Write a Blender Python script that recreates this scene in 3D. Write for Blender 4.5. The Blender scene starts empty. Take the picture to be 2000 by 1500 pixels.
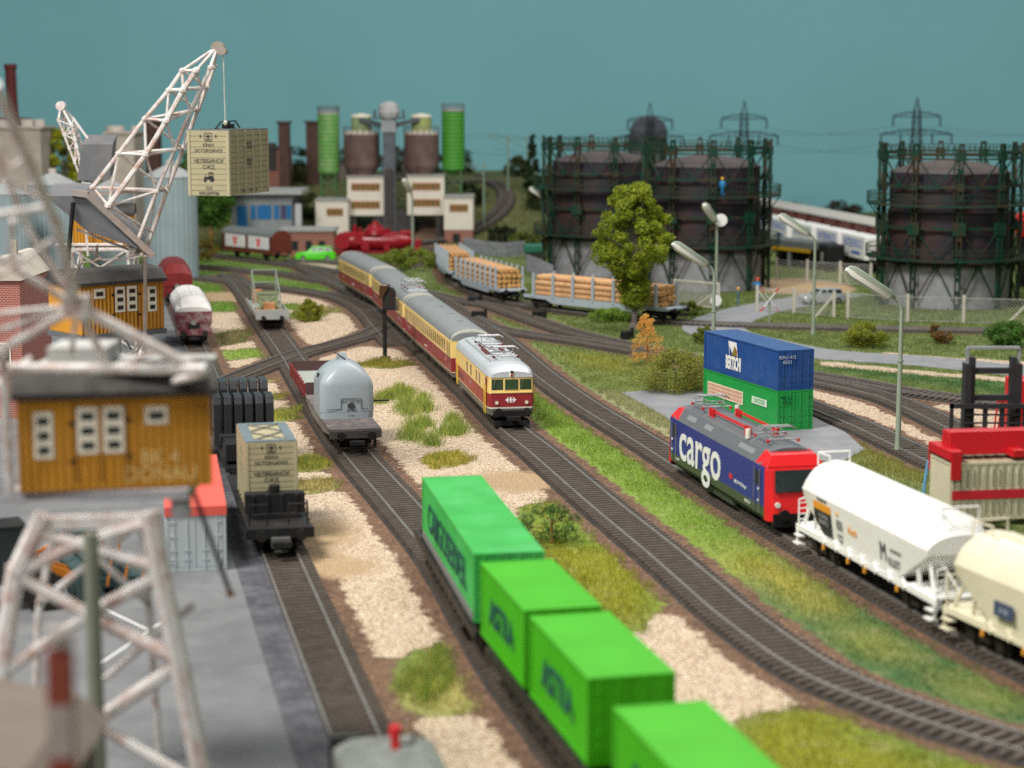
import bpy, math, random
import numpy as np
from mathutils import Vector, Matrix
random.seed(7); rng = np.random.default_rng(11)
C = bpy.context.scene.collection
SC = bpy.context.scene
# ------------------------------------------------------------ camera, world, lamps
F = 3800.0; H = 20.35; YH = 193.0                      # focal length in photo pixels, camera height, horizon row
TH = math.atan((750 - YH) / F)
cam_d = bpy.data.cameras.new('camera'); cam = bpy.data.objects.new('camera', cam_d); C.objects.link(cam)
cam.location = (0, 0, H); cam.rotation_euler = (math.pi / 2 - TH, 0, 0)
cam_d.sensor_width = 36; cam_d.lens = F / 2000 * 36
cam_d.clip_start = 1; cam_d.clip_end = 2000
cam_d.dof.use_dof = True; cam_d.dof.focus_distance = 118.5
cam_d.dof.aperture_fstop = cam_d.lens / 1000 / 0.43
SC.camera = cam
w = bpy.data.worlds.new('World'); SC.world = w; w.use_nodes = True
bg = w.node_tree.nodes['Background']; bg.inputs[0].default_value = (0.93, 0.97, 1.0, 1); bg.inputs[1].default_value = 0.15
def area(name, loc, target, sx, sy, power, col):
    l = bpy.data.lights.new(name, 'AREA'); l.shape = 'RECTANGLE'; l.size = sx; l.size_y = sy; l.energy = power; l.color = col
    o = bpy.data.objects.new(name, l); C.objects.link(o); o.location = loc
    o.rotation_euler = (Vector(target) - Vector(loc)).to_track_quat('-Z', 'Y').to_euler()
    return o
area('ceiling_lamp', (-72, 38, 140), (0, 125, 0), 45, 45, 410000, (1.0, 0.965, 0.90))
area('ceiling_lamp', (-35, -95, 120), (0, 110, 0), 60, 45, 150000, (1.0, 0.98, 0.94))
area('ceiling_lamp', (40, 190, 130), (10, 190, 0), 120, 90, 190000, (1.0, 0.97, 0.93))
SC.view_settings.view_transform = 'Standard'; SC.view_settings.look = 'None'
SC.view_settings.exposure = 0; SC.view_settings.gamma = 1; SC.view_settings.use_curve_mapping = False
SC.render.engine = 'CYCLES'; SC.cycles.use_denoising = False; SC.cycles.max_bounces = 5
# ------------------------------------------------------------ photo pixel -> place
ct, st = math.cos(TH), math.sin(TH)
def ray(px, py):
    a = (px - 1000) / F; b = (750 - py) / F
    return (a, ct + b * st, -st + b * ct)
def P(px, py, z=0.0):                                   # where that spot of the table is, at height z
    d = ray(px, py); t = (z - H) / d[2]
    return Vector((d[0] * t, d[1] * t, z))
def PD(px, py, Y):                                      # a point at distance Y
    d = ray(px, py); t = Y / d[1]
    return Vector((d[0] * t, Y, H + d[2] * t))
def gh(x, y):                                           # terrain height
    def ss(a, b, t):
        t = np.clip((t - a) / (b - a), 0, 1); return t * t * (3 - 2 * t)
    x = np.asarray(x, float); y = np.asarray(y, float)
    left = ss(262, 300, y) * (7.6 * (1 - ss(2, 16, x)))
    right = ss(300, 335, y) * 0.1 * ss(2, 16, x)
    bump = 0.5 * np.sin(x * .21 + 1) * np.sin(y * .17) * ss(262, 300, y)
    mound = 1.0 * np.exp(-(((x + 9) / 6) ** 2 + ((y - 226) / 4) ** 2))
    return left + right + bump + mound
# ------------------------------------------------------------ materials
MATS = {}
def mat(name, col, rough=0.6, metal=0.0, var=0.08, vs=1.5, bump=0.0, bs=20.0, dust=None, dustk=0.0, ds=0.6):
    if name in MATS: return MATS[name]
    m = bpy.data.materials.new(name); m.use_nodes = True; nt = m.node_tree; n = nt.nodes; L = nt.links
    b = n['Principled BSDF']; b.inputs['Roughness'].default_value = rough; b.inputs['Metallic'].default_value = metal; b.inputs['Specular IOR Level'].default_value = .5 if rough < .45 else .25
    tc = n.new('ShaderNodeTexCoord'); src = tc.outputs['Object']
    nz = n.new('ShaderNodeTexNoise'); nz.inputs['Scale'].default_value = vs; nz.inputs['Detail'].default_value = 6; L.new(src, nz.inputs['Vector'])
    mr = n.new('ShaderNodeMapRange'); mr.inputs[1].default_value = .3; mr.inputs[2].default_value = .7; mr.inputs[3].default_value = 1 - var; mr.inputs[4].default_value = 1 + var
    L.new(nz.outputs[0], mr.inputs[0])
    mx = n.new('ShaderNodeVectorMath'); mx.operation = 'SCALE'; mx.inputs[0].default_value = col[:3]; L.new(mr.outputs[0], mx.inputs['Scale'])
    out = mx.outputs[0]
    if dust:
        nd = n.new('ShaderNodeTexNoise'); nd.inputs['Scale'].default_value = ds; nd.inputs['Detail'].default_value = 8; nd.inputs['Roughness'].default_value = .7; L.new(src, nd.inputs['Vector'])
        md = n.new('ShaderNodeMapRange'); md.inputs[1].default_value = .45; md.inputs[2].default_value = .68; md.inputs[4].default_value = dustk; L.new(nd.outputs[0], md.inputs[0])
        mm = n.new('ShaderNodeMix'); mm.data_type = 'RGBA'; L.new(md.outputs[0], mm.inputs[0]); L.new(out, mm.inputs[6]); mm.inputs[7].default_value = (*dust, 1); out = mm.outputs[2]
    L.new(out, b.inputs['Base Color'])
    if bump:
        nb = n.new('ShaderNodeTexNoise'); nb.inputs['Scale'].default_value = bs; nb.inputs['Detail'].default_value = 3; L.new(src, nb.inputs['Vector'])
        bp = n.new('ShaderNodeBump'); bp.inputs['Strength'].default_value = bump; bp.inputs['Distance'].default_value = .05; L.new(nb.outputs[0], bp.inputs['Height']); L.new(bp.outputs[0], b.inputs['Normal'])
    MATS[name] = m; return m
def wave_mat(name, col, axis='X', scale=6.0, rough=.6, strength=.6, var=.06, dist=.06, dark=.0, profile='SIN', dust=None, dustk=0):
    """ribbed sheet: real relief through bump, the rib pattern belongs to the sheet"""
    if name in MATS: return MATS[name]
    m = mat(name, col, rough, 0, var, 1.2, dust=dust, dustk=dustk); n = m.node_tree.nodes; L = m.node_tree.links; b = n['Principled BSDF']
    tc = n.new('ShaderNodeTexCoord'); wv = n.new('ShaderNodeTexWave'); wv.wave_type = 'BANDS'; wv.bands_direction = axis; wv.wave_profile = profile
    wv.inputs['Scale'].default_value = scale; L.new(tc.outputs['Object'], wv.inputs['Vector'])
    bp = n.new('ShaderNodeBump'); bp.inputs['Strength'].default_value = strength; bp.inputs['Distance'].default_value = dist
    L.new(wv.outputs[1], bp.inputs['Height']); L.new(bp.outputs[0], b.inputs['Normal'])
    return m
def bands(name, stops, rough=.45, coord=2, var=.04):
    """livery: horizontal colour bands by height, stops = [(z_from, colour)...]"""
    if name in MATS: return MATS[name]
    m = bpy.data.materials.new(name); m.use_nodes = True; n = m.node_tree.nodes; L = m.node_tree.links; b = n['Principled BSDF']; b.inputs['Roughness'].default_value = rough
    tc = n.new('ShaderNodeTexCoord'); sp = n.new('ShaderNodeSeparateXYZ'); L.new(tc.outputs['Object'], sp.inputs[0])
    dv = n.new('ShaderNodeMath'); dv.operation = 'DIVIDE'; dv.inputs[1].default_value = 6.0; L.new(sp.outputs[coord], dv.inputs[0])
    cr = n.new('ShaderNodeValToRGB'); cr.color_ramp.interpolation = 'CONSTANT'; e = cr.color_ramp.elements
    e[0].position = 0; e[0].color = (*stops[0][1], 1); e[1].position = stops[1][0] / 6; e[1].color = (*stops[1][1], 1)
    for z, c in stops[2:]:
        q = e.new(z / 6); q.color = (*c, 1)
    L.new(dv.outputs[0], cr.inputs[0])
    nz = n.new('ShaderNodeTexNoise'); nz.inputs['Scale'].default_value = 1.3; nz.inputs['Detail'].default_value = 5; L.new(tc.outputs['Object'], nz.inputs['Vector'])
    mr = n.new('ShaderNodeMapRange'); mr.inputs[3].default_value = 1 - var; mr.inputs[4].default_value = 1 + var; L.new(nz.outputs[0], mr.inputs[0])
    vm = n.new('ShaderNodeVectorMath'); vm.operation = 'SCALE'; L.new(cr.outputs[0], vm.inputs[0]); L.new(mr.outputs[0], vm.inputs['Scale']); L.new(vm.outputs[0], b.inputs['Base Color'])
    MATS[name] = m; return m
def brick_mat(name, c1, c2, mortar, scale=4.0):
    if name in MATS: return MATS[name]
    m = bpy.data.materials.new(name); m.use_nodes = True; n = m.node_tree.nodes; L = m.node_tree.links; b = n['Principled BSDF']; b.inputs['Roughness'].default_value = .85
    tc = n.new('ShaderNodeTexCoord'); sp = n.new('ShaderNodeSeparateXYZ'); L.new(tc.outputs['Object'], sp.inputs[0])
    ad = n.new('ShaderNodeMath'); L.new(sp.outputs[0], ad.inputs[0]); L.new(sp.outputs[1], ad.inputs[1])
    cb = n.new('ShaderNodeCombineXYZ'); L.new(ad.outputs[0], cb.inputs[0]); L.new(sp.outputs[2], cb.inputs[1])
    br = n.new('ShaderNodeTexBrick'); br.inputs['Scale'].default_value = scale; br.inputs['Color1'].default_value = (*c1, 1); br.inputs['Color2'].default_value = (*c2, 1); br.inputs['Mortar'].default_value = (*mortar, 1); br.inputs['Mortar Size'].default_value = .03
    L.new(cb.outputs[0], br.inputs['Vector']); L.new(br.outputs[0], b.inputs['Base Color'])
    MATS[name] = m; return m
# ------------------------------------------------------------ mesh builder
class MB:
    def __init__(s): s.v = []; s.f = []
    def add(s, v, f):
        o = len(s.v); s.v += [tuple(p) for p in v]; s.f += [tuple(i + o for i in q) for q in f]; return s
    def b(s, x0, x1, y0, y1, z0, z1, M=None):
        v = [(x, y, z) for z in (z0, z1) for y in (y0, y1) for x in (x0, x1)]
        if M is not None: v = [M @ Vector(p) for p in v]
        return s.add(v, [(0, 2, 3, 1), (4, 5, 7, 6), (0, 1, 5, 4), (2, 6, 7, 3), (0, 4, 6, 2), (1, 3, 7, 5)])
    def tube(s, p, q, r, n=6, r2=None):
        p = Vector(p); q = Vector(q); r2 = r if r2 is None else r2; d = q - p
        if d.length < 1e-6: return s
        k = d.to_track_quat('Z', 'Y').to_matrix(); v = []
        for c, rr in ((p, r), (q, r2)):
            for i in range(n):
                a = 2 * math.pi * (i + .5) / n; v.append(c + k @ Vector((rr * math.cos(a), rr * math.sin(a), 0)))
        return s.add(v, [(i, (i + 1) % n, n + (i + 1) % n, n + i) for i in range(n)] + [tuple(range(n - 1, -1, -1)), tuple(range(n, 2 * n))])
    def bar(s, p, q, w_, h_):
        p = Vector(p); q = Vector(q); d = q - p; k = d.to_track_quat('Z', 'Y').to_matrix(); v = []
        for c in (p, q):
            for a, b_ in ((-1, -1), (1, -1), (1, 1), (-1, 1)): v.append(c + k @ Vector((a * w_ / 2, b_ * h_ / 2, 0)))
        return s.add(v, [(0, 1, 5, 4), (1, 2, 6, 5), (2, 3, 7, 6), (3, 0, 4, 7), (3, 2, 1, 0), (4, 5, 6, 7)])
    def path(s, pts, r, n=6):
        for a, b_ in zip(pts[:-1], pts[1:]): s.tube(a, b_, r, n)
        return s
    def cyl(s, x, y, z0, z1, r, n=16, r2=None): return s.tube((x, y, z0), (x, y, z1), r, n, r2)
    def ycyl(s, x, z, y0, y1, r, n=14): return s.tube((x, y0, z), (x, y1, z), r, n)
    def xcyl(s, y, z, x0, x1, r, n=14, r2=None): return s.tube((x0, y, z), (x1, y, z), r, n, r2)
    def loft(s, rings, cap=True):
        n = len(rings[0]); v = [p for r in rings for p in r]; f = []
        for k in range(len(rings) - 1):
            for i in range(n):
                j = (i + 1) % n; f.append((k * n + i, k * n + j, (k + 1) * n + j, (k + 1) * n + i))
        if cap: f += [tuple(range(n - 1, -1, -1)), tuple((len(rings) - 1) * n + i for i in range(n))]
        return s.add(v, f)
    def lathe(s, prof, n=24, cx=0, cy=0):
        return s.loft([[(cx + r * math.cos(2 * math.pi * i / n), cy + r * math.sin(2 * math.pi * i / n), z) for i in range(n)] for r, z in prof])
    def prism(s, prof, a0, a1, axis='x'):
        g = {'x': lambda a, p: (a, p[0], p[1]), 'y': lambda a, p: (p[0], a, p[1]), 'z': lambda a, p: (p[0], p[1], a)}[axis]
        return s.loft([[g(a0, p) for p in prof], [g(a1, p) for p in prof]])
    def build(s, name, m, parent=None, smooth=False, bevel=0, ang=40):
        me = bpy.data.meshes.new(name); me.from_pydata(s.v, [], s.f); me.validate()
        import bmesh
        if len(s.f) < 60000:
            bm = bmesh.new(); bm.from_mesh(me); bmesh.ops.recalc_face_normals(bm, faces=bm.faces); bm.to_mesh(me); bm.free()
        me.materials.append(m); o = bpy.data.objects.new(name, me); C.objects.link(o); o.parent = parent
        if smooth:
            for p in me.polygons: p.use_smooth = True
            try: me.set_sharp_from_angle(angle=math.radians(ang))
            except Exception: pass
        if bevel:
            md = o.modifiers.new('bevel', 'BEVEL'); md.width = bevel; md.segments = 2; md.limit_method = 'ANGLE'; md.angle_limit = math.radians(35)
        return o
def tag(o, label=None, cat=None, group=None, kind=None):
    if label: o['label'] = label
    if cat: o['category'] = cat
    if group: o['group'] = group
    if kind: o['kind'] = kind
    return o
def thing(name, label, cat, loc=(0, 0, 0), rz=0, group=None):
    o = bpy.data.objects.new(name, None); C.objects.link(o); o.location = loc; o.rotation_euler = (0, 0, rz); o.empty_display_size = .5
    return tag(o, label, cat, group)
def copy_tree(o, parent=None):
    c = o.copy(); C.objects.link(c); c.parent = parent
    for ch in [q for q in o.children]: copy_tree(ch, c)
    return c
def txt(s, size, loc, m, parent, rot=(math.pi / 2, 0, 0), sx=1.0, bold=0.0, name='lettering', align='CENTER', sp=1.0):
    cu = bpy.data.curves.new(name, 'FONT'); cu.body = s; cu.size = size; cu.offset = bold; cu.align_x = align; cu.align_y = 'CENTER'; cu.space_line = sp
    cu.extrude = .006; cu.materials.append(m); cu.resolution_u = 3
    tmp = bpy.data.objects.new(name, cu); me = bpy.data.meshes.new_from_object(tmp); bpy.data.objects.remove(tmp)
    if not me.materials: me.materials.append(m)
    o = bpy.data.objects.new(name, me); C.objects.link(o); o.parent = parent; o.location = loc; o.rotation_euler = rot; o.scale = (sx, 1, 1)
    return o
def struct(o): o['kind'] = 'structure'; return o
# colours
M_black = mat('black_plastic', (.012, .012, .013), .5, var=.15, dust=(.07, .06, .05), dustk=.3)
M_wheel = mat('dark_running_gear', (.014, .013, .013), .55, var=.2, dust=(.09, .065, .05), dustk=.35)
M_white = mat('white_paint', (.80, .80, .78), .4, var=.02)
M_glass = mat('dark_glass', (.02, .03, .03), .08, var=.1)
M_steel = mat('bare_steel', (.45, .45, .46), .35, .8)
M_lampgreen = mat('sage_paint', (.27, .32, .25), .5, var=.06)
M_ink = mat('dark_ink', (.03, .03, .035), .6)
M_red = mat('red_plastic', (.62, .015, .02), .38, var=.05)
# ------------------------------------------------------------ tracks (centre lines)
def spline(pts, step=.5):
    p = [Vector((*q, 0)) if len(q) == 2 else Vector(q) for q in pts]; p = [2 * p[0] - p[1]] + p + [2 * p[-1] - p[-2]]; out = []
    for i in range(1, len(p) - 2):
        a, b, c, d = p[i - 1:i + 3]; n = max(2, int((c - b).length / step))
        for k in range(n):
            t = k / n; out.append(.5 * ((2 * b) + (c - a) * t + (2 * a - 5 * b + 4 * c - d) * t * t + (3 * b - a - 3 * c + d) * t ** 3))
    out.append(p[-2]); return out
RT = .35
def px_track(l): return [tuple(P(x, y, RT))[:2] for x, y in l]
TR = {}
TR['siding'] = [(-33, 226), (-28.6, 207), (-21.5, 172), (-17.6, 153), (-13.7, 133), (-9.2, 111), (-5.5, 95.4), (-2.73, 83.3), (0, 68.2), (1.76, 60.3), (3.4, 53.3), (5.6, 44), (8, 34)]
TR['main'] = [(-25, 235), (-17.2, 207), (-12.5, 188), (-7.6, 161), (-2.8, 135), (0, 118.4)] + px_track([(1059, 880), (1180, 982), (1284, 1066), (1362, 1132), (1437, 1195), (1557, 1280), (1658, 1332), (1830, 1395), (1995, 1445), (2150, 1485)])
TR['freight'] = px_track([(822, 568), (860, 584), (910, 614), (980, 660), (1056, 724), (1134, 780), (1212, 828), (1275, 866), (1345, 910), (1440, 970), (1562, 1042), (1738, 1142), (1893, 1228), (2060, 1310), (2260, 1400), (2520, 1500)])
TR['timber'] = px_track([(838, 470), (850, 500), (880, 535), (935, 568), (1010, 588), (1080, 600), (1200, 614), (1340, 626), (1500, 632), (1700, 637), (2000, 643), (2200, 647)])
TR['yard_upper'] = px_track([(822, 566), (906, 585), (966, 595), (1028, 616), (1106, 642), (1210, 666), (1300, 683), (1387, 702), (1500, 716), (1597, 729), (1700, 746), (1790, 762), (1965, 784), (2150, 810)])
TR['yard_lower'] = px_track([(900, 606), (929, 621), (963, 636), (1028, 648), (1132, 663), (1236, 680), (1340, 696), (1450, 714), (1597, 741), (1720, 768), (1790, 795), (1860, 828), (1990, 890)])
TR['loading'] = px_track([(1340, 697), (1450, 736), (1597, 793), (1685, 828), (1755, 861), (1850, 905)])
TR['dock'] = [(-9.4 - .2133 * (y - 80.3), y) for y in (250, 200, 161, 137, 105, 80, 61, 40, 28)]
TR['connecting'] = px_track([(752, 632), (715, 650), (650, 669), (585, 686), (500, 717), (430, 745), (400, 757)])
TR['curve'] = px_track([(300, 530), (385, 538), (531, 557), (639, 572), (692, 589), (722, 610), (748, 640), (775, 668)])
TR['far_curve'] = px_track([(300, 508), (385, 517), (499, 527), (563, 533), (650, 548), (700, 556), (760, 566)])
TR['van_siding'] = px_track([(300, 482), (440, 498), (520, 508), (600, 518), (660, 528), (740, 536)])
TR['tank_siding'] = px_track([(560, 506), (650, 509), (740, 512), (830, 516), (880, 520)])
TR['leaving'] = px_track([(640, 686), (610, 700), (585, 715)])
TRP = {k: spline(v) for k, v in TR.items()}
def on_track(tr, Ya, L):
    """vehicle of length L whose camera-side end stands at distance Ya: (centre, heading), local +x towards the camera-side end"""
    pts = TRP[tr] if TRP[tr][0].y > TRP[tr][-1].y else TRP[tr][::-1]
    i = min(range(len(pts)), key=(lambda k: abs(pts[k].y - Ya)) if not isinstance(Ya, Vector) else (lambda k: (pts[k].xy - Ya.xy).length)); acc = 0; f = []; want = [.2 * L, .8 * L]
    while i > 0 and len(f) < 2:
        seg = (pts[i] - pts[i - 1]).length
        if acc + seg >= want[len(f)]: f.append(pts[i] + (pts[i - 1] - pts[i]) * ((want[len(f)] - acc) / seg)); continue
        acc += seg; i -= 1
    while len(f) < 2: f.append(pts[0] + (pts[0] - pts[3]).normalized() * (.1 * L))
    c = (f[0] + f[1]) / 2; d = f[0] - f[1]
    return (c.x, c.y, RT), math.atan2(d.y, d.x)
# ------------------------------------------------------------ setting: ground, roads, tracks
def pip(poly, X, Y):
    ins = np.zeros(X.shape, bool); n = len(poly)
    for i in range(n):
        x0, y0 = poly[i]; x1, y1 = poly[(i + 1) % n]
        if y0 == y1: continue
        c = ((y0 > Y) != (y1 > Y)) & (X < (x1 - x0) * (Y - y0) / (y1 - y0) + x0); ins ^= c
    return ins
def wp(l): return [tuple(P(x, y, 0))[:2] for x, y in l]
def blur(a, k):
    for ax in (0, 1):
        s = np.zeros_like(a)
        for d in range(-k, k + 1): s += np.roll(a, d, ax)
        a = s / (2 * k + 1)
    return a
STEP = .5; gx = np.arange(-80, 100.01, STEP); gy = np.arange(18, 352.01, STEP)
GX, GY = np.meshgrid(gx, gy)
# distance to tracks
tp = np.array([(q.x, q.y) for k, l in TRP.items() for q in l[::2] if k != 'leaving'])
DT = np.full(GX.shape, 99.0)
for x, y in tp:
    i0, i1 = np.searchsorted(gx, (x - 5, x + 5)); j0, j1 = np.searchsorted(gy, (y - 5, y + 5))
    sub = DT[j0:j1, i0:i1]; np.minimum(sub, np.hypot(GX[j0:j1, i0:i1] - x, GY[j0:j1, i0:i1] - y), out=sub)
mp = TRP['main']; my = np.array([q.y for q in mp][::-1]); mxx = np.array([q.x for q in mp][::-1])
o_ = np.argsort(my); MAINX = np.interp(GY, my[o_], mxx[o_])
right = GX > MAINX
grass = right.astype(float); gravel = (~right).astype(float) * (GY < 205)
grass[(~right) & (GY >= 205)] = 1
tone = np.zeros(GX.shape + (3,)); tone[:] = (.150, .205, .052)          # pale field green
def paint(poly, col, g=1.0):
    m = pip(wp(poly), GX, GY); grass[m] = g; gravel[m] = 0
    if col: tone[m] = col
def stone(poly):
    m = pip(wp(poly), GX, GY); grass[m] = 0; gravel[m] = 1
def disc(px, py, rx, ry, col, what='grass'):
    m = ((GX - P(px, py).x) / rx) ** 2 + ((GY - P(px, py).y) / ry) ** 2 < 1
    if what == 'grass': grass[m] = 1; gravel[m] = 0; tone[m] = col
    elif what == 'sand': sand[m] = 1; grass[m] = 0
sand = np.zeros(GX.shape)
BR = (.195, .31, .030); DK = (.055, .135, .035); OL = (.27, .28, .012); YE = (.42, .38, .06); PALE = (.40, .38, .21)
paint([(1000, 640), (1075, 770), (1160, 838), (1240, 885), (1340, 955), (1500, 1062), (1650, 1155), (1800, 1245), (2200, 1430), (2200, 1560), (1800, 1400), (1480, 1240), (1380, 1160), (1190, 1010), (1090, 930), (1030, 850)], BR)
paint([(1560, 1090), (1650, 1140), (1800, 1230), (2200, 1420), (2200, 1560), (1800, 1400), (1560, 1270), (1440, 1160), (1420, 1110)], DK)
for q in [[(1400, 1040), (1470, 1075), (1560, 1120), (1640, 1190), (1600, 1200), (1500, 1140), (1420, 1090)], [(1600, 1190), (1700, 1230), (1800, 1290), (1780, 1310), (1650, 1250)], [(1850, 1300), (1990, 1380), (1960, 1400), (1830, 1330)]]: paint(q, (.30, .31, .05))
paint([(1430, 1085), (1500, 1100), (1570, 1130), (1640, 1190), (1600, 1210), (1530, 1160), (1450, 1120)], YE)
paint([(1020, 668), (1150, 690), (1390, 722), (1395, 775), (1215, 770), (1120, 745)], (.185, .235, .055))
paint([(1100, 690), (1200, 700), (1240, 735), (1150, 720)], (.30, .31, .06))
paint([(1150, 762), (1215, 770), (1345, 846), (1335, 880), (1240, 812)], PALE)
paint([(1600, 835), (1700, 868), (1830, 905), (1860, 960), (1700, 925), (1640, 885)], (.24, .25, .055))
paint([(1600, 714), (1800, 732), (2100, 760), (2100, 790), (1800, 750), (1600, 722)], (.07, .16, .04))
stone([(1597, 705), (1800, 724), (2100, 748), (2100, 757), (1800, 733), (1600, 714)])
stone([(1720, 688), (1850, 698), (2100, 712), (2100, 722), (1850, 708), (1740, 698)])
stone([(1560, 738), (1720, 778), (1790, 806), (1860, 842), (1990, 900), (1990, 950), (1850, 890), (1755, 845), (1660, 806), (1560, 762)])
stone([(1740, 762), (1850, 785), (1990, 800), (1990, 860), (1860, 812)])
# centre strip between siding and main line
paint([(1000, 990), (1090, 975), (1160, 1015), (1250, 1080), (1310, 1140), (1275, 1190), (1262, 1250), (1170, 1215), (1040, 1090)], OL)
paint([(1010, 1000), (1100, 990), (1160, 1035), (1180, 1080), (1100, 1060)], BR)
paint([(1285, 1140), (1390, 1215), (1340, 1215), (1270, 1180)], BR)
paint([(1640, 1375), (1440, 1400), (1330, 1600), (2300, 1600), (1800, 1440)], OL)
paint([(1620, 1392), (1780, 1440), (2000, 1500), (1850, 1500), (1650, 1430)], (.15, .24, .03))
for px, py, rx, ry, c in [(600, 905, 1.7, 2.6, (.40, .38, .07)), (610, 950, 1.5, 2, (.42, .33, .12)), (545, 812, 1.6, 2.6, (.36, .37, .07)), (540, 775, 1, 1.6, (.42, .36, .08)), (545, 742, 1.3, 2, (.5, .40, .2)),
        (870, 898, 1.4, 2.2, (.50, .40, .06)), (745, 712, 2.2, 2.4, (.28, .25, .03)), (600, 615, 1.7, 4, (.24, .26, .03)), (470, 692, 2.2, 3.5, (.26, .38, .06)), (450, 660, 1.6, 6, (.25, .22, .10)),
        (440, 595, 3.5, 7, (.16, .30, .04)), (560, 600, 2, 3, (.2, .3, .05)), (640, 606, 3, 2.5, (.35, .30, .14)), (840, 1325, 1.4, 4.2, (.22, .26, .04)), (880, 1360, 1.1, 2.4, (.5, .42, .14))]: disc(px, py, rx, ry, c)
for px, py, rx, ry in [(1000, 940, 2.6, 3.0), (640, 1050, 1.2, 4.4), (665, 1110, 1.7, 2.0), (430, 580, 5, 5), (850, 500, 3, 5), (1560, 560, 6, 10)]: disc(px, py, rx, ry, None, 'sand')
# left field behind the siding
lf = (~right) & (GY > 200); tone[lf] = (.15, .27, .035)
rf = right & (GY > 262); tone[rf] = (.10, .13, .03); hl = (GY > 262) & (GX < 12); tone[hl] = (.11, .125, .035)
shoulder = DT < 2.15
grass[shoulder] = 0; gravel[shoulder] = 0
gr = blur(grass, 1); gv = blur(gravel, 1); sd = blur(sand, 2)
for k in range(3): tone[..., k] = blur(tone[..., k], 2)
GZ = gh(GX, GY) + np.where(DT > 2.6, .05 * np.sin(GX * 1.3) * np.sin(GY * 1.1), 0)
nx, ny = len(gx), len(gy)
me = bpy.data.meshes.new('ground')
idx = np.arange(nx * ny).reshape(ny, nx); fa = np.stack([idx[:-1, :-1], idx[:-1, 1:], idx[1:, 1:], idx[1:, :-1]], -1).reshape(-1, 4)
me.vertices.add(nx * ny); me.vertices.foreach_set('co', np.stack([GX, GY, GZ], -1).astype(np.float32).ravel())
me.loops.add(fa.size); me.loops.foreach_set('vertex_index', fa.ravel().astype(np.int32)); me.polygons.add(len(fa)); me.polygons.foreach_set('loop_start', np.arange(0, fa.size, 4, dtype=np.int32))
me.update(calc_edges=True)
def cattr(me, name, arr):
    a = me.color_attributes.new(name, 'FLOAT_COLOR', 'POINT'); d = np.ones((arr.shape[0] * arr.shape[1] if arr.ndim == 3 else arr.shape[0], 4), np.float32); d[:, :3] = arr.reshape(-1, 3); a.data.foreach_set('color', d.ravel())
cattr(me, 'zones', np.stack([gv, gr, sd], -1)); cattr(me, 'tone', tone)
me.polygons.foreach_set('use_smooth', np.ones(len(fa), bool))
gm = bpy.data.materials.new('ground_cover'); gm.use_nodes = True; n = gm.node_tree.nodes; L = gm.node_tree.links; B = n['Principled BSDF']; B.inputs['Roughness'].default_value = .95
tc = n.new('ShaderNodeTexCoord'); OC = tc.outputs['Object']
def noise(sc, det=4, rough=.6):
    q = n.new('ShaderNodeTexNoise'); q.inputs['Scale'].default_value = sc; q.inputs['Detail'].default_value = det; q.inputs['Roughness'].default_value = rough; L.new(OC, q.inputs['Vector']); return q.outputs[0]
def math_(op, a, b):
    q = n.new('ShaderNodeMath'); q.operation = op
    for i, v in enumerate((a, b)):
        if isinstance(v, (int, float)): q.inputs[i].default_value = v
        else: L.new(v, q.inputs[i])
    return q.outputs[0]
def rampc(f, stops):
    q = n.new('ShaderNodeValToRGB'); e = q.color_ramp.elements; e[0].position, e[1].position = stops[0][0], stops[-1][0]; e[0].color = (*stops[0][1], 1); e[1].color = (*stops[-1][1], 1)
    for p_, c in stops[1:-1]: x = e.new(p_); x.color = (*c, 1)
    L.new(f, q.inputs[0]); return q.outputs[0]
def mixc(f, a, b):
    q = n.new('ShaderNodeMix'); q.data_type = 'RGBA'; L.new(f, q.inputs[0]); L.new(a, q.inputs[6]); L.new(b, q.inputs[7]); return q.outputs[2]
def thr(m, nz, k, w_=.06):
    s_ = math_('ADD', m, math_('MULTIPLY', math_('SUBTRACT', nz, .5), k)); q = n.new('ShaderNodeMapRange'); q.inputs[1].default_value = .5 - w_; q.inputs[2].default_value = .5 + w_; L.new(s_, q.inputs[0]); return q.outputs[0]
at = n.new('ShaderNodeAttribute'); at.attribute_name = 'zones'; sp = n.new('ShaderNodeSeparateColor'); L.new(at.outputs['Color'], sp.inputs[0])
tn = n.new('ShaderNodeAttribute'); tn.attribute_name = 'tone'
vo = n.new('ShaderNodeTexVoronoi'); vo.inputs['Scale'].default_value = 11.0; vo.inputs['Randomness'].default_value = 1; L.new(OC, vo.inputs['Vector'])
vsep = n.new('ShaderNodeSeparateColor'); L.new(vo.outputs['Color'], vsep.inputs[0])
v2 = n.new('ShaderNodeTexVoronoi'); v2.inputs['Scale'].default_value = 7.5; L.new(OC, v2.inputs['Vector']); v2s = n.new('ShaderNodeSeparateColor'); L.new(v2.outputs['Color'], v2s.inputs[0])
big = noise(.55, 5); mid = noise(2.2, 6, .7); fine = noise(14, 3)
earth = rampc(v2s.outputs[0], [(0, (.04, .022, .014)), (.45, (.115, .062, .038)), (.8, (.18, .10, .062)), (1, (.33, .22, .15))])
earth2 = rampc(v2s.outputs[1], [(0, (.13, .07, .042)), (1, (.27, .15, .085))])
earth = mixc(thr(big, mid, .6, .2), earth, earth2)
grav = rampc(vsep.outputs[0], [(0, (.22, .13, .075)), (.10, (.40, .28, .18)), (.45, (.60, .46, .33)), (.8, (.72, .57, .42)), (1, (.78, .69, .56))])
sandc = rampc(fine, [(.3, (.38, .26, .14)), (.7, (.54, .39, .23))])
gvar = n.new('ShaderNodeVectorMath'); gvar.operation = 'SCALE'; L.new(tn.outputs['Color'], gvar.inputs[0])
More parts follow.
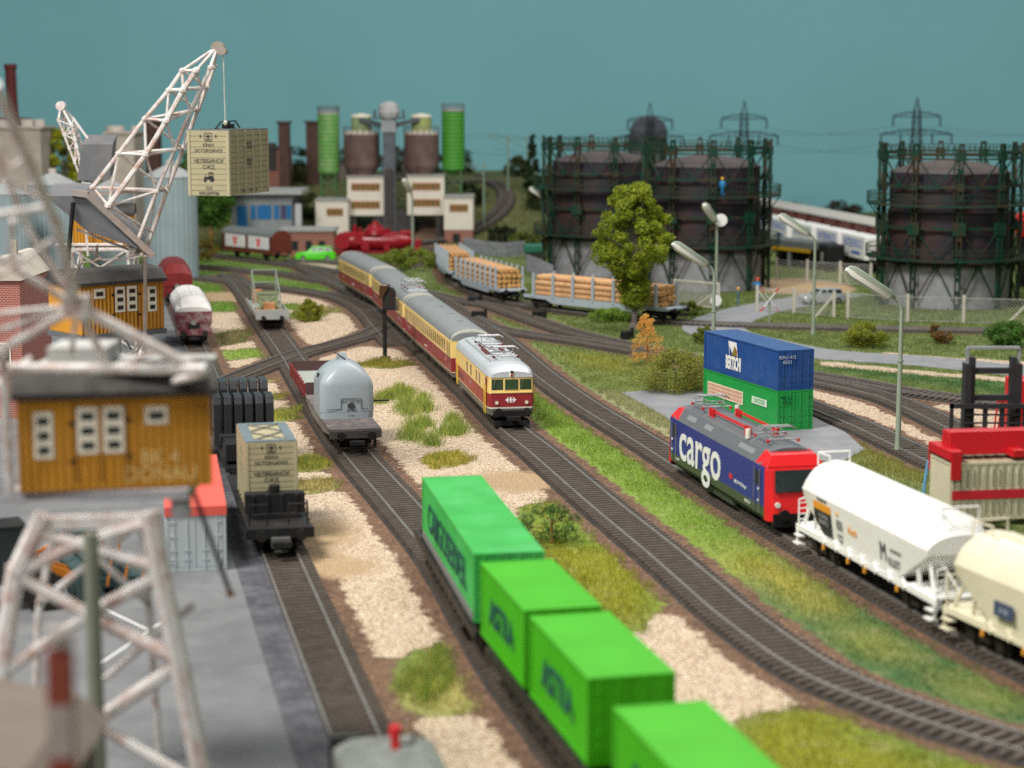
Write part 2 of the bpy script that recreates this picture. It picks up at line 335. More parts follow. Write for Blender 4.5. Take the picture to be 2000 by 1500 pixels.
gmr = n.new('ShaderNodeMapRange'); gmr.inputs[1].default_value = .3; gmr.inputs[2].default_value = .7; gmr.inputs[3].default_value = .55; gmr.inputs[4].default_value = 1.35; L.new(noise(3.0, 8, .75), gmr.inputs[0]); L.new(gmr.outputs[0], gvar.inputs['Scale'])
col = mixc(thr(sp.outputs[0], noise(1.6, 8, .75), 1.5, .03), earth, grav)
col = mixc(thr(sp.outputs[2], noise(1.2, 8, .8), 1.8, .25), col, sandc)
tan_ = rampc(fine, [(.3, (.40, .33, .17)), (.7, (.55, .47, .27))])
gcol = mixc(thr(math_('SUBTRACT', noise(.9, 7, .75), .12), fine, .3, .1), gvar.outputs[0], mixc(thr(mid, fine, .3, .2), gvar.outputs[0], tan_))
col = mixc(thr(sp.outputs[1], mid, 1.1, .05), col, gcol)
L.new(col, B.inputs['Base Color'])
bp = n.new('ShaderNodeBump'); bp.inputs['Strength'].default_value = .9; bp.inputs['Distance'].default_value = .12
L.new(math_('ADD', math_('MULTIPLY', vo.outputs['Distance'], -1.0), math_('MULTIPLY', mid, .8)), bp.inputs['Height']); L.new(bp.outputs[0], B.inputs['Normal'])
me.materials.append(gm); ground = bpy.data.objects.new('ground', me); C.objects.link(ground); struct(ground)
# painted wall of the room behind the layout
M_wall = mat('teal_wall_paint', (.195, .445, .490), .9, var=.03, vs=.05, bump=.15, bs=3)
wl = MB(); prof = []
for i in range(41):
    a = math.radians(-62 + 124 * i / 40); prof.append((210 * math.sin(a), 352 - 210 * (1 - math.cos(a)) * .35))
for (x0, y0), (x1, y1) in zip(prof[:-1], prof[1:]): wl.b(-.5, .5, 0, 1, 0, 1, Matrix(((x1 - x0, 0, 0, (x0 + x1) / 2), (y1 - y0, .5, 0, (y0 + y1) / 2), (0, 0, 130, -30), (0, 0, 0, 1))))
struct(wl.build('sky', M_wall))
tb = MB(); tb.b(-140, 170, -20, 400, -3, -1.2); struct(tb.build('table_base', mat('table_board', (.12, .09, .06))))
# paved surfaces
M_yard = mat('yard_concrete', (.165, .17, .178), .6, var=.12, vs=.35, bump=.1, bs=6, dust=(.10, .10, .108), dustk=.6, ds=.5)
M_road = mat('road_asphalt', (.215, .225, .245), .8, var=.08, vs=.6, bump=.15, bs=8, dust=(.33, .31, .27), dustk=.35)
def sheet(name, pts, z, m, th=.25):
    return struct(MB().prism([(p[0], p[1]) for p in pts], z - th, z, 'z').build(name, m))
dock = [(q.x - 1.15, q.y) for q in TRP['dock'][::8]]
sheet('dock', [(p[0], p[1]) for p in dock if p[1] < 222] + [(-90, 24), (-90, 222)], .30, M_yard)
dpts = TRP['dock'][::4]
ed_ = MB()
for u0, u1, z in ((-2.15, -1.16, .315), (-1.55, -1.45, .34), (-1.16, -.86, .25), (.86, 1.3, .10)):
    ed_.loft([[(q.x + u0, q.y, z), (q.x + u1, q.y, z), (q.x + u1, q.y, z - .2), (q.x + u0, q.y, z - .2)] for q in dpts if q.y < 165])
struct(ed_.build('dock_edge', mat('worn_edge', (.075, .075, .088), .6, var=.25, vs=1.2, dust=(.14, .14, .15), dustk=.6, ds=1.2)))
def ribbon(name, pts, wid, z, m, th=.2):
    s = spline(pts, 1.0); mb = MB(); L_, R_ = [], []
    for i, q in enumerate(s):
        d = (s[min(i + 1, len(s) - 1)] - s[max(i - 1, 0)]).normalized(); nn = Vector((-d.y, d.x, 0)) * wid / 2; L_.append(q + nn); R_.append(q - nn)
    mb.loft([[(l.x, l.y, z), (r.x, r.y, z), (r.x, r.y, z - th), (l.x, l.y, z - th)] for l, r in zip(L_, R_)])
    return struct(mb.build(name, m))
rd = [tuple(P(*q))[:2] for q in [(1640, 575), (1560, 590), (1475, 606), (1405, 630), (1400, 648), (1470, 668), (1600, 692), (1800, 706), (2000, 726), (2300, 756)]]
ribbon('road', rd, 5.6, .055, M_road)
sheet('concrete_pad', wp([(1212, 768), (1290, 762), (1400, 768), (1560, 790), (1600, 822), (1650, 845), (1690, 880), (1640, 905), (1500, 890), (1345, 845), (1280, 805)]), .06, M_road)
sheet('road', wp([(560, 506), (660, 520), (650, 532), (600, 528)]), .05, mat('sandy_road', (.5, .42, .32), .9))
# rails, sleepers, beds
M_bed = mat('track_bed', (.030, .027, .026), .75, var=.35, vs=3, bump=.4, bs=14, dust=(.085, .06, .045), dustk=.5, ds=.8)
M_slp = mat('sleepers', (.088, .070, .058), .65, var=.25, vs=2)
M_rail = mat('rails', (.26, .24, .225), .38, .5, var=.15, vs=1)
def frames(l, z=0):
    out = []
    for i, q in enumerate(l):
        d = (l[min(i + 1, len(l) - 1)] - l[max(i - 1, 0)]).normalized(); out.append((q, Vector((d.x, d.y, 0)).normalized(), Vector((-d.y, d.x, 0)).normalized()))
    return out
def make_track(key, l, zf=lambda q: 0, bed=True, sleepers=True, zoff=0):
    fr = frames(l[::2] if len(l) > 40 else l)
    root = bpy.data.objects.new('railway_track', None); C.objects.link(root); root['kind'] = 'structure'
    if bed:
        MB().loft([[(q + n_ * a).to_tuple()[:2] + (zf(q) + z + zoff,) for a, z in ((-1.45, -.02), (-1.2, .13), (1.2, .13), (1.45, -.02))] for q, d, n_ in fr]).build('track_bed', M_bed, root)
    r = MB()
    for sgn in (-1, 1):
        c = sgn * .755
        r.loft([[(q + n_ * (c + a)).to_tuple()[:2] + (zf(q) + z,) for a, z in ((-.05, .2), (.05, .2), (.05, .35), (-.05, .35))] for q, d, n_ in fr])
    r.build('rails', M_rail, root)
    if sleepers:
        s = MB(); acc = 0; pit = .52
        for i in range(1, len(l)):
            d = l[i] - l[i - 1]; seg = d.length; d = d.normalized(); n_ = Vector((-d.y, d.x, 0))
            while acc < seg:
                q = l[i - 1] + d * acc; acc += pit; z = zf(q) + zoff; v = []
                for zz in (.06, .235):
                    for a, b_ in ((-1.28, -.125), (1.28, -.125), (1.28, .125), (-1.28, .125)):
                        w_ = q + n_ * a + d * b_; v.append((w_.x, w_.y, z + zz))
                s.add(v, [(4, 5, 6, 7), (0, 1, 5, 4), (1, 2, 6, 5), (2, 3, 7, 6), (3, 0, 4, 7)])
            acc -= seg
        s.build('sleepers', M_slp, root)
    return root
for i, (k, l) in enumerate(TRP.items()):
    if k == 'leaving': continue
    make_track(k, l, bed=True, sleepers=True, zoff=-.003 * i)
hl_ = spline([(-60, 305), (-35, 314), (-18, 312), (-6, 303), (-1, 291), (-3, 279), (-10, 270), (-24, 266)], .5)
make_track('hill', hl_, zf=lambda q: float(gh(q.x, q.y)) + .1)
# grass fibres
def blades(n_, X, Y, Z, tone_, hgt, wid, jit=.25):
    a = rng.uniform(0, 2 * np.pi, n_); h = hgt * rng.uniform(.55, 1.25, n_); lean = rng.normal(0, .35, (n_, 2)) * h[:, None]
    dx, dy = np.cos(a) * wid, np.sin(a) * wid
    v = np.zeros((n_, 3, 3), np.float32)
    v[:, 0] = np.stack([X - dx, Y - dy, Z], -1); v[:, 1] = np.stack([X + dx, Y + dy, Z], -1); v[:, 2] = np.stack([X + lean[:, 0], Y + lean[:, 1], Z + h], -1)
    c = tone_ * rng.uniform(1 - jit * 1.3, 1 + jit * 1.5, (n_, 1)); yl = rng.random(n_) < .12; c[yl] = c[yl] * (1.5, 1.25, .9)
    m_ = bpy.data.meshes.new('grass'); m_.vertices.add(n_ * 3); m_.vertices.foreach_set('co', v.ravel()); m_.loops.add(n_ * 3); m_.loops.foreach_set('vertex_index', np.arange(n_ * 3, dtype=np.int32))
    m_.polygons.add(n_); m_.polygons.foreach_set('loop_start', np.arange(0, n_ * 3, 3, dtype=np.int32)); m_.update(calc_edges=True)
    cattr(m_, 'tone', np.repeat(np.clip(c, 0, .9), 3, 0)[:, None, :].reshape(-1, 3)); return m_
gmx = bpy.data.materials.new('grass_fibre'); gmx.use_nodes = True; nn = gmx.node_tree.nodes; ll = gmx.node_tree.links; bb = nn['Principled BSDF']; bb.inputs['Roughness'].default_value = .7
an = nn.new('ShaderNodeAttribute'); an.attribute_name = 'tone'; ll.new(an.outputs['Color'], bb.inputs['Base Color'])
tl = nn.new('ShaderNodeBsdfTranslucent'); ll.new(an.outputs['Color'], tl.inputs[0]); ms = nn.new('ShaderNodeMixShader'); ms.inputs[0].default_value = .45; ll.new(bb.outputs[0], ms.inputs[1]); ll.new(tl.outputs[0], ms.inputs[2]); ll.new(ms.outputs[0], nn['Material Output'].inputs[0])
def sample(field, x, y):
    i = np.clip(((x - gx[0]) / STEP).astype(int), 0, nx - 1); j = np.clip(((y - gy[0]) / STEP).astype(int), 0, ny - 1); return field[j, i]
XS, YS = [], []
for y0, y1, dens in ((40, 100, 60), (100, 150, 110), (150, 215, 35), (215, 300, 8)):
    hw = y1 * .285 + 2; N = int(2 * hw * (y1 - y0) * dens); x = rng.uniform(-hw, hw, N); y = rng.uniform(y0, y1, N)
    patch = .5 + .28 * np.sin(x * 1.7 + 2 * np.sin(y * .9)) * np.sin(y * 1.3 + x * .4)
    ok = (sample(gr, x, y) > .35 + .55 * (1 - patch) * .6) & (sample(DT, x, y) > 2.0) & (rng.random(N) < .35 + patch) & (np.abs(x) < y * .275 + 2)
    XS.append(x[ok]); YS.append(y[ok])
X = np.concatenate(XS); Y = np.concatenate(YS)
padp = [wp([(1212, 768), (1290, 762), (1400, 768), (1560, 790), (1600, 822), (1650, 845), (1690, 880), (1640, 905), (1500, 890), (1345, 845), (1280, 805)])]
ok = ~pip(padp[0], X, Y)
rs = np.array([(q.x, q.y) for q in spline(rd, 1.0)])
for q in rs: ok &= np.hypot(X - q[0], Y - q[1]) > 2.95
ok &= ~((X < -9.4 - .2133 * (Y - 80.3)) & (Y < 222)); X, Y = X[ok], Y[ok]
T_ = sample(tone, X, Y)
gme = blades(len(X), X, Y, gh(X, Y) - .02, T_, np.where(T_[:, 0] > T_[:, 1] * .85, 1.7, 1.0) * np.where(Y < 150, .19, .25), np.where(Y < 150, .018, .035)); gme.materials.append(gmx)
go = bpy.data.objects.new('grass', gme); C.objects.link(go); tag(go, 'short green and olive fibre grass between the tracks', 'grass', kind='stuff')
def tuft(px, py, rx, ry, h, col, label, n_=2600, grp='taller grass tufts on the pale gravel'):
    c = P(px, py, 0); n_ = int(n_ * 1.6); kk = 9; cx_ = rng.normal(0, .42, kk); cy_ = rng.normal(0, .42, kk); rr_ = rng.uniform(.28, .6, kk); hh_ = rng.uniform(.6, 1.15, kk)
    q = rng.integers(0, kk, n_); a = rng.uniform(0, 2 * np.pi, n_); r = np.abs(rng.normal(0, .55, n_)) * rr_[q]; x = (cx_[q] + r * np.cos(a)) * rx; y = (cy_[q] + r * np.sin(a)) * ry
    t = np.array(col)[None] * rng.uniform(.7, 1.6, (n_, 1)); g = rng.random(n_) < .33; t[g] = (.12, .25, .04); g = rng.random(n_) < .18; t[g] = (.60, .52, .20)
    m_ = blades(n_, x, y, np.full(n_, -.02), t, h * hh_[q] * np.exp(-r * 1.2), .016); m_.materials.append(gmx)
    o = bpy.data.objects.new('grass_tuft', m_); C.objects.link(o); o.location = c; o.location.z = float(gh(c.x, c.y)); return tag(o, label, 'grass tuft', grp)
tuft(782, 772, 1.9, 4.2, .85, (.28, .34, .06), 'yellow-green grass tuft nearest the right side of the grey hooded wagon')
tuft(820, 800, 1.8, 3.6, .85, (.27, .34, .07), 'middle grass tuft of the three right of the grey hooded wagon')
tuft(840, 845, 2.1, 4.4, .95, (.25, .34, .06), 'largest rounded grass tuft left of the express locomotive front', 3600)
tuft(868, 898, 1.2, 1.9, .45, (.52, .44, .07), 'low golden tuft just behind the first green container', 1600)
tuft(600, 905, 1.6, 2.2, .55, (.42, .42, .07), 'yellowish tuft right of the crate on the black wagon', 1800)
tuft(548, 810, 1.5, 2.0, .4, (.40, .42, .08), 'flat yellow tuft behind the crate on the black wagon', 1600)
tuft(835, 1325, 1.0, 3.6, .75, (.26, .32, .05), 'blurred green tuft left of the green container train', 2200)
tuft(600, 622, 1.2, 2.2, 1.1, (.26, .28, .03), 'mossy mound between the siding and the express coaches', 2600)
tuft(750, 708, .55, .9, .55, (.28, .24, .03), 'small mossy clump at the foot of the black signal', 900)
# ------------------------------------------------------------ rolling stock helpers
def bogie(parent, x, hw=.92, wb=1.25, r=.46, m=None, frame=True):
    b = MB(); m = m or M_wheel
    for dx in (-wb, wb):
        for s in (-1, 1): b.ycyl(x + dx, r, s * .70, s * .82, r, 16)
        b.ycyl(x + dx, r, -.75, .75, .09, 8)
    if frame:
        for s in (-1, 1):
            b.b(x - wb - .55, x + wb + .55, s * .90 - .07, s * .90 + .07, .42, .72)
            for dx in (-wb, wb): b.b(x + dx - .22, x + dx + .22, s * .98 - .08, s * .98 + .08, .25, .68)
            b.b(x - .35, x + .35, s * 1.0 - .08, s * 1.0 + .08, .35, .55)
        b.b(x - .5, x + .5, -.95, .95, .45, .85)
    return b.build('bogie', m, parent)
def buffers(parent, x, z=1.05, s=1, m=None, hooks=True):
    m = m or M_wheel
    for y in (-.87, .87):
        b = MB(); b.xcyl(y, z, x, x + s * .4, .12, 10); b.xcyl(y, z, x + s * .4, x + s * .5, .25, 14); b.build('buffer', m, parent)
    if hooks:
        b = MB(); b.b(min(x, x + s * .7), max(x, x + s * .7), -.16, .16, .55, .68); b.b(min(x + s * .55, x + s * .95), max(x + s * .55, x + s * .95), -.42, .42, .52, .74); b.build('coupler', M_black, parent)
def panto(parent, x, z, m, folded=True, s=1, w_=.75, base=None):
    b = MB(); zz = z + .55 if folded else z + 1.6
    for y in (-w_, w_):
        b.tube((x - .9 * s, y, z + .12), (x + .9 * s, y, z + .12), .035)
        b.tube((x - .85 * s, y * .8, z + .15), (x + .95 * s, y * .5, zz - .15), .03)
        b.tube((x + .95 * s, y * .5, zz - .15), (x - .1 * s, y * .95, zz), .025)
    for dx in (-.9, 0, .9): b.tube((x + dx, -w_, z + .12), (x + dx, w_, z + .12), .03)
    b.tube((x - .85 * s, -w_ * .8, z + .15), (x + .95 * s, w_ * .5, zz - .15), .02); b.tube((x - .85 * s, w_ * .8, z + .15), (x + .95 * s, -w_ * .5, zz - .15), .02)
    for dx in (-.25, .15): b.path([(x + dx, -.95, zz - .12), (x + dx, -.7, zz + .03), (x + dx, .7, zz + .03), (x + dx, .95, zz - .12)], .035)
    o = b.build('pantograph', m, parent)
    i_ = MB()
    for dx in (-.9, .9):
        for y in (-w_, w_):
            for k in range(3): i_.cyl(x + dx, y, z - .02 + k * .05, z + .015 + k * .05, .09 - .01 * (k % 2), 8)
    i_.build('insulators', base or M_maroon, o); return o
def logo_arrows(parent, x, y0, z, sc, m):
    """double arrow with cross, on a face at x"""
    b = MB()
    def q(pts): b.prism([(y0 - p[0] * sc, z + p[1] * sc) for p in pts], x, x + .015)
    for s in (-1, 1):
        q([(s * 1.0, 0), (s * .5, .5), (s * .28, .5), (s * .62, .12), (s * .16, .12), (s * .16, 0)]); q([(s * 1.0, 0), (s * .5, -.5), (s * .28, -.5), (s * .62, -.12), (s * .16, -.12), (s * .16, 0)])
    q([(-.14, .5), (.14, .5), (.14, -.5), (-.14, -.5)])
    return b.build('emblem', m, parent)
M_maroon = mat('maroon_insulator', (.16, .02, .02), .35)
M_silver = mat('silver_roof', (.50, .53, .56), .38, .15, var=.04)
M_grey_roof = mat('grey_roof', (.215, .23, .235), .5, var=.05, dust=(.30, .30, .29), dustk=.3)
CREAM = (.82, .60, .21); WINE = (.26, .022, .030); SKIRT = (.13, .115, .10)
M_liv = bands('coach_livery', [(0, SKIRT), (.98, (.75, .55, .30)), (1.03, WINE), (2.0, (.75, .6, .3)), (2.04, CREAM)], .42)
M_livL = bands('engine_livery', [(0, (.10, .10, .09)), (1.12, (.6, .58, .52)), (1.20, WINE), (2.06, CREAM)], .38)
M_livLs = bands('engine_side_livery', [(0, (.15, .14, .12)), (1.1, (.75, .55, .30)), (1.15, (.36, .055, .045)), (2.06, CREAM)], .42)
M_winframe = mat('window_frame', (.26, .18, .08), .4)
M_coachglass = mat('coach_glass', (.075, .05, .025), .15, var=.2)
def arc(hw, z0, zt, n=8, p=1.0):
    return [(hw * math.cos(math.pi * k / n), z0 + (zt - z0) * math.sin(math.pi * k / n) ** p) for k in range(n + 1)]
def coach(Ya, L_, label, rooftop=None, wins=19):
    loc, rz = on_track('main', Ya, L_ + .8); t = thing('express_coach', label, 'railway coach', loc, rz, 'cream and wine red express coaches'); h = L_ / 2
    prof = [(-1.30, .62), (-1.42, .98), (-1.45, 2.2), (-1.45, 3.2), (-1.40, 3.25), (1.40, 3.25), (1.45, 3.2), (1.45, 2.2), (1.42, .98), (1.30, .62)]
    MB().prism(prof, -h, h).build('body', M_liv, t, bevel=.03)
    rp = [(y, z) for y, z in arc(1.43, 3.2, 4.05, 10, .8)]; rp = rp + [(-1.43, 3.12), (1.43, 3.12)]
    r = MB(); xs = [(-h, .75), (-h + .25, .93), (-h + .8, 1), (h - .8, 1), (h - .25, .93), (h, .75)]
    r.loft([[(x, y * (.96 + .04 * k), 3.12 + (z - 3.12) * k) for y, z in rp] for x, k in xs]); r.build('roof', M_grey_roof, t, smooth=True)
    for x in (-h + .12, h - .12): MB().loft([[(x + d, y * .99, 3.14 + (z - 3.12) * .93) for y, z in rp] for d in (-.06, .06)]).build('roof_rim', mat('roof_rim', (.62, .60, .52), .5), t)
    pitch = (L_ - 5.2) / wins
    for s in (-1, 1):
        for k in range(wins):
            if s == 1 and k % 3: continue
            x = -h + 2.6 + pitch * (k + .5); f = MB(); f.b(x - .27, x + .27, s * 1.44 - .018, s * 1.44 + .018, 2.2, 3.0); wf = f.build('window', M_winframe, t)
            MB().b(x - .22, x + .22, s * 1.45 - .014, s * 1.45 + .014, 2.25, 2.95).build('pane', M_coachglass, wf)
        for x in (-h + .8, -h + 1.75, h - 1.75, h - .8):
            d = MB(); d.b(x - .26, x + .26, s * 1.435 - .02, s * 1.435 + .024, 2.0, 3.02); d.build('door_window', M_winframe, t)
    txt('1', .5, (-h + 3.2, -1.465, 1.6), M_white, t, name='class_number'); txt('1', .5, (h - 2.6, -1.465, 1.6), M_white, t, name='class_number')
    txt('51 85 19-40 508-1', .16, (0, -1.465, 1.35), M_white, t)
    u = MB(); u.b(-3.2, -1.2, -1.15, 1.15, .25, .65); u.b(.2, 2.6, -1.15, 1.15, .3, .65); u.b(3.6, 4.6, -1.1, 1.1, .2, .65); u.build('underframe_boxes', M_wheel, t)
    g = MB(); g.b(h, h + .38, -.75, .75, .9, 3.4); g.build('gangway', mat('rubber_bellows', (.05, .05, .05), .8), t)
    for x in (-h + 3.2, h - 3.2): bogie(t, x, wb=1.25)
    for x in (-h, h): buffers(t, x, s=1 if x > 0 else -1, hooks=False)
    if rooftop:
        b = MB(); b.b(h - 6.3, h - 1.3, -.85, .85, 3.98, 4.06); b.build('roof_platform', M_silver, t); panto(t, h - 3.2, 4.12, M_steel); panto(t, h - 5.3, 4.1, M_steel, s=-1)
        c = MB(); c.path([(h - 4.6, -.3, 4.4), (h - 2, -.2, 4.45), (h - 1.4, .3, 4.3)], .04); c.build('roof_cables', M_maroon, t)
    else:
        b = MB()
        for x in (-h * .6, -h * .2, h * .2, h * .6): b.lathe([(.2, 4.0), (.2, 4.1), (.05, 4.14)], 10, x, 0)
        b.build('roof_vents', M_grey_roof, t)
    return t
def express_engine():
    L_ = 15.6; loc, rz = on_track('main', 118.4, L_); h = L_ / 2
    t = thing('express_locomotive', 'cream and wine red electric locomotive with silver roof heading the express', 'locomotive', loc, rz)
    sec = [(-h, .86, .0), (-h + .5, .97, 0), (-h + 1.2, 1, 0), (h - 1.3, 1, 0), (h - .55, .97, 0), (h - .12, .88, 0), (h, .80, 0)]
    def ring(x, k, hw=1.47, z0=.7, z1=3.12): return [(x, -hw * k * .95, z0), (x, -hw * k, z0 + .45), (x, -hw * k, 2.2), (x, -hw * k * .965, z1), (x, hw * k * .965, z1), (x, hw * k, 2.2), (x, hw * k, z0 + .45), (x, hw * k * .95, z0)]
    def sec2(rings): return MB().loft(rings)
    sec2([ring(x, k) for x, k, _ in sec[1:5]]).build('body', M_livLs, t)
    f = MB(); f.loft([ring(x, k) for x, k, _ in [(h - .549, .97, 0), (h - .3, .965, 0), (h - .1, .93, 0), (h, .86, 0)]]); fo = f.build('cab_front', M_livL, t, bevel=.04)
    f = MB(); f.loft([ring(x, k) for x, k, _ in [(-h, .86, 0), (-h + .1, .93, 0), (-h + .499, .97, 0)]]); f.build('cab_front', M_livL, t)
    rp = arc(1.46, 3.12, 3.85, 12, .75) + [(-1.47, 3.1), (1.47, 3.1)]
    r = MB(); r.loft([[(x, y * (.72 + .28 * k), 3.1 + (z - 3.1) * k) for y, z in rp] for x, k in ((-h + .05, .35), (-h + .3, .75), (-h + .9, .97), (-h + 1.6, 1), (h - 1.6, 1), (h - .9, .97), (h - .3, .78), (h + .02, .45))]); r.build('roof', M_silver, t, smooth=True)
    MB().b(h - .2, h + .05, -1.31, 1.31, 3.06, 3.14).build('rain_gutter', M_silver, t)
    for y, ww in ((-.88, .36), (0, .42), (.88, .36)):
        fr = MB(); fr.b(h - .08, h + .022 - abs(y) * .03, y - ww - .06, y + ww + .06, 2.22, 3.0); wf = fr.build('windscreen', mat('cream_frame', (.70, .52, .2), .4), t, bevel=.03)
        MB().b(h - .02, h + .034 - abs(y) * .03, y - ww, y + ww, 2.28, 2.95).build('pane', mat('green_tinted_glass', (.035, .06, .035), .06, var=.15), wf, bevel=.03)
        if y:
            MB().path([(h + .04, y - .1, 2.95), (h + .05, y - .2, 2.72), (h + .05, y - .2, 2.45)], .015).build('wiper', M_steel, wf)
    MB().b(h - .3, h + .05, -1.29, 1.29, 2.10, 2.15).build('front_ledge', mat('cream_trim', (.78, .60, .25), .4), t)
    logo_arrows(t, h + .004, -.05, 1.66, .34, M_white)
    for y in (-.93, .93):
        l = MB(); l.xcyl(y, 1.5, h - .15, h + .06, .13, 14); lo = l.build('headlight', M_steel, t); MB().xcyl(y, 1.5, h + .05, h + .085, .10, 14).build('lens', mat('lamp_lens', (.85, .72, .55), .1), lo)
    l = MB(); l.b(h - .35, h + .09, -.13, .13, 3.1, 3.52); lo = l.build('headlight', mat('lamp_housing', (.75, .75, .72), .4), t, bevel=.04); MB().xcyl(0, 3.4, h + .08, h + .12, .10, 12).build('lens', M_glass, lo); MB().xcyl(0, 3.2, h + .08, h + .12, .08, 12).build('lens', mat('red_lens', (.3, .01, .01), .2), lo)
    for s in (-1, 1):
        for x in (-1.2, .5, 3.0, 4.3):
            if s == 1 and x > 1: continue
            wf = MB().b(x - .33, x + .33, s * 1.455 - .02, s * 1.455 + .03, 2.2, 2.95).build('window', mat('window_surround', (.62, .45, .22), .4), t); MB().b(x - .26, x + .26, s * 1.475 - .02, s * 1.475 + .02, 2.26, 2.89).build('pane', mat('brown_blind', (.20, .13, .08), .3), wf)
        for x in (-h + 1.9, h - 1.15): MB().path([(x, s * 1.54, .75), (x, s * 1.54, 2.5)], .024).path([(x + .5, s * 1.54, .75), (x + .5, s * 1.54, 2.5)], .024).build('handrail', mat('yellow_handrail', (.75, .5, .03), .35), t)
        MB().b(h - 1.05, h - .7, s * 1.465 - .02, s * 1.465 + .02, 1.3, 3.0).build('door', mat('door_wine', (.25, .02, .025), .4) if s < 0 else M_winframe, t)
        g = MB()
        for k in range(3): g.b(-5.6 + k * .9, -5.0 + k * .9, s * 1.48 - .015, s * 1.48 + .015, 1.35, 1.7)
        g.build('ventilation_grilles', mat('grille', (.15, .06, .05), .5), t)
    MB().b(h - .02, h + .1, -1.15, 1.15, .62, 1.0).build('buffer_beam', M_black, t); buffers(t, h + .05, .98, 1, M_black)
    MB().b(h - .9, h + .2, -1.1, 1.1, .10, .38).build('snow_plough', M_black, t)
    txt('10033', .22, (.3, -1.485, 1.7), M_steel, t, name='number')
    b = MB(); b.b(-h + 2, h - 2.2, -.95, -.55, 3.72, 3.84); b.b(-h + 2, h - 2.2, .55, .95, 3.72, 3.84); b.b(-h + 1.8, h - 1.9, -.5, .5, 3.82, 3.9); b.build('roof_walkway', M_silver, t)
    panto(t, 4.6, 3.98, M_steel); panto(t, -.1 - 1.3, 3.98, M_steel, s=-1)
    ins = MB()
    for k in range(5):
        for y in (-.75, .35):
            x = .5 + .55 * k
            for q in range(4): ins.cyl(x, y, 3.85 + q * .07, 3.89 + q * .07, .10 - .02 * (q % 2), 8)
    ins.path([(-1, -.75, 4.2), (1.4, -.75, 4.2), (2.9, -.6, 4.25), (4.0, -.4, 4.25)], .03).path([(.5, .35, 4.2), (2.9, .35, 4.2)], .03); ins.build('insulators', M_maroon, t)
    u = MB(); u.b(-2.2, 2.2, -1.1, 1.1, .3, .75); u.b(-h + .6, h - .6, -1.25, 1.25, .62, .8); u.build('underframe_boxes', M_wheel, t)
    for x in (-h + 3.0, h - 3.0): bogie(t, x, wb=1.35, r=.5)
    return t
express_engine()
coach(134.9, 25.2, 'first cream and wine red coach, coupled right behind the express locomotive', wins=19)
coach(161.2, 25.0, 'middle express coach with current collectors on its grey roof', rooftop=True, wins=17)
coach(187.4, 19.0, 'last cream and wine red coach at the far end of the express', wins=15)
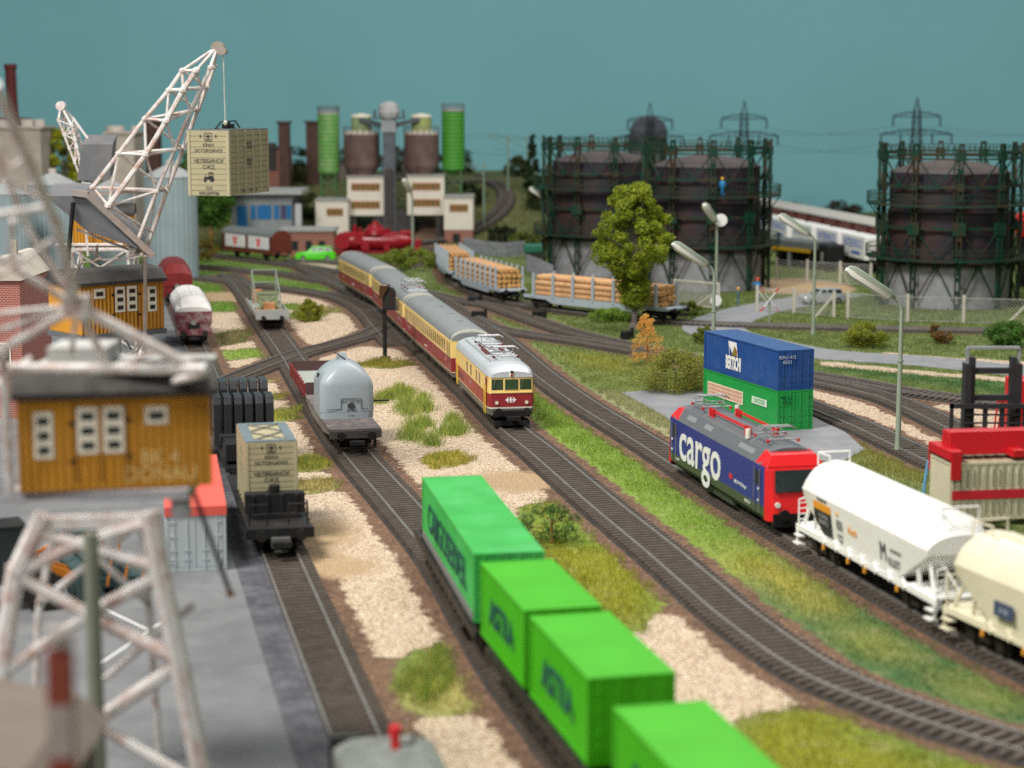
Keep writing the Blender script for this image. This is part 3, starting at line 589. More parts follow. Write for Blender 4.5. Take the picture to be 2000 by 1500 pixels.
# ------------------------------------------------------------ blue and red cargo locomotive
def cargo_engine():
    L_ = 16.4; loc, rz = on_track('freight', 88.3, L_); h = L_ / 2
    t = thing('cargo_locomotive', 'blue freight locomotive with red cab ends and white cargo lettering', 'locomotive', loc, rz)
    M_bl = bands('blue_livery', [(0, (.055, .075, .055)), (1.16, (.016, .030, .22))], .35); M_rd = mat('red_cab', (.66, .014, .018), .33, var=.03); M_gr = mat('slate_roof', (.115, .125, .135), .45, var=.05)
    body = [(-1.45, .72), (-1.49, 1.16), (-1.49, 3.05), (1.49, 3.05), (1.49, 1.16), (1.45, .72)]
    MB().prism(body, -h + .7, h - .7).build('body', M_bl, t)
    MB().prism([(-1.49, 3.052), (-1.05, 3.66), (-.4, 3.82), (.4, 3.82), (1.05, 3.66), (1.49, 3.052)], -h + 1.3, h - 1.3).build('roof', M_gr, t)
    for s in (-1, 1):
        c = MB(); X = lambda d: s * (h - d)
        c.loft([[(X(.699), -1.495, .55), (X(.699), -1.495, 3.06), (X(.699), 1.495, 3.06), (X(.699), 1.495, .55)],
                [(X(.3), -1.43, .55), (X(.6), -1.43, 3.06), (X(.6), 1.43, 3.06), (X(.3), 1.43, .55)],
                [(X(.02), -1.2, .6), (X(.5), -1.2, 2.9), (X(.5), 1.2, 2.9), (X(.02), 1.2, .6)]]); cab = c.build('cab', M_rd, t, bevel=.05)
        k = MB(); k.loft([[(X(2.05), -1.50, 3.055), (X(1.75), -1.1, 3.70), (X(1.75), 1.1, 3.70), (X(2.05), 1.50, 3.055)], [(X(.55), -1.45, 3.055), (X(.95), -1.1, 3.6), (X(.95), 1.1, 3.6), (X(.55), 1.45, 3.055)]]); k.build('cab_roof', M_rd, cab, bevel=.05)
        MB().add([(X(.49), -1.05, 2.92), (X(.49), 1.05, 2.92), (X(.175), 1.1, 1.95), (X(.175), -1.1, 1.95), (X(.6), -1.05, 2.92), (X(.6), 1.05, 2.92), (X(.4), 1.1, 1.95), (X(.4), -1.1, 1.95)], [(0, 1, 2, 3), (7, 6, 5, 4), (0, 4, 5, 1), (1, 5, 6, 2), (2, 6, 7, 3), (3, 7, 4, 0)]).build('windscreen', M_glass, cab)
        for y in (-1, 1):
            MB().b(min(X(1.9), X(1.25)), max(X(1.9), X(1.25)), y * 1.495 - .02, y * 1.495 + .02, 2.1, 2.75).build('cab_window', M_glass, t)
            for dx in (1.2, 1.95): MB().path([(X(dx), y * 1.55, .8), (X(dx), y * 1.55, 2.9)], .025).build('handrail', M_steel, t)
            for z in (1.35, 1.9): MB().b(min(X(1.25), X(1.35)), max(X(1.25), X(1.35)), y * 1.56 - .03, y * 1.56 + .03, z, z + .1).build('door_hinge', M_white, t)
            MB().xcyl(y * 1.0, 1.35, X(.22), X(.1), .13, 12).build('headlight', M_white, cab)
        MB().b(min(X(.35), X(-.02)), max(X(.35), X(-.02)), -1.25, 1.25, .35, .95).build('buffer_beam', M_black, t); buffers(t, X(0), 1.0, s, M_black)
        panto(t, s * (h - 3.2), 3.95, mat('pantograph_grey', (.30, .31, .31), .4, .5), s=-s, base=M_red)
        for y in (-.95,): MB().cyl(s * (h - 4.6), y * s, 3.75, 4.2, .13, 12).build('roof_insulator', mat('porcelain', (.72, .68, .58), .3), t)
    for y in (-.62, .62):
        b = MB(); a0, a1 = (-3.2, 2.9) if y < 0 else (-2.7, 3.4)
        x = a0
        b.path([(a0, y, 4.05), (a1, y, 4.05)], .045)
        while x < a1:
            b.cyl(x, y, 4.0, 4.12, .085, 8); x += .42
        for x in (a0, a0 + .5, a1 - .5, a1):
            for q in range(5): b.cyl(x, y, 3.75 + q * .09, 3.80 + q * .09, .13 - .03 * (q % 2), 8)
            b.cyl(x, y, 3.74, 4.16, .07, 8)
        b.build('insulator_row', M_red, t)
    hp = MB()
    for x, l in ((-5.1, 1.4), (-2.2, 1.2), (3.2, 2.2)): hp.prism([(-1.33, 3.30), (-1.17, 3.52), (-1.14, 3.50), (-1.30, 3.28)], x, x + l)
    hp.build('roof_panels', mat('pale_panel', (.22, .235, .245), .4), t)
    M_cg = mat('cargo_lettering', (.74, .76, .72), .5)
    for s in (-1, 1):
        rot = (math.pi / 2, 0, 0) if s < 0 else (math.pi / 2, 0, math.pi)
        txt('cargo', 3.0, (-2.3, s * 1.51, 2.03), M_cg, t, rot, sx=1.05, bold=.035)
        MB().b(2.5, 2.95, s * 1.50 - .012, s * 1.50 + .012, 1.62, 1.85).build('crest', M_red, t)
        txt('SBB CFF FFS Cargo', .22, (4.15, s * 1.51, 1.62), M_cg, t, rot)
        txt('482 012-4', .2, (5.2, s * 1.50, .98), M_cg, t, rot); txt('482 012-4', .16, (-6.1, s * 1.50, .98), M_cg, t, rot)
    u = MB(); u.b(-h + .9, h - .9, -1.3, 1.3, .5, .75); u.b(-2.4, 2.4, -1.25, 1.25, .2, .6); u.build('underframe_boxes', mat('olive_underframe', (.05, .065, .045), .6), t)
    for x in (-h + 3.5, h - 3.5): bogie(t, x, wb=1.35, r=.55)
cargo_engine()
# ------------------------------------------------------------ rounded grain hoppers
def hopper(Ya, L_, label, m, name='hopper_wagon', deco=None):
    loc, rz = on_track('freight', Ya, L_); h = L_ / 2; t = thing(name, label, 'hopper wagon', loc, rz, 'round-topped hopper wagons behind the cargo locomotive')
    top = [(-1.53, 3.0), (-1.38, 3.36), (-1.20, 3.66), (-1.0, 3.88), (-.75, 4.04), (-.4, 4.17), (0, 4.22), (.4, 4.17), (.75, 4.04), (1.0, 3.88), (1.20, 3.66), (1.38, 3.36), (1.53, 3.0)]
    def ring(x, zb, hb, k): return [(x, y * k, 3.0 + (z - 3.0) * (1 if k == 1 else .45 if x > 0 else .85) - (0 if k == 1 else .06)) for y, z in top] + [(x, hb, zb), (x, -hb, zb)]
    MB().loft([ring(-h + .75, 2.75, 1.36, .93), ring(-h + 1.1, 2.5, 1.42, 1), ring(-h + 3.2, 1.25, 1.30, 1), ring(h - 3.4, 1.25, 1.30, 1), ring(h - 1.5, 2.3, 1.40, 1), ring(h - .75, 2.75, 1.36, .93)]).build('body', m, t, smooth=True, ang=21)
    MB().b(-h + 1.9, h - 1.9, -.28, .28, 4.18, 4.30).build('roof_hatch', m, t, bevel=.03)
    for s in (-1, 1): g = MB(); g.path([(s * (h - .9), -.75, 4.0), (s * (h - .9), -.75, 4.55), (s * (h - 2.2), -.75, 4.6), (s * (h - 2.2), -.75, 4.2)], .04).path([(s * (h - .9), .75, 4.0), (s * (h - .9), .75, 4.55), (s * (h - .9), -.75, 4.55)], .04).build('roof_railing', m, t)
    fr = MB()
    for y in (-1.28, 1.28): fr.b(-h, h, y - .09, y + .09, .95, 1.2)
    for s in (-1, 1):
        fr.b(min(s * h, s * (h - .25)), max(s * h, s * (h - .25)), -1.3, 1.3, .85, 1.2); fr.b(min(s * h, s * (h - 2.6)), max(s * h, s * (h - 2.6)), -1.2, 1.2, 1.19, 1.25)
        for y in (-1.2, 1.2): fr.bar((s * (h - .5), y, 1.2), (s * (h - 1.25), y * .9, 2.6), .12, .1); fr.bar((s * (h - 1.8), y, 1.2), (s * (h - 1.9), y, 2.1), .14, .12)
        fr.bar((s * (h - .6), 0, 1.2), (s * (h - 1.1), .8, 2.6), .1, .1); fr.bar((s * (h - .6), 0, 1.2), (s * (h - 1.1), -.8, 2.6), .1, .1)
    for k in range(7):
        x = -h + 3.0 + k * (L_ - 6) / 6
        for y in (-1.38, 1.38): fr.bar((x, y, 1.3), (x + .35, y, 1.0), .12, .2)
    fr.build('underframe', m, t)
    ch = MB()
    for x in (-2.4, -.8, .8, 2.4): ch.loft([[(x - .75, -1.0, 1.25), (x + .75, -1.0, 1.25), (x + .75, 1.0, 1.25), (x - .75, 1.0, 1.25)], [(x - .3, -.6, .5), (x + .3, -.6, .5), (x + .3, .6, .5), (x - .3, .6, .5)]])
    ch.build('discharge_chutes', M_wheel, t)
    for s in (-1, 1):
        for k in range(2): st_ = MB(); st_.b(min(s * h - s * .1, s * h - s * .7), max(s * h - s * .1, s * h - s * .7), -1.55, -1.2, .35, .42); st_.b(min(s * h - s * .1, s * h - s * .7), max(s * h - s * .1, s * h - s * .7), -1.5, -1.2, .7, .76); st_.b(min(s * h - s * .1, s * h - s * .18), max(s * h - s * .1, s * h - s * .18), -1.4, -1.3, .35, 1.0)
        st_.build('foot_step', m, t)
        l = MB(); l.path([(s * (h - .15), -1.3, 1.2), (s * (h - .15), -1.3, 2.3), (s * (h - .15), -.9, 2.4), (s * (h - .15), -.9, 1.2)], .035)
        for k in range(4): l.tube((s * (h - .15), -1.3, 1.4 + k * .25), (s * (h - .15), -.9, 1.4 + k * .25), .025)
        l.build('end_ladder', m, t)
        buffers(t, s * h, 1.05, s)
        bogie(t, s * (h - 2.4), wb=.95, r=.44)
    for x in (-3.8, -1.2, .5, 3.6): MB().b(x, x + .14, -1.46, -1.38, .72, .95).build('reflector', mat('orange_reflector', (.75, .33, .04), .3), t)
    if deco: deco(t, h)
    return t
M_wh = mat('hopper_white', (.83, .83, .81), .36, var=.03, dust=(.66, .64, .58), dustk=.35, ds=.8); M_be = mat('hopper_ivory', (.72, .67, .50), .36, var=.03, dust=(.58, .52, .38), dustk=.35, ds=.8)
M_or = mat('orange_print', (.80, .33, .03), .5)
def deco1(t, h):
    yy = lambda z: -(1.53 - (3.0 - z) * .125) - .012; R = (math.radians(90 + 7.1), 0, 0)
    def plate(pts, nm, m, o=0): MB().add([(x, yy(z) - o, z) for x, z in pts], [tuple(range(len(pts)))]).build(nm, m, t)
    plate([(-h + 2.2, 2.45), (-h + 4.1, 2.45), (-h + 4.1, 1.35), (-h + 3.1, 1.35), (-h + 2.2, 1.95)], 'black_panel', mat('panel_black', (.03, .03, .035), .5))
    plate([(-h + 2.2, 2.75), (-h + 4.1, 2.75), (-h + 4.1, 2.4), (-h + 2.2, 2.4)], 'orange_band', M_or, .004)
    def w_(s_, q, x, z, m, **k): txt(s_, q, (x, yy(z) - .012, z), m, t, R, **k)
    w_('TRANSPORT', .2, -h + 3.2, 2.88, M_ink); w_('12 34 56\n78 90 12', .27, -h + 3.2, 2.02, mat('grey_print', (.35, .35, .36), .5))
    w_('101', .66, -h + 4.95, 2.12, M_ink, sx=.8); w_('ab', .3, -h + 4.8, 2.62, M_or); w_('CH 33\nTagps', .2, -h + 4.95, 1.58, M_ink); w_('Ruch', .45, -h + 6.3, 2.15, M_or)
    w_('M', 1.1, -h + 9.3, 2.0, M_ink, sx=.75); w_('ILLET', .48, -h + 9.75, 1.74, M_ink, align='LEFT'); w_('LOCATION', .2, -h + 10.5, 2.25, M_ink)
def deco2(t, h):
    MB().b(-h + 3.6, -h + 4.8, -1.54, -1.52, 1.75, 2.3).build('blue_panel', mat('navy_panel', (.05, .07, .12), .5), t); txt('33 85', .25, (-h + 4.2, -1.545, 2.0), mat('pale_print', (.4, .42, .5), .5), t)
hopper(72.0, 14.0, 'clean white round-topped hopper wagon coupled to the cargo locomotive', M_wh, deco=deco1)
hopper(59.2, 13.0, 'ivory round-topped hopper wagon cut by the right edge of the photo', M_be, deco=deco2)
# ------------------------------------------------------------ containers
def rib_side(mb, x0, x1, y, z0, z1, s, n, d=.045):
    """corrugated long side as real trapezoid ribs"""
    pts = []; wv = (x1 - x0) / n
    for k in range(n):
        a = x0 + k * wv; pts += [(a, 0), (a + wv * .35, 0), (a + wv * .5, d), (a + wv * .85, d)]
    pts.append((x1, 0)); v = []
    for x, dd in pts: v += [(x, y + s * dd, z0), (x, y + s * dd, z1)]
    mb.add(v, [(2 * i, 2 * i + 2, 2 * i + 3, 2 * i + 1) for i in range(len(pts) - 1)])
def container(name, loc, rz, L_, W_, Hh, m, label, group, ribs=32, roof_m=None, smooth_side=False, cat='shipping container'):
    t = thing(name, label, cat, loc, rz, group); h = L_ / 2; w_ = W_ / 2
    b = MB(); b.b(-h + .05, h - .05, -w_ + .07, w_ - .07, .05, Hh - .05)
    for y in (-w_, w_):
        s = 1 if y > 0 else -1; yi = y - s * .06
        if not smooth_side: rib_side(b, -h + .16, h - .16, yi - s * .004, .16, Hh - .1, s, ribs)
        else: b.b(-h + .1, h - .1, min(y, yi), max(y, yi), .12, Hh - .06)
    for x in (-h, h):
        s = 1 if x > 0 else -1; rr = MB()
        for y in (-w_, w_): b.b(min(x, x - s * .16), max(x, x - s * .16), min(y, y - math.copysign(.14, y)), max(y, y - math.copysign(.14, y)), 0, Hh)
        b.b(min(x, x - s * .12), max(x, x - s * .12), -w_ + .14, w_ - .14, 0, .16); b.b(min(x, x - s * .12), max(x, x - s * .12), -w_ + .14, w_ - .14, Hh - .12, Hh)
    for y in (-w_, w_): b.b(-h + .16, h - .16, min(y, y - math.copysign(.06, y)), max(y, y - math.copysign(.06, y)), 0, .15); b.b(-h + .16, h - .16, min(y, y - math.copysign(.06, y)), max(y, y - math.copysign(.06, y)), Hh - .1, Hh - .002)
    b.build('shell', m, t)
    r = MB(); r.b(-h + .14, h - .14, -w_ + .06, w_ - .06, Hh - .06, Hh - .01)
    if not smooth_side and not name.startswith('swap'):
        for k in range(int(ribs * .8)):
            x = -h + .3 + (L_ - .6) * k / (ribs * .8 - 1); r.b(x - .06, x + .06, -w_ + .12, w_ - .12, Hh - .02, Hh + .012)
    r.build('roof', roof_m or m, t)
    for s, x in ((1, h),):
        for y in (-1, 1):
            d = MB(); d.b(x - .06, x - .005, min(y * .02, y * (w_ - .16)), max(y * .02, y * (w_ - .16)), .18, Hh - .14)
            for k in (.3, .75): d.tube((x + .01, y * k * w_ * .95, .14), (x + .01, y * k * w_ * .95, Hh - .1), .03); d.b(x, x + .035, y * k * w_ - .12, y * k * w_ + .12, .9, .96); d.b(x, x + .03, y * k * w_ - .15, y * k * w_ + .15, .5, .55)
            for z in (.35, .9, 1.5, 2.1): d.b(x, x + .03, min(y * (w_ - .18), y * (w_ - .45)), max(y * (w_ - .18), y * (w_ - .45)), z, z + .08)
            d.build('door', m, t)
    return t
a = P(1517.7, 842, .06); b_ = PD(1390.4, 639, 127.8); ax = Vector((a.x - 13.1, a.y - 127.8, 0)).normalized(); rzs = math.atan2(ax.y, ax.x)
nrm = Vector((-ax.y, ax.x, 0)); cc = Vector((a.x, a.y, 0)) - ax * 5.45 + nrm * 1.22
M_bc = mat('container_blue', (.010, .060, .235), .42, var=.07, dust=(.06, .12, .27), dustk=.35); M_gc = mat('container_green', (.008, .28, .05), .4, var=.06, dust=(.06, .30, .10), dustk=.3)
g = container('shipping_container', (cc.x, cc.y, .06), rzs, 10.9, 2.44, 2.50, M_gc, 'bright green ribbed container with red lattice panel, bottom of the two-high stack', 'two-high container stack')
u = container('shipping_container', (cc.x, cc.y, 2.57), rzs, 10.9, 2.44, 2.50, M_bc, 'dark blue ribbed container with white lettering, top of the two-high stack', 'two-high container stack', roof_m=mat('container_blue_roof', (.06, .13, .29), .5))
ps = MB().b(-4.7, .6, -1.25, -1.222, .9, 1.75).build('panel', mat('lattice_panel', (.72, .66, .50), .5), g)
lm = MB()
for k in range(27):
    for r_ in range(3): lm.add([(-4.62 + k * .19 + o, -1.256, .98 + r_ * .25 + z) for o, z in ((.0, 0), (.10, 0), (.16, .2), (.06, .2))], [(0, 1, 2, 3)])
lm.build('lattice_print', mat('lattice_red', (.55, .10, .05), .5), ps)
MB().b(1.9, 4.0, -1.245, -1.222, 1.25, 1.7).build('panel', mat('pale_sign', (.62, .72, .60), .5), g); txt('DRESSER', .42, (2.95, -1.25, 1.47), mat('green_print', (.02, .3, .1), .5), g, sx=.95)
txt('40 G1\n4310', .3, (5.51, -.62, 1.9), mat('dark_green_print', (.01, .07, .03), .5), g, (math.pi / 2, 0, math.pi / 2)); txt('IEAU 412\n45G1', .3, (5.51, -.62, 1.9), mat('pale_blue_print', (.45, .5, .6), .5), u, (math.pi / 2, 0, math.pi / 2))
txt('BERTSCHI', 1.15, (-.9, -1.235, .85), M_white, u, sx=.44, bold=.05)
em = MB(); em.add([(-1.65, -1.236, 2.28), (-.45, -1.236, 2.28), (-.25, -1.236, 1.4), (-1.5, -1.236, 1.4)], [(0, 1, 2, 3)]); eo = em.build('emblem', M_white, u)
MB().add([(-1.5, -1.24, 2.0), (-.95, -1.24, 1.4), (-1.45, -1.24, 1.4)], [(0, 1, 2)]).build('emblem_peak', M_bc, eo); MB().add([(-.72, -1.242, 2.05), (-.35, -1.242, 1.4), (-1.15, -1.242, 1.4)], [(0, 1, 2)]).build('emblem_peak', mat('emblem_olive', (.22, .17, .03), .5), eo); MB().add([(-.72, -1.244, 2.05), (-.35, -1.244, 1.75), (-.35, -1.244, 1.42)], [(0, 1, 2)]).build('emblem_peak', mat('emblem_brown', (.33, .08, .03), .5), eo)
# green container train
M_g1 = mat('swap_green', (.042, .37, .065), .5, var=.14, vs=.45, dust=(.10, .40, .16), dustk=.5, ds=.5); M_g2 = mat('lime_green', (.05, .37, .006), .5, var=.07, vs=.5)
M_sh = mat('faded_navy_print', (.012, .075, .065), .7)
def flat_wagon(tr, Ya, L_, label, zt=1.2, m=None, group='flat wagons of the green container train'):
    loc, rz = on_track(tr, Ya, L_); h = L_ / 2; t = thing('container_wagon', label, 'flat wagon', loc, rz, group); m = m or M_wheel
    f = MB()
    for y in (-1.36, 1.36):
        f.b(-h, h, y - .1, y + .1, .85, zt - .02); f.b(-h + 3.4, h - 3.4, y - .08, y + .08, .38, .5)
        for k in range(9): x = -h + 3.4 + k * (L_ - 6.8) / 9; f.bar((x, y, .44), (x + (L_ - 6.8) / 18, y, .9), .08, .1); f.bar((x + (L_ - 6.8) / 18, y, .9), (x + (L_ - 6.8) / 9, y, .44), .08, .1)
    for k in range(int(L_ / 1.6) + 1):
        x = -h + .15 + k * (L_ - .3) / int(L_ / 1.6); f.b(x - .12, x + .12, -1.1, 1.1, .85, zt - .06)
    f.b(-h, h, -.2, .2, .7, 1.1); f.build('frame', m, t)
    for s in (-1, 1): buffers(t, s * h, 1.0, s); bogie(t, s * (h - 2.0), wb=.9, r=.44)
    bk = MB(); bk.b(-1, 1.4, -1.0, -.7, .35, .75); bk.cyl(2.2, -.8, .35, .7, .2); bk.build('brake_gear', M_wheel, t)
    return t
flat_wagon('siding', 67.3, 17.2, 'black skeletal wagon under the farthest large green container'); flat_wagon('siding', 49.0, 17.2, 'black skeletal wagon under the two middle lime containers'); flat_wagon('siding', 31, 16.8, 'black skeletal wagon under the nearest lime container')
GT = 'green containers on the near freight train'
def on_wagon(Ya, L_, Hh, m, label, text, ts, z0=1.22, nm='swap_container', W_=2.6):
    (x, y, z), rz = on_track('siding', Ya, L_)
    q = container(nm, (x, y, RT + z0), rz, L_, W_, Hh, m, label, GT, ribs=int(L_ * 2.6))
    txt(text, ts, (0, -W_ / 2 - .006, Hh * .47), M_sh, q, sx=.95, bold=.03); txt(text, ts, (0, W_ / 2 + .006, Hh * .47), M_sh, q, (math.pi / 2, 0, math.pi), bold=.03); return q
c1 = on_wagon(68.4, 14.6, 2.55, M_g1, 'long mid-green container with dark lettering, farthest of the near green train', 'CARGOSERVER', 1.65, z0=1.25)
MB().b(-7.0, 7.1, -1.34, -1.305, .0, .32).build('grey_sill', mat('sill_grey', (.17, .175, .17), .6), c1)
on_wagon(60.6, 6.7, 2.6, M_g2, 'lime container right in front of the long mid-green one', 'ASTRA', 1.3); on_wagon(53.5, 6.9, 2.6, M_g2, 'lime container between two other lime ones on the near train', 'ASTRA', 1.3, z0=1.25); on_wagon(44.0, 7.0, 2.6, M_g2, 'nearest lime container cut by the bottom edge of the photo', 'ASTRA', 1.3)
# ------------------------------------------------------------ grey hooded wagon and low red wagon
def hood_wagon():
    L_ = 13.5; loc, rz = on_track('siding', 109.6, L_); h = L_ / 2; t = thing('depressed_wagon', 'dark flat wagon with planked deck carrying a light grey hood', 'flat wagon', loc, rz)
    MB().b(-h, h, -1.5, 1.5, 1.12, 1.3).build('deck', mat('worn_planks', (.135, .115, .115), .8, var=.25, vs=2.5, dust=(.26, .23, .22), dustk=.5, ds=1.2), t)
    f = MB()
    for y in (-1.42, 1.42): f.prism([(-h, .98), (-h, 1.115), (h, 1.115), (h, .98), (h - 3.4, .62), (-h + 3.4, .62)], y - .05, y + .05, 'y')
    f.build('side_sill', mat('weathered_sill', (.20, .185, .16), .7, dust=(.10, .08, .06), dustk=.6), t)
    e = MB(); e.b(h - .02, h + .16, -1.5, 1.5, .78, 1.22)
    for y in (-1.2, -.6, -.2, .2, .6, 1.2): e.xcyl(y, 1.08, h + .15, h + .2, .05, 8)
    e.build('buffer_beam', mat('beam_dark', (.075, .07, .065), .6), t); buffers(t, h + .15, .98, 1, M_wheel); buffers(t, -h, .98, -1)
    MB().path([(h + .1, -1.0, .4), (h + .35, -1.0, .25), (h + .35, 1.0, .25), (h + .1, 1.0, .4)], .05).b(h, h + .1, -1.2, -1.05, .2, .8).b(h, h + .1, 1.05, 1.2, .2, .8).build('step_irons', M_wheel, t)
    for x in (-h + 2.2, h - 2.2): bogie(t, x, wb=.95, r=.46)
    # hood
    HS = 1
    q = thing('grey_hood', 'light grey rounded cover with sloping shoulders standing on the planked wagon', 'load cover', (loc[0], loc[1], RT + 1.3), rz); cx = h - 5.6
    q.location = Vector((loc[0], loc[1], RT + 1.3)) + Vector((math.cos(rz), math.sin(rz), 0)) * cx
    M_hd = mat('hood_grey', (.30, .345, .375), .36, var=.03)
    def lvl(z, sx, sy, c=.25): return [(sx, -sy + c, z), (sx, sy - c, z), (sx - c, sy, z), (-sx + c, sy, z), (-sx, sy - c, z), (-sx, -sy + c, z), (-sx + c, -sy, z), (sx - c, -sy, z)]
    def lvf(z, sx, sy, c, bow):
        r = lvl(z, sx, sy, c); fr = [(sx + bow * math.cos(a) , (sy - c) * math.sin(a), z) for a in np.linspace(-math.pi / 2, math.pi / 2, 9)]; return fr + r[2:]
    hb = MB(); hb.loft([lvf(0, 1.85, 1.36, .2, .14), lvf(.42, 1.85, 1.36, .2, .14)]); hb.build('base_rim', M_hd, q)
    hb = MB(); hb.loft([lvf(.44, 1.80, 1.40, .2, .12), lvf(2.15, 1.78, 1.38, .2, .12), lvf(2.5, 1.72, 1.31, .24, .12), lvf(2.85, 1.60, 1.16, .28, .12), lvf(3.15, 1.44, .97, .3, .11), lvf(3.4, 1.25, .74, .28, .10), lvf(3.58, 1.05, .48, .2, .08), lvf(3.68, .9, .26, .1, .05)]); hb.build('shell', M_hd, q, smooth=True, ang=32)
    MB().loft([[(.25, -.25, 3.6), (.25, .25, 3.6), (-1.0, .3, 3.6), (-1.0, -.3, 3.6)], [(.1, -.18, 4.1), (.1, .18, 4.1), (-.7, .2, 4.05), (-.7, -.2, 4.05)]]).build('top_cap', M_hd, q)
    p_ = MB(); p_.add([(1.93, -.32, .72), (1.93, .72, .72), (1.93, .72, 1.3), (1.93, -.32, 1.3)], [(0, 1, 2, 3)])
    for y0, z0, y1, z1 in ((-.32, 1.35, .72, 1.35), (-.32, .65, -.32, 1.35), (.72, .65, .72, 1.35), (-.32, .65, -1.1, .65), (.72, .65, 1.1, .65), (0, .45, 0, .65), (.45, .45, .45, .65)): p_.tube((1.94, y0, z0), (1.94, y1, z1), .018, 4)
    p_.v = p_.v[4:]; p_.f = [tuple(i - 4 for i in f_) for f_ in p_.f[1:]]
    p_.build('panel_lines', mat('line_ink', (.07, .08, .09), .6), q)
    txt('EUF 1234 567', .17, (1.95, .2, 1.15), M_ink, q, (math.pi / 2, 0, math.pi / 2)); txt('24 000', .13, (1.95, .2, .55), M_ink, q, (math.pi / 2, 0, math.pi / 2)); txt('8 150', .13, (1.99, .2, .2), M_ink, q, (math.pi / 2, 0, math.pi / 2))
    MB().xcyl(.2, .85, 1.9, 1.97, .2, 14).build('socket', mat('socket_dark', (.05, .05, .05), .3), q)
    MB().path([(.3, .1, 3.75), (.2, -.35, 4.15), (-.1, -.5, 4.2)], .03).build('lifting_cable', M_black, q)
    lv = MB()
    for k in range(3): lv.b(-.5 + .22 * k, -.42 + .22 * k, -1.32, -1.22, 2.35, 2.75)
    lv.build('vents', M_ink, q); MB().path([(.7, 1.35, .95), (.7, 2.3, .95)], .06).build('handle_bar', M_black, q)
    q.scale = (1.0, 1.15, .89)
    # red wagon behind
    L2 = 10.5; loc2, rz2 = on_track('siding', 124.2, L2); h2 = L2 / 2; r = thing('open_wagon', 'low open wagon with wine red sides and pale floor behind the grey hood', 'open wagon', loc2, rz2)
    MB().b(-h2, h2, -1.4, 1.4, 1.1, 1.22).build('floor', mat('pale_floor', (.33, .36, .33), .7), r)
    for y in (-1.42, 1.42):
        s = MB(); s.b(-h2, h2, y - .05, y + .05, 1.1, 1.75)
        for k in range(8): x = -h2 + .3 + k * (L2 - .6) / 7; s.b(x - .08, x + .08, y - .1, y + .1, .95, 1.8)
        s.build('side_wall', mat('wine_wagon', (.19, .03, .03), .5, var=.1), r)
    for x in (-h2, h2): MB().b(x - .05, x + .05, -1.36, 1.36, 1.1, 1.9).build('end_wall', mat('wagon_brown', (.09, .05, .05), .6), r)
    MB().b(-h2, h2, -1.2, 1.2, .8, 1.08).build('frame', M_wheel, r)
    for x in (-h2 + 1.8, h2 - 1.8): bogie(r, x, wb=.9)
hood_wagon()
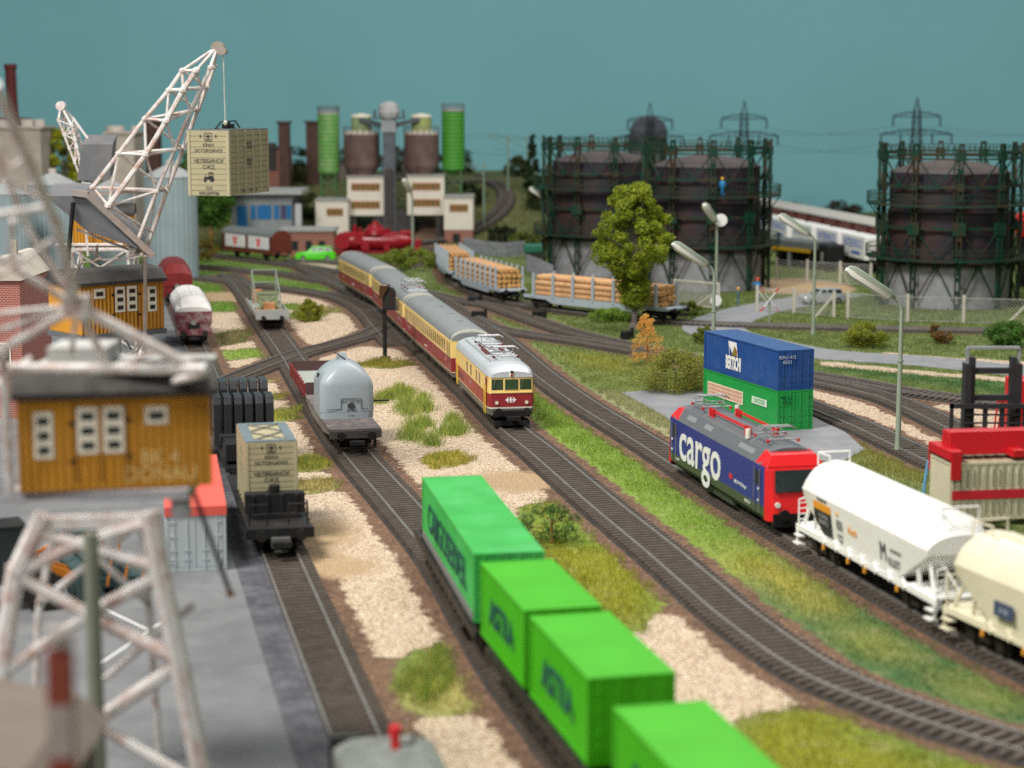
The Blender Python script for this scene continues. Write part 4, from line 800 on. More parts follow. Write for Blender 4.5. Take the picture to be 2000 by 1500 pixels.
# ------------------------------------------------------------ wagons of the dock track
def crate(name, loc, rz, label, w_=2.35, L_=4.6, h_=3.3):
    """local +x is the narrow printed face"""
    t = thing(name, label, 'crate', loc, rz, 'printed machine crates'); M_c = mat('crate_beige', (.37, .335, .21), .55, var=.05)
    b = MB(); b.b(-L_ / 2, L_ / 2, -w_ / 2, w_ / 2, 0, h_)
    b.build('box', M_c, t, bevel=.02)
    g = MB()
    for k in range(1, 12):
        z = h_ * k / 12; g.b(L_ / 2, L_ / 2 + .008, -w_ / 2 + .12, w_ / 2 - .12, z - .012, z + .012)
        for s in (-1, 1): g.b(-L_ / 2 + .1, L_ / 2 - .1, s * w_ / 2 - .008, s * w_ / 2 + .008, z - .012, z + .012)
    g.build('board_joints', mat('joint_dark', (.20, .18, .11), .7), t)
    r = MB()
    for k in range(6):
        x = -L_ / 2 + .08 + k * (L_ - .16) / 5
        for s in (-1, 1): r.b(x - .08, x + .08, s * w_ / 2 - .04, s * w_ / 2 + .04, .002, h_ - .002)
    for y in (-w_ / 2 + .06, w_ / 2 - .06): r.b(L_ / 2 - .03, L_ / 2 + .04, y - .07, y + .07, .004, h_ - .004)
    r.build('battens', mat('batten_beige', (.40, .365, .235), .55), t)
    tp = MB(); e = .45
    for x0, x1, y0, y1 in ((-L_ / 2, L_ / 2, -w_ / 2, -w_ / 2 + e), (-L_ / 2, L_ / 2, w_ / 2 - e, w_ / 2), (-L_ / 2, -L_ / 2 + e, -w_ / 2 + e, w_ / 2 - e), (L_ / 2 - e, L_ / 2, -w_ / 2 + e, w_ / 2 - e)): tp.b(x0, x1, y0, y1, h_ + .002, h_ + .05)
    tp.build('lid_frame', mat('lid_slate', (.13, .17, .19), .6), t)
    x_ = MB()
    for sx in (-1, 1):
        x_.bar((sx * .15, -w_ / 2 + e, h_ + .06), (sx * (L_ / 2 - e), w_ / 2 - e, h_ + .06), .1, .03); x_.bar((sx * .15, w_ / 2 - e, h_ + .06), (sx * (L_ / 2 - e), -w_ / 2 + e, h_ + .06), .1, .03)
    x_.build('lid_brace', mat('lid_brace', (.17, .17, .15), .6), t)
    R = (math.pi / 2, 0, math.pi / 2); X = L_ / 2 + .012
    for s_, z, q in (('КРАН', .775, .23), ('ОСТОРОЖНО!', .69, .22), ('ЧЕЛЯБИНСК', .53, .27), ('СЖД', .44, .27), ('С/Х', .115, .23), ('МАШИНЫ', .04, .23)): txt(s_, q, (X, 0, h_ * z), M_ink, t, R, sx=1.0)
    m = MB(); zz = h_ * .9
    for y0, z0, y1, z1 in ((-.19, -.2, .19, -.2), (-.19, .2, .19, .2), (-.19, -.2, -.19, .2), (.19, -.2, .19, .2), (0, -.13, 0, .02)): m.bar((X, y0, zz + z0), (X, y1, zz + z1), .02, .02)
    m.b(X - .004, X + .006, -.09, .09, zz - .02, zz + .1); m.b(X - .004, X + .006, -.13, .13, zz - .14, zz - .1)
    for y in (-.42, .42): m.prism([(y - .03, zz - .02), (y + .03, zz - .02), (y + .05, zz + .06), (y, zz + .14), (y - .05, zz + .06)], X - .004, X + .006)
    m.build('handling_mark', M_ink, t)
    tr = MB(); zb = h_ * .215
    for y, r_ in ((.2, .17), (-.26, .10)): tr.tube((X - .005, y, zb + r_), (X + .006, y, zb + r_), r_, 18)
    tr.b(X - .004, X + .006, -.32, .12, zb + .16, zb + .32); tr.b(X - .004, X + .006, -.02, .3, zb + .3, zb + .38)
    for y in (-.0, .14, .28): tr.b(X - .004, X + .006, y - .015, y + .015, zb + .36, zb + .56)
    tr.b(X - .004, X + .006, -.04, .32, zb + .54, zb + .6); tr.b(X - .004, X + .006, -.22, -.19, zb + .3, zb + .5)
    tr.v = [(x, y * .8, zb + (z - zb) * .8) for x, y, z in tr.v]; tr.build('tractor_mark', M_ink, t)
    R2 = (math.pi / 2, 0, 0)
    for yy, R2 in ((-1, (math.pi / 2, 0, 0)), (1, (math.pi / 2, 0, math.pi))):
        txt('КРАН\nОСТОРОЖНО!', .2, (0, yy * (w_ / 2 + .012), h_ * .76), mat('faint_ink', (.16, .17, .15), .6), t, R2); txt('ЧЕЛЯБИНСК\nСЖД', .2, (0, yy * (w_ / 2 + .012), h_ * .5), mat('faint_ink', (0, 0, 0)), t, R2); txt('БРУТТО     НЕТТО     КГ', .18, (0, yy * (w_ / 2 + .012), h_ * .06), mat('faint_ink', (0, 0, 0)), t, R2)
    return t
def heavy_wagon():
    L_ = 13; loc, rz = on_track('dock', 84.6, L_); h = L_ / 2; t = thing('heavy_wagon', 'black heavy-duty wagon with end platform and handrails on the dock track', 'flat wagon', loc, rz)
    MB().b(-h, h, -1.45, 1.45, .95, 1.15).build('deck', M_black, t)
    MB().b(h - .02, h + .12, -1.5, 1.5, .72, 1.18).build('buffer_beam', M_black, t); buffers(t, h + .1, .95, 1)
    MB().path([(h + .3, -.3, .2), (h + .3, .3, .2)], .1).b(h, h + .4, -.42, .42, .35, .8).build('coupler', mat('worn_coupler', (.12, .12, .12), .4), t)
    r = MB()
    for y in (-1.3, -.5, .45, 1.3): r.path([(h - .7, y, 1.15), (h - .7, y, 2.1)], .035)
    r.path([(h - .7, -1.3, 2.1), (h - .7, -.5, 2.1)], .035).path([(h - .7, .45, 2.1), (h - .7, 1.3, 2.1), (h - 1.5, 1.35, 2.1), (h - 1.5, 1.35, 1.15)], .035).build('handrail', M_black, t)
    b = MB(); b.b(h - 2.9, h - 2.2, -1.35, 1.35, 1.35, 2.3); b.b(h - 3.0, h - 2.1, -1.1, 1.1, 1.15, 1.4)
    for y in (-1.0, -.35, .3, .95): b.b(h - 2.25, h - 2.12, y - .08, y + .08, 1.35, 2.25)
    b.cyl(h - 2.5, 0, 2.3, 2.65, .25, 12); b.build('end_bolster', M_black, t, bevel=.04)
    for x in (-h + 1.6, -h + 4.2, h - 4.2, h - 1.6): bogie(t, x, wb=.7, r=.42)
    crate('machine_crate', Vector((loc[0], loc[1], RT + 1.16)) + Vector((math.cos(rz), math.sin(rz), 0)) * (-1.0 + .9), rz, 'beige printed crate with slate lid frame standing on the black wagon', h_=3.2, L_=5.2)
    L2 = 15; loc2, rz2 = on_track('dock', 98.8, L2); h2 = L2 / 2; q = thing('heavy_wagon', 'second black heavy wagon behind the crate, carrying dark slab plates', 'flat wagon', loc2, rz2)
    MB().b(-h2, h2, -1.4, 1.4, .9, 1.15).build('deck', M_black, q)
    for x in (-h2 + 1.6, -h2 + 4, h2 - 4, h2 - 1.6): bogie(q, x, wb=.7, r=.42)
    buffers(q, h2, .95, 1); b = MB(); b.b(h2 - 3.4, h2 - .8, -1.35, 1.35, 1.3, 2.25); b.cyl(h2 - 2.1, 0, 2.25, 2.6, .55, 14); b.cyl(h2 - 2.1, 0, 2.6, 2.75, .3, 14); b.b(h2 - .8, h2 - .2, -.4, .4, 1.15, 1.9); b.b(h2 - 3.5, h2 - 2.8, -1.5, 1.5, 2.0, 2.35); b.build('end_bolster', M_black, q, bevel=.05)
    for row, (x, z, n_) in enumerate(((.6, 1.16, 6), (-3.0, 1.16, 6))):
        for k in range(n_):
            s = thing('steel_slab', f"black upright slab plate, {['leftmost','second from left','third from left','third from right','second from right','rightmost'][k]} in the {['front','rear'][row]} row on the heavy wagon", 'slab', Vector((loc2[0], loc2[1], RT + z)) + Matrix.Rotation(rz2, 3, 'Z') @ Vector((x, -1.42 + k * .57, 0)), rz2, 'dark slab plates on the black wagon')
            HH = 2.75 if row == 0 else 3.1
            MB().loft([[(-.9, -.21, 0), (.75, -.21, 0), (.75, .21, 0), (-.9, .21, 0)], [(-.9, -.21, HH * .86), (.95, -.21, HH * .86), (.95, .21, HH * .86), (-.9, .21, HH * .86)], [(-.9, -.21, HH), (.75, -.21, HH), (.75, .21, HH), (-.9, .21, HH)]]).build('plate', mat('slab_black', (.035, .037, .042), .38, var=.1), s, bevel=.04)
            MB().b(-.7, .6, -.23, .23, HH * .3, HH * .34).build('strap', M_black, s)
heavy_wagon()
def covered_hopper(Ya, L_, label, m_body, m_top, dirty=True):
    loc, rz = on_track('dock', Ya, L_); h = L_ / 2; t = thing('covered_hopper', label, 'hopper wagon', loc, rz, 'covered hoppers on the dock track')
    MB().prism([(-1.5, 1.9), (-1.5, 2.75), (1.5, 2.75), (1.5, 1.9), (1.2, 1.0), (-1.2, 1.0)], -h, h).build('body', m_body, t, bevel=.04)
    MB().loft([[(x, y * k, 2.755 + (z - 2.75) * kz) for y, z in ((-1.5, 2.75), (-1.42, 3.2), (-.95, 3.75), (-.4, 3.95), (.4, 3.95), (.95, 3.75), (1.42, 3.2), (1.5, 2.75))] for x, k, kz in ((-h, 1, .3), (-h + .9, 1, 1), (h - .9, 1, 1), (h, 1, .3))]).build('lid', m_top, t)
    s = MB()
    for k in range(4): x = -h + 1.5 + k * (L_ - 3) / 3; s.prism([(-1.46, 3.2), (-.97, 3.79), (-.41, 3.99), (.41, 3.99), (.97, 3.79), (1.46, 3.2)], x - .04, x + .04)
    s.xcyl(0, 3.98, -h + 1, h - 1, .04, 8); s.build('lid_ribs', m_top, t)
    b = MB(); b.b(h - .1, h + .12, -1.4, 1.4, .8, 1.3); b.b(h, h + .07, -1.5, 1.5, 1.85, 1.93); b.b(h, h + .1, -1.1, -1.0, 1.3, 1.9); b.b(h, h + .1, 1.0, 1.1, 1.3, 1.9); b.build('end_frame', m_body, t)
    MB().b(h + .005, h + .03, -.5, .5, 1.35, 1.75).build('end_hatch', M_black, t); MB().xcyl(0, 1.85, h + .04, h + .12, .22, 14).build('hand_wheel', M_steel, t)
    MB().b(-h + .3, h - .3, -1.1, 1.1, .45, .95).build('underframe', M_wheel, t); buffers(t, h + .1, 1.0)
    for x in (-h + 1.8, h - 1.8): bogie(t, x, wb=.9)
M_pu = mat('dusty_maroon', (.15, .035, .045), .6, var=.15, dust=(.50, .45, .46), dustk=.6, ds=1.2)
covered_hopper(158.5, 11.5, 'maroon covered hopper with chalky white lid at the end of the dock', M_pu, mat('chalky_lid', (.66, .65, .64), .7, var=.05, dust=(.45, .4, .4), dustk=.4))
covered_hopper(190, 11, 'dark red covered hopper behind the white-lidded one, beside the silo', mat('oxide_red', (.17, .018, .018), .5), mat('oxide_red', (.2, .02, .02)))
def frame_wagon():
    L_ = 13; loc, rz = on_track('siding', 169.5, L_); h = L_ / 2; t = thing('frame_wagon', 'weathered grey wagon with tall lifting frame and timber load', 'flat wagon', loc, rz); M_wg = mat('weathered_grey', (.34, .36, .34), .7, var=.2, dust=(.20, .18, .14), dustk=.5, ds=1.5)
    b = MB(); b.b(-h, h, -1.4, 1.4, 1.0, 1.25); b.b(h - .05, h + .12, -1.45, 1.45, .9, 1.75)
    for s in (-1, 1): b.b(-h, h, s * 1.42 - .05, s * 1.42 + .05, 1.1, 1.55)
    b.build('body', M_wg, t)
    f = MB()
    for y in (-1.1, 1.1):
        f.path([(-2.8, y, 1.2), (-3.2, y, 4.4)], .07); f.path([(-3.2, y, 4.4), (1.0, y, 2.6), (2.6, y, 1.25)], .07)
    for p_ in ((-3.2, 4.4), (1.0, 2.6), (-1.0, 3.45)): f.tube((p_[0], -1.1, p_[1]), (p_[0], 1.1, p_[1]), .07)
    f.path([(1.0, -1.1, 2.6), (2.9, 1.1, 1.3)], .05).path([(1.0, 1.1, 2.6), (2.9, -1.1, 1.3)], .05); f.build('lifting_frame', mat('frame_green', (.20, .23, .18), .6, var=.2), t)
    c = MB(); c.b(2.4, 3.4, -.5, .5, 1.26, 2.0); c.b(-5.4, -4.4, -1, -.1, 1.26, 2.4); c.b(-5.2, -4.5, .2, 1.1, 1.26, 2.0); c.build('cargo_boxes', mat('orange_brown_load', (.42, .20, .09), .8, var=.4), t)
    MB().b(1.0, 4.8, -1.2, 1.2, 1.251, 1.4).build('timber_floor', mat('timber_floor', (.32, .17, .07), .8, var=.3), t)
    n_ = MB(); n_.add([(.6, -.9, 2.8), (.6, .9, 2.8), (2.5, .9, 1.45), (2.5, -.9, 1.45), (.6, -.9, 2.74), (.6, .9, 2.74), (2.5, .9, 1.4), (2.5, -.9, 1.4)], [(0, 1, 2, 3), (7, 6, 5, 4), (0, 3, 7, 4), (1, 5, 6, 2)]); 
    n_.build('camouflage_cover', mat('moss_cover', (.13, .15, .07), .8, var=.3), t)
    bb = MB()
    for y in (-.8, .8): bb.xcyl(y, 1.05, h + .1, h + .55, .2, 12)
    bb.build('buffer', M_black, t)
    for x in (-h + 2, h - 2): bogie(t, x, wb=.9)
frame_wagon()
# near grey wagon cut by the bottom edge
loc, rz = on_track('dock', 47.0, 7); t = thing('grey_wagon', 'blurred low grey wagon at the bottom edge of the photo on the dock track', 'wagon', loc, rz)
MB().prism([(-1.45, 1.0), (-1.45, 1.75), (-.9, 2.0), (.9, 2.0), (1.45, 1.75), (1.45, 1.0)], -3.3, 2.9).build('body', mat('pale_grey_green', (.17, .185, .17), .6, var=.2), t, bevel=.1)
MB().b(-3.5, 3.5, -1.35, 1.35, .65, .98).build('frame', M_black, t); buffers(t, -3.6, 1.0, -1, M_black); bogie(t, -2.0, wb=.7, r=.42); bogie(t, 2.0, wb=.7, r=.42)
MB().b(-3.7, -3.3, -1.5, -.6, .9, 2.0).build('end_step', M_black, t)
q = PD(772, 1462, 50)
t = thing('hand_lever', 'small blurred red lever standing on the grey wagon at the bottom edge', 'brake lever', tuple(q)); MB().b(-.12, .12, -.12, .12, 0, .35).cyl(0, 0, .35, .62, .16, 10).build('lever', M_red, t); MB().path([(.1, 0, .1), (.5, 0, .15), (.5, 0, .5)], .05).build('bracket', M_black, t)
# ------------------------------------------------------------ lattice cranes
M_lat = mat('rusty_white_lattice', (.70, .68, .66), .5, var=.06, dust=(.38, .17, .11), dustk=.85, ds=1.5)
M_plate = mat('counterweight_grey', (.13, .135, .145), .6, var=.06, dust=(.3, .25, .22), dustk=.3)
M_cab = wave_mat('ochre_boards', (.60, .27, .028), 'X', 1.35, .55, 1.0, .05, .09, dust=(.35, .16, .05), dustk=.35)
M_cabroof = mat('tar_roof', (.045, .042, .04), .75, var=.2, dust=(.12, .11, .10), dustk=.4)
M_cwin = mat('cream_window', (.78, .72, .60), .5)
def lattice(mb, A, B, n_, r, rd_=None, ends=True):
    """box lattice between two quads A and B (4 corner points each)"""
    rd_ = rd_ or r * .62
    A = [Vector(p) for p in A]; B = [Vector(p) for p in B]
    for a, b_ in zip(A, B): mb.tube(a, b_, r, 6)
    for k in range(n_ + 1):
        p = [a.lerp(b_, k / n_) for a, b_ in zip(A, B)]
        if k < n_: q = [a.lerp(b_, (k + 1) / n_) for a, b_ in zip(A, B)]
        for i in range(4):
            j = (i + 1) % 4; mb.tube(p[i], p[j], rd_, 5); mb.tube(p[i] - (B[i] - A[i]).normalized() * r * 1.6, p[i] + (B[i] - A[i]).normalized() * r * 1.6, r * 1.45, 6)
            if k < n_: (mb.tube(p[i], q[j], rd_, 5) if (k + i) % 2 else mb.tube(p[j], q[i], rd_, 5))
def crane_cab(parent, L_=5.3, D=3.4, Hh=2.65, z=0, flip=1):
    """long windowed wall faces local -y"""
    c = bpy.data.objects.new('cab', None); C.objects.link(c); c.parent = parent; c.location = (0, 0, z)
    MB().b(-L_ / 2, L_ / 2, -D / 2, D / 2, 0, Hh).build('wall', M_cab, c)
    MB().loft([[(-L_ / 2 - .15, y, z_) for y, z_ in ((-D / 2 - .18, Hh - .05), (-D / 2 - .18, Hh + .12), (-D / 2 + .35, Hh + .62), (0, Hh + .78), (D / 2 - .35, Hh + .62), (D / 2 + .18, Hh + .12), (D / 2 + .18, Hh - .05))], [(L_ / 2 + .15, y, z_) for y, z_ in ((-D / 2 - .18, Hh - .05), (-D / 2 - .18, Hh + .12), (-D / 2 + .35, Hh + .62), (0, Hh + .78), (D / 2 - .35, Hh + .62), (D / 2 + .18, Hh + .12), (D / 2 + .18, Hh - .05))]]).build('roof', M_cabroof, c)
    def win(x, zz, w_, n_, hh):
        f = MB(); f.b(x - w_ / 2, x + w_ / 2, -D / 2 - .05, -D / 2 - .005, zz, zz + n_ * hh + .1); fo = f.build('window', M_cwin, c, bevel=.02)
        p = MB()
        for k in range(n_): p.b(x - w_ / 2 + .12, x + w_ / 2 - .12, -D / 2 - .06, -D / 2 - .03, zz + .1 + k * hh + .04, zz + (k + 1) * hh - .06)
        p.build('pane', M_glass, fo)
    L2 = L_ / 2
    win(flip * (-L2 + .72) , .95, .55, 3, .42); win(flip * (-L2 + 1.95), 1.05, .60, 3, .42); win(flip * (-L2 + 2.68), 1.05, .60, 3, .42); win(flip * (-L2 + 3.9), 1.85, .66, 1, .42)
    d = MB()
    for x in (-L2 + 1.6, -L2 + 2.32, -L2 + 3.03): d.b(flip * x - .02, flip * x + .02, -D / 2 - .03, -D / 2 - .002, .25, Hh - .2)
    d.build('door_seams', mat('seam_brown', (.14, .06, .02), .7), c)
    hg = MB()
    for x, z_ in ((-L2 + 1.5, .8), (-L2 + 1.5, 1.9), (-L2 + 3.1, .9), (-L2 + 3.1, 1.95)): hg.b(flip * x - .08, flip * x + .08, -D / 2 - .06, -D / 2 - .02, z_, z_ + .1)
    hg.build('hinges', M_black, c)
    return c
def portal(parent, zt, hw=2.1, hd=1.7, spread=1.35, n_=3, r=.11):
    """four-legged lattice tower from the ground to height zt"""
    m = MB(); B_ = [(-hw * spread, -hd * spread, 0), (hw * spread, -hd * spread, 0), (hw * spread, hd * spread, 0), (-hw * spread, hd * spread, 0)]; T_ = [(-hw, -hd, zt), (hw, -hd, zt), (hw, hd, zt), (-hw, hd, zt)]
    B_ = [Vector(p) for p in B_]; T_ = [Vector(p) for p in T_]
    for k in range(n_):
        p = [a.lerp(b_, k / n_) for a, b_ in zip(B_, T_)]; q = [a.lerp(b_, (k + 1) / n_) for a, b_ in zip(B_, T_)]
        for i in range(4):
            j = (i + 1) % 4; mid = (p[i] + q[j] + p[j] + q[i]) / 4; m.tube(p[i], q[i], r * 1.2, 6); m.tube(p[i], q[j], r * .75, 6); m.tube(p[j], q[i], r * .75, 6); m.b(mid.x - r * 1.6, mid.x + r * 1.6, mid.y - r, mid.y + r, mid.z - r * 1.6, mid.z + r * 1.6)
            m.b(q[i].x - r * 1.7, q[i].x + r * 1.7, q[i].y - r * 1.7, q[i].y + r * 1.7, q[i].z - r * 2, q[i].z + r * 1.5)
    for i in range(4): m.tube(T_[i], T_[(i + 1) % 4], r * 1.5, 6)
    return m.build('tower', M_lat, parent)
def sub(parent, f): return lambda p: parent.matrix_world.inverted() @ Vector(p)
# near crane
YA = 55.0
ca = PD(218, 955, YA); t = thing('harbour_crane', 'large blurred lattice crane in the left foreground with ochre cab', 'crane', (ca.x, ca.y + 1.7, 0), 0, 'lattice cranes with ochre cabs')
T0 = Vector((ca.x, ca.y + 1.7, 0)); zf = ca.z; loc_ = lambda v: Vector(v) - T0
cb = crane_cab(t, 5.45, 3.4, 2.72, zf); cb.location.x = -.22; cb.rotation_euler = (0, 0, math.radians(12.5))
txt('BK 4\nDONAU', .62, (1.25, -1.71, .62), mat('cream_stencil', (.70, .50, .2), .6), cb, sx=.9, sp=.8)
tw = MB(); fq = lambda x, y, Y_=53.6: loc_(PD(x, y, Y_))
def face(o_, Y_, r):
    G = lambda x, y: fq(x + o_, y, Y_)
    for a_, b_, k in (((85, 1005), (30, 1122), 1.3), ((30, 1122), (4, 1315), 1.3), ((4, 1315), (-40, 1700), 1.3), ((292, 1000), (312, 1122), 1.4), ((312, 1122), (350, 1300), 1.4), ((350, 1300), (402, 1560), 1.4), ((402, 1560), (430, 1700), 1.4),
        ((60, 1040), (150, 1062), .8), ((150, 1062), (300, 1018), .8), ((30, 1122), (150, 1062), .9), ((150, 1062), (312, 1110), .9), ((30, 1122), (172, 1200), .9), ((172, 1200), (340, 1285), 1.0), ((312, 1122), (172, 1200), .9), ((172, 1200), (4, 1315), .9), ((345, 1300), (182, 1412), 1.0), ((4, 1315), (182, 1412), .0), ((182, 1412), (402, 1540), .8)):
        if k: tw.tube(G(*a_), G(*b_), r * k, 7)
    for n_ in ((30, 1122), (312, 1122), (172, 1200), (350, 1298), (4, 1315), (182, 1412)): v = G(*n_); tw.b(v.x - .24, v.x + .24, v.y - .12, v.y + .12, v.z - .28, v.z + .28)
face(0, 53.4, .215)
for x0, y0, x1, y1 in ((110, 1005, 75, 1200), (75, 1200, 60, 1600), (275, 1010, 292, 1200), (292, 1200, 320, 1600), (110, 1020, 292, 1180), (275, 1020, 75, 1180), (200, 1330, 380, 1180)): tw.tube(fq(x0, y0, 57.4), fq(x1, y1, 57.4), .11, 6)
tw.bar(fq(60, 1022), fq(300, 1015), .42, .34); tw.build('tower', M_lat, t)
MB().b(-2.9, 2.2, -1.8, 1.8, zf - .30, zf - .03).build('turntable', mat('turntable_grey', (.33, .32, .34), .5), t)
m = MB(); rr = .14
N0 = loc_(PD(150, 578, 52.5)); top = [loc_(PD(20, 205, 46)), loc_(PD(-30, 330, 44))]
N1 = loc_(PD(150, 598, 52.5)); L_ = lambda x, y, Y_: loc_(PD(x, y, 53 - (53 - Y_) * .6))
for a, b_, r in ((N1, L_(112, 442, 47), .17), (L_(112, 442, 47), L_(-10, 165, 40), .16), (N1, L_(56, 450, 48.5), .12), (L_(56, 450, 48.5), L_(-30, 240, 43), .10), (N1, L_(16, 517, 50), .12), (L_(16, 517, 50), L_(-60, 470, 48), .10), (N1, L_(-20, 614, 51), .09), (N1, L_(-20, 650, 51), .10),
    (N1, L_(-30, 702, 51), .16), (N1, L_(400, 730, 54), .19), (N1, L_(212, 718, 54), .13), (L_(-40, 718, 53), L_(400, 722, 53.6), .17), (L_(-20, 322, 44), L_(72, 385, 45.5), .08), (L_(-20, 422, 45), L_(95, 404, 46), .11), (L_(25, 430, 47), L_(22, 520, 49), .09), (L_(-30, 560, 49), L_(100, 470, 48), .08), (L_(60, 300, 43.5), L_(20, 330, 44), .07),
    (L_(400, 730, 54), L_(340, 745, 57), .14), (N1, L_(140, 690, 56), .08), (L_(20, 960, 53.5), L_(5, 690, 52), .15), (L_(212, 718, 54), L_(300, 690, 56), .07), (L_(-20, 760, 52), L_(60, 700, 54), .10)): m.tube(a, b_, r * .88, 8)
N0 = N1
m.b(N0.x - .35, N0.x + .35, N0.y - .25, N0.y + .25, N0.z - .3, N0.z + .3); m.build('jib', M_lat, t)
MB().b(-2.4, 2.6, -1.5, 1.9, zf + 3.30, zf + 3.44).b(-1.9, -.2, -1.0, 1.0, zf + 3.45, zf + 4.0).build('machine_deck', mat('deck_grey', (.42, .43, .42), .6, dust=(.3, .24, .2), dustk=.4), t)
w_ = MB(); w_.cyl(1.9, -1.2, zf - .9, zf - .3, .3, 12); w_.build('winch', mat('winch_grey', (.35, .36, .37), .5), t)
# middle crane
YB = 101.0
cb_ = PD(160, 655, YB); rzB = math.radians(42); t = thing('harbour_crane', 'middle lattice crane with ochre cab lifting the hanging beige crate', 'crane', (0, 0, 0), 0, 'lattice cranes with ochre cabs')
Lb, Db = 5.0, 3.4; ux = Vector((math.cos(rzB), math.sin(rzB), 0)); uy = Vector((-math.sin(rzB), math.cos(rzB), 0))
cen = Vector((cb_.x, cb_.y, 0)) + ux * Lb / 2 + uy * Db / 2; T0 = Vector((cen.x, cen.y, 0)); t.location = T0; loc_ = lambda v: Vector(v) - T0
cb = crane_cab(t, Lb, Db, 2.6, cb_.z, flip=-1); cb.rotation_euler = (0, 0, rzB)
pt = portal(t, cb_.z - .3, hw=1.6, hd=1.5, spread=1.2, n_=3, r=.09); pt.rotation_euler = (0, 0, rzB)
MB().b(-2.6, 2.6, -1.8, 1.8, cb_.z - .28, cb_.z - .02).build('turntable', M_plate, t).rotation_euler = (0, 0, rzB)
j = MB(); q = lambda x, y, dy=0: loc_(PD(x, y, YB + dy))
Q0 = [q(178, 372, -1.0), q(222, 392, 1.2), q(330, 372, 1.2), q(322, 400, -1.0)]; 
# two-plane tapering jib: wide left pair, slim right pair
LA = [(181, 366), (232, 300), (283, 232), (330, 176), (356, 138)]; LB_ = [(212, 402), (285, 302), (325, 236), (358, 176), (383, 138)]
RA = [(283, 495), (326, 372), (358, 290), (386, 214), (404, 170), (418, 130)]; tip = (424, 92)
def chain(l, r, dy):
    p = [q(x, y, dy) for x, y in l]; j.path(p, r, 6)
    for k in p: j.lathe([(0, k.z - r * 1.5), (r * 1.6, k.z - r * .6), (r * 1.6, k.z + r * .6), (0, k.z + r * 1.5)], 8, k.x, k.y)
    return p
pa = chain(LA, .105, -1.3); pb = chain(LB_, .13, -1.5); pc = chain(RA, .11, 1.0); pd = chain([(x - 24 + i * 3.4, y + 2) for i, (x, y) in enumerate(RA)], .10, -.9)
tp = q(*tip)
for p in (pa[-1], pb[-1], pc[-1], pd[-1]): j.tube(p, tp, .08, 6)
for k in range(4):
    j.tube(pa[k], pb[k], .08, 5); j.tube(pa[k + 1], pb[k], .07, 5)
    for (u_, v_) in ((pb, pd), (pa, pc)):
        kk = min(k + 1, len(v_) - 1); j.tube(u_[k], v_[kk], .08, 5); j.tube(u_[k + 1], v_[kk], .065, 5)
    j.tube(pc[k + 1], pd[k + 1], .05, 5); j.tube(pc[k], pd[k + 1], .045, 5)
j.tube(pa[-1], pb[-1], .07, 5); j.tube(pb[0], pd[0], .07); j.tube(pa[0], pd[1], .08); j.tube(pb[0], q(300, 455, 0), .07)
j.build('jib', M_lat, t)
pul = MB(); v = tp; pul.ycyl(v.x + .05, v.z - .05, v.y - .25, v.y + .25, .34, 18); pul.ycyl(v.x + .3, v.z - .2, v.y - .3, v.y + .3, .2, 14); pul.build('pulley', mat('pulley_bronze', (.33, .28, .24), .45, .3), t)
bs = MB()
for a, b_, r in (((150, 448), (276, 497), .10), ((276, 497), (300, 497), .13), ((105, 384), (276, 492), .11), ((195, 505), (186, 508), .1), ((190, 478), (187, 512), .08), ((284, 500), (281, 530), .12), ((284, 500), (283, 690), .09), ((172, 380), (326, 372), .10), ((232, 504), (160, 512), .06), ((160, 512), (145, 540), .06), ((276, 500), (232, 508), .06)): bs.bar(q(*a, -1.4), q(*b_, -.6), r * 1.6, r * 1.3)
bs.bar(q(140, 376, -1.7), q(172, 380, -1.7), .3, .3); bs.bar(q(172, 380, -1.7), q(300, 500, -1.2), .34, .3); bs.build('slewing_frame', mat('frame_rusty', (.30, .27, .25), .6, var=.2, dust=(.26, .13, .08), dustk=.6), t)
cw = MB(); a, b_, c_, d_ = q(88, 382, -1.6), q(160, 383, -1.6), q(272, 486, -1.4), q(170, 452, -1.4); up = Vector((0, 2.2, .55))
cw.add([a, b_, c_, d_, a + up, b_ + up, c_ + up, d_ + up], [(0, 1, 2, 3), (7, 6, 5, 4), (0, 4, 5, 1), (1, 5, 6, 2), (2, 6, 7, 3), (3, 7, 4, 0)]); cw.build('counterweight', M_plate, t)
st_ = MB(); st_.bar(q(143, 395, -1.8), q(133, 508, -1.6), .16, .16); st_.build('ballast_strut', M_black, t)
rp = MB(); hook = PD(440, 240, YB); rp.tube(loc_(PD(436, 100, YB)), loc_(hook), .028, 6); rp.tube(tp, loc_(PD(436, 100, YB)), .028, 6); rp.build('rope', mat('white_cord', (.75, .74, .66), .7), t)
kn = MB(); hl = loc_(hook); kn.lathe([(0, hl.z - .15), (.1, hl.z - .05), (.12, hl.z + .05), (0, hl.z + .15)], 8, hl.x, hl.y); kn.build('knot', mat('white_cord', (0, 0, 0)), t)
# hanging crate
ct_ = PD(441, 252, YB); rzc = math.radians(-90 - 15)
cr = crate('hanging_crate', (ct_.x, ct_.y + .9, ct_.z - 3.35), rzc, 'beige crate printed in Cyrillic with a tractor, hanging from the middle crane', w_=2.25, L_=5.2, h_=3.3)
sp_ = MB(); sp_.bar((-1.8, -.1, 3.36), (-.9, 0, 3.75), .06, .06); sp_.bar((1.9, .1, 3.36), (.9, 0, 3.72), .06, .06); sp_.bar((-.9, 0, 3.75), (.9, 0, 3.72), .06, .06); sp_.b(-.25, .25, -.25, .25, 3.35, 3.6); sp_.cyl(0, 0, 3.6, 3.75, .1); sp_.build('lifting_beam', M_black, cr)
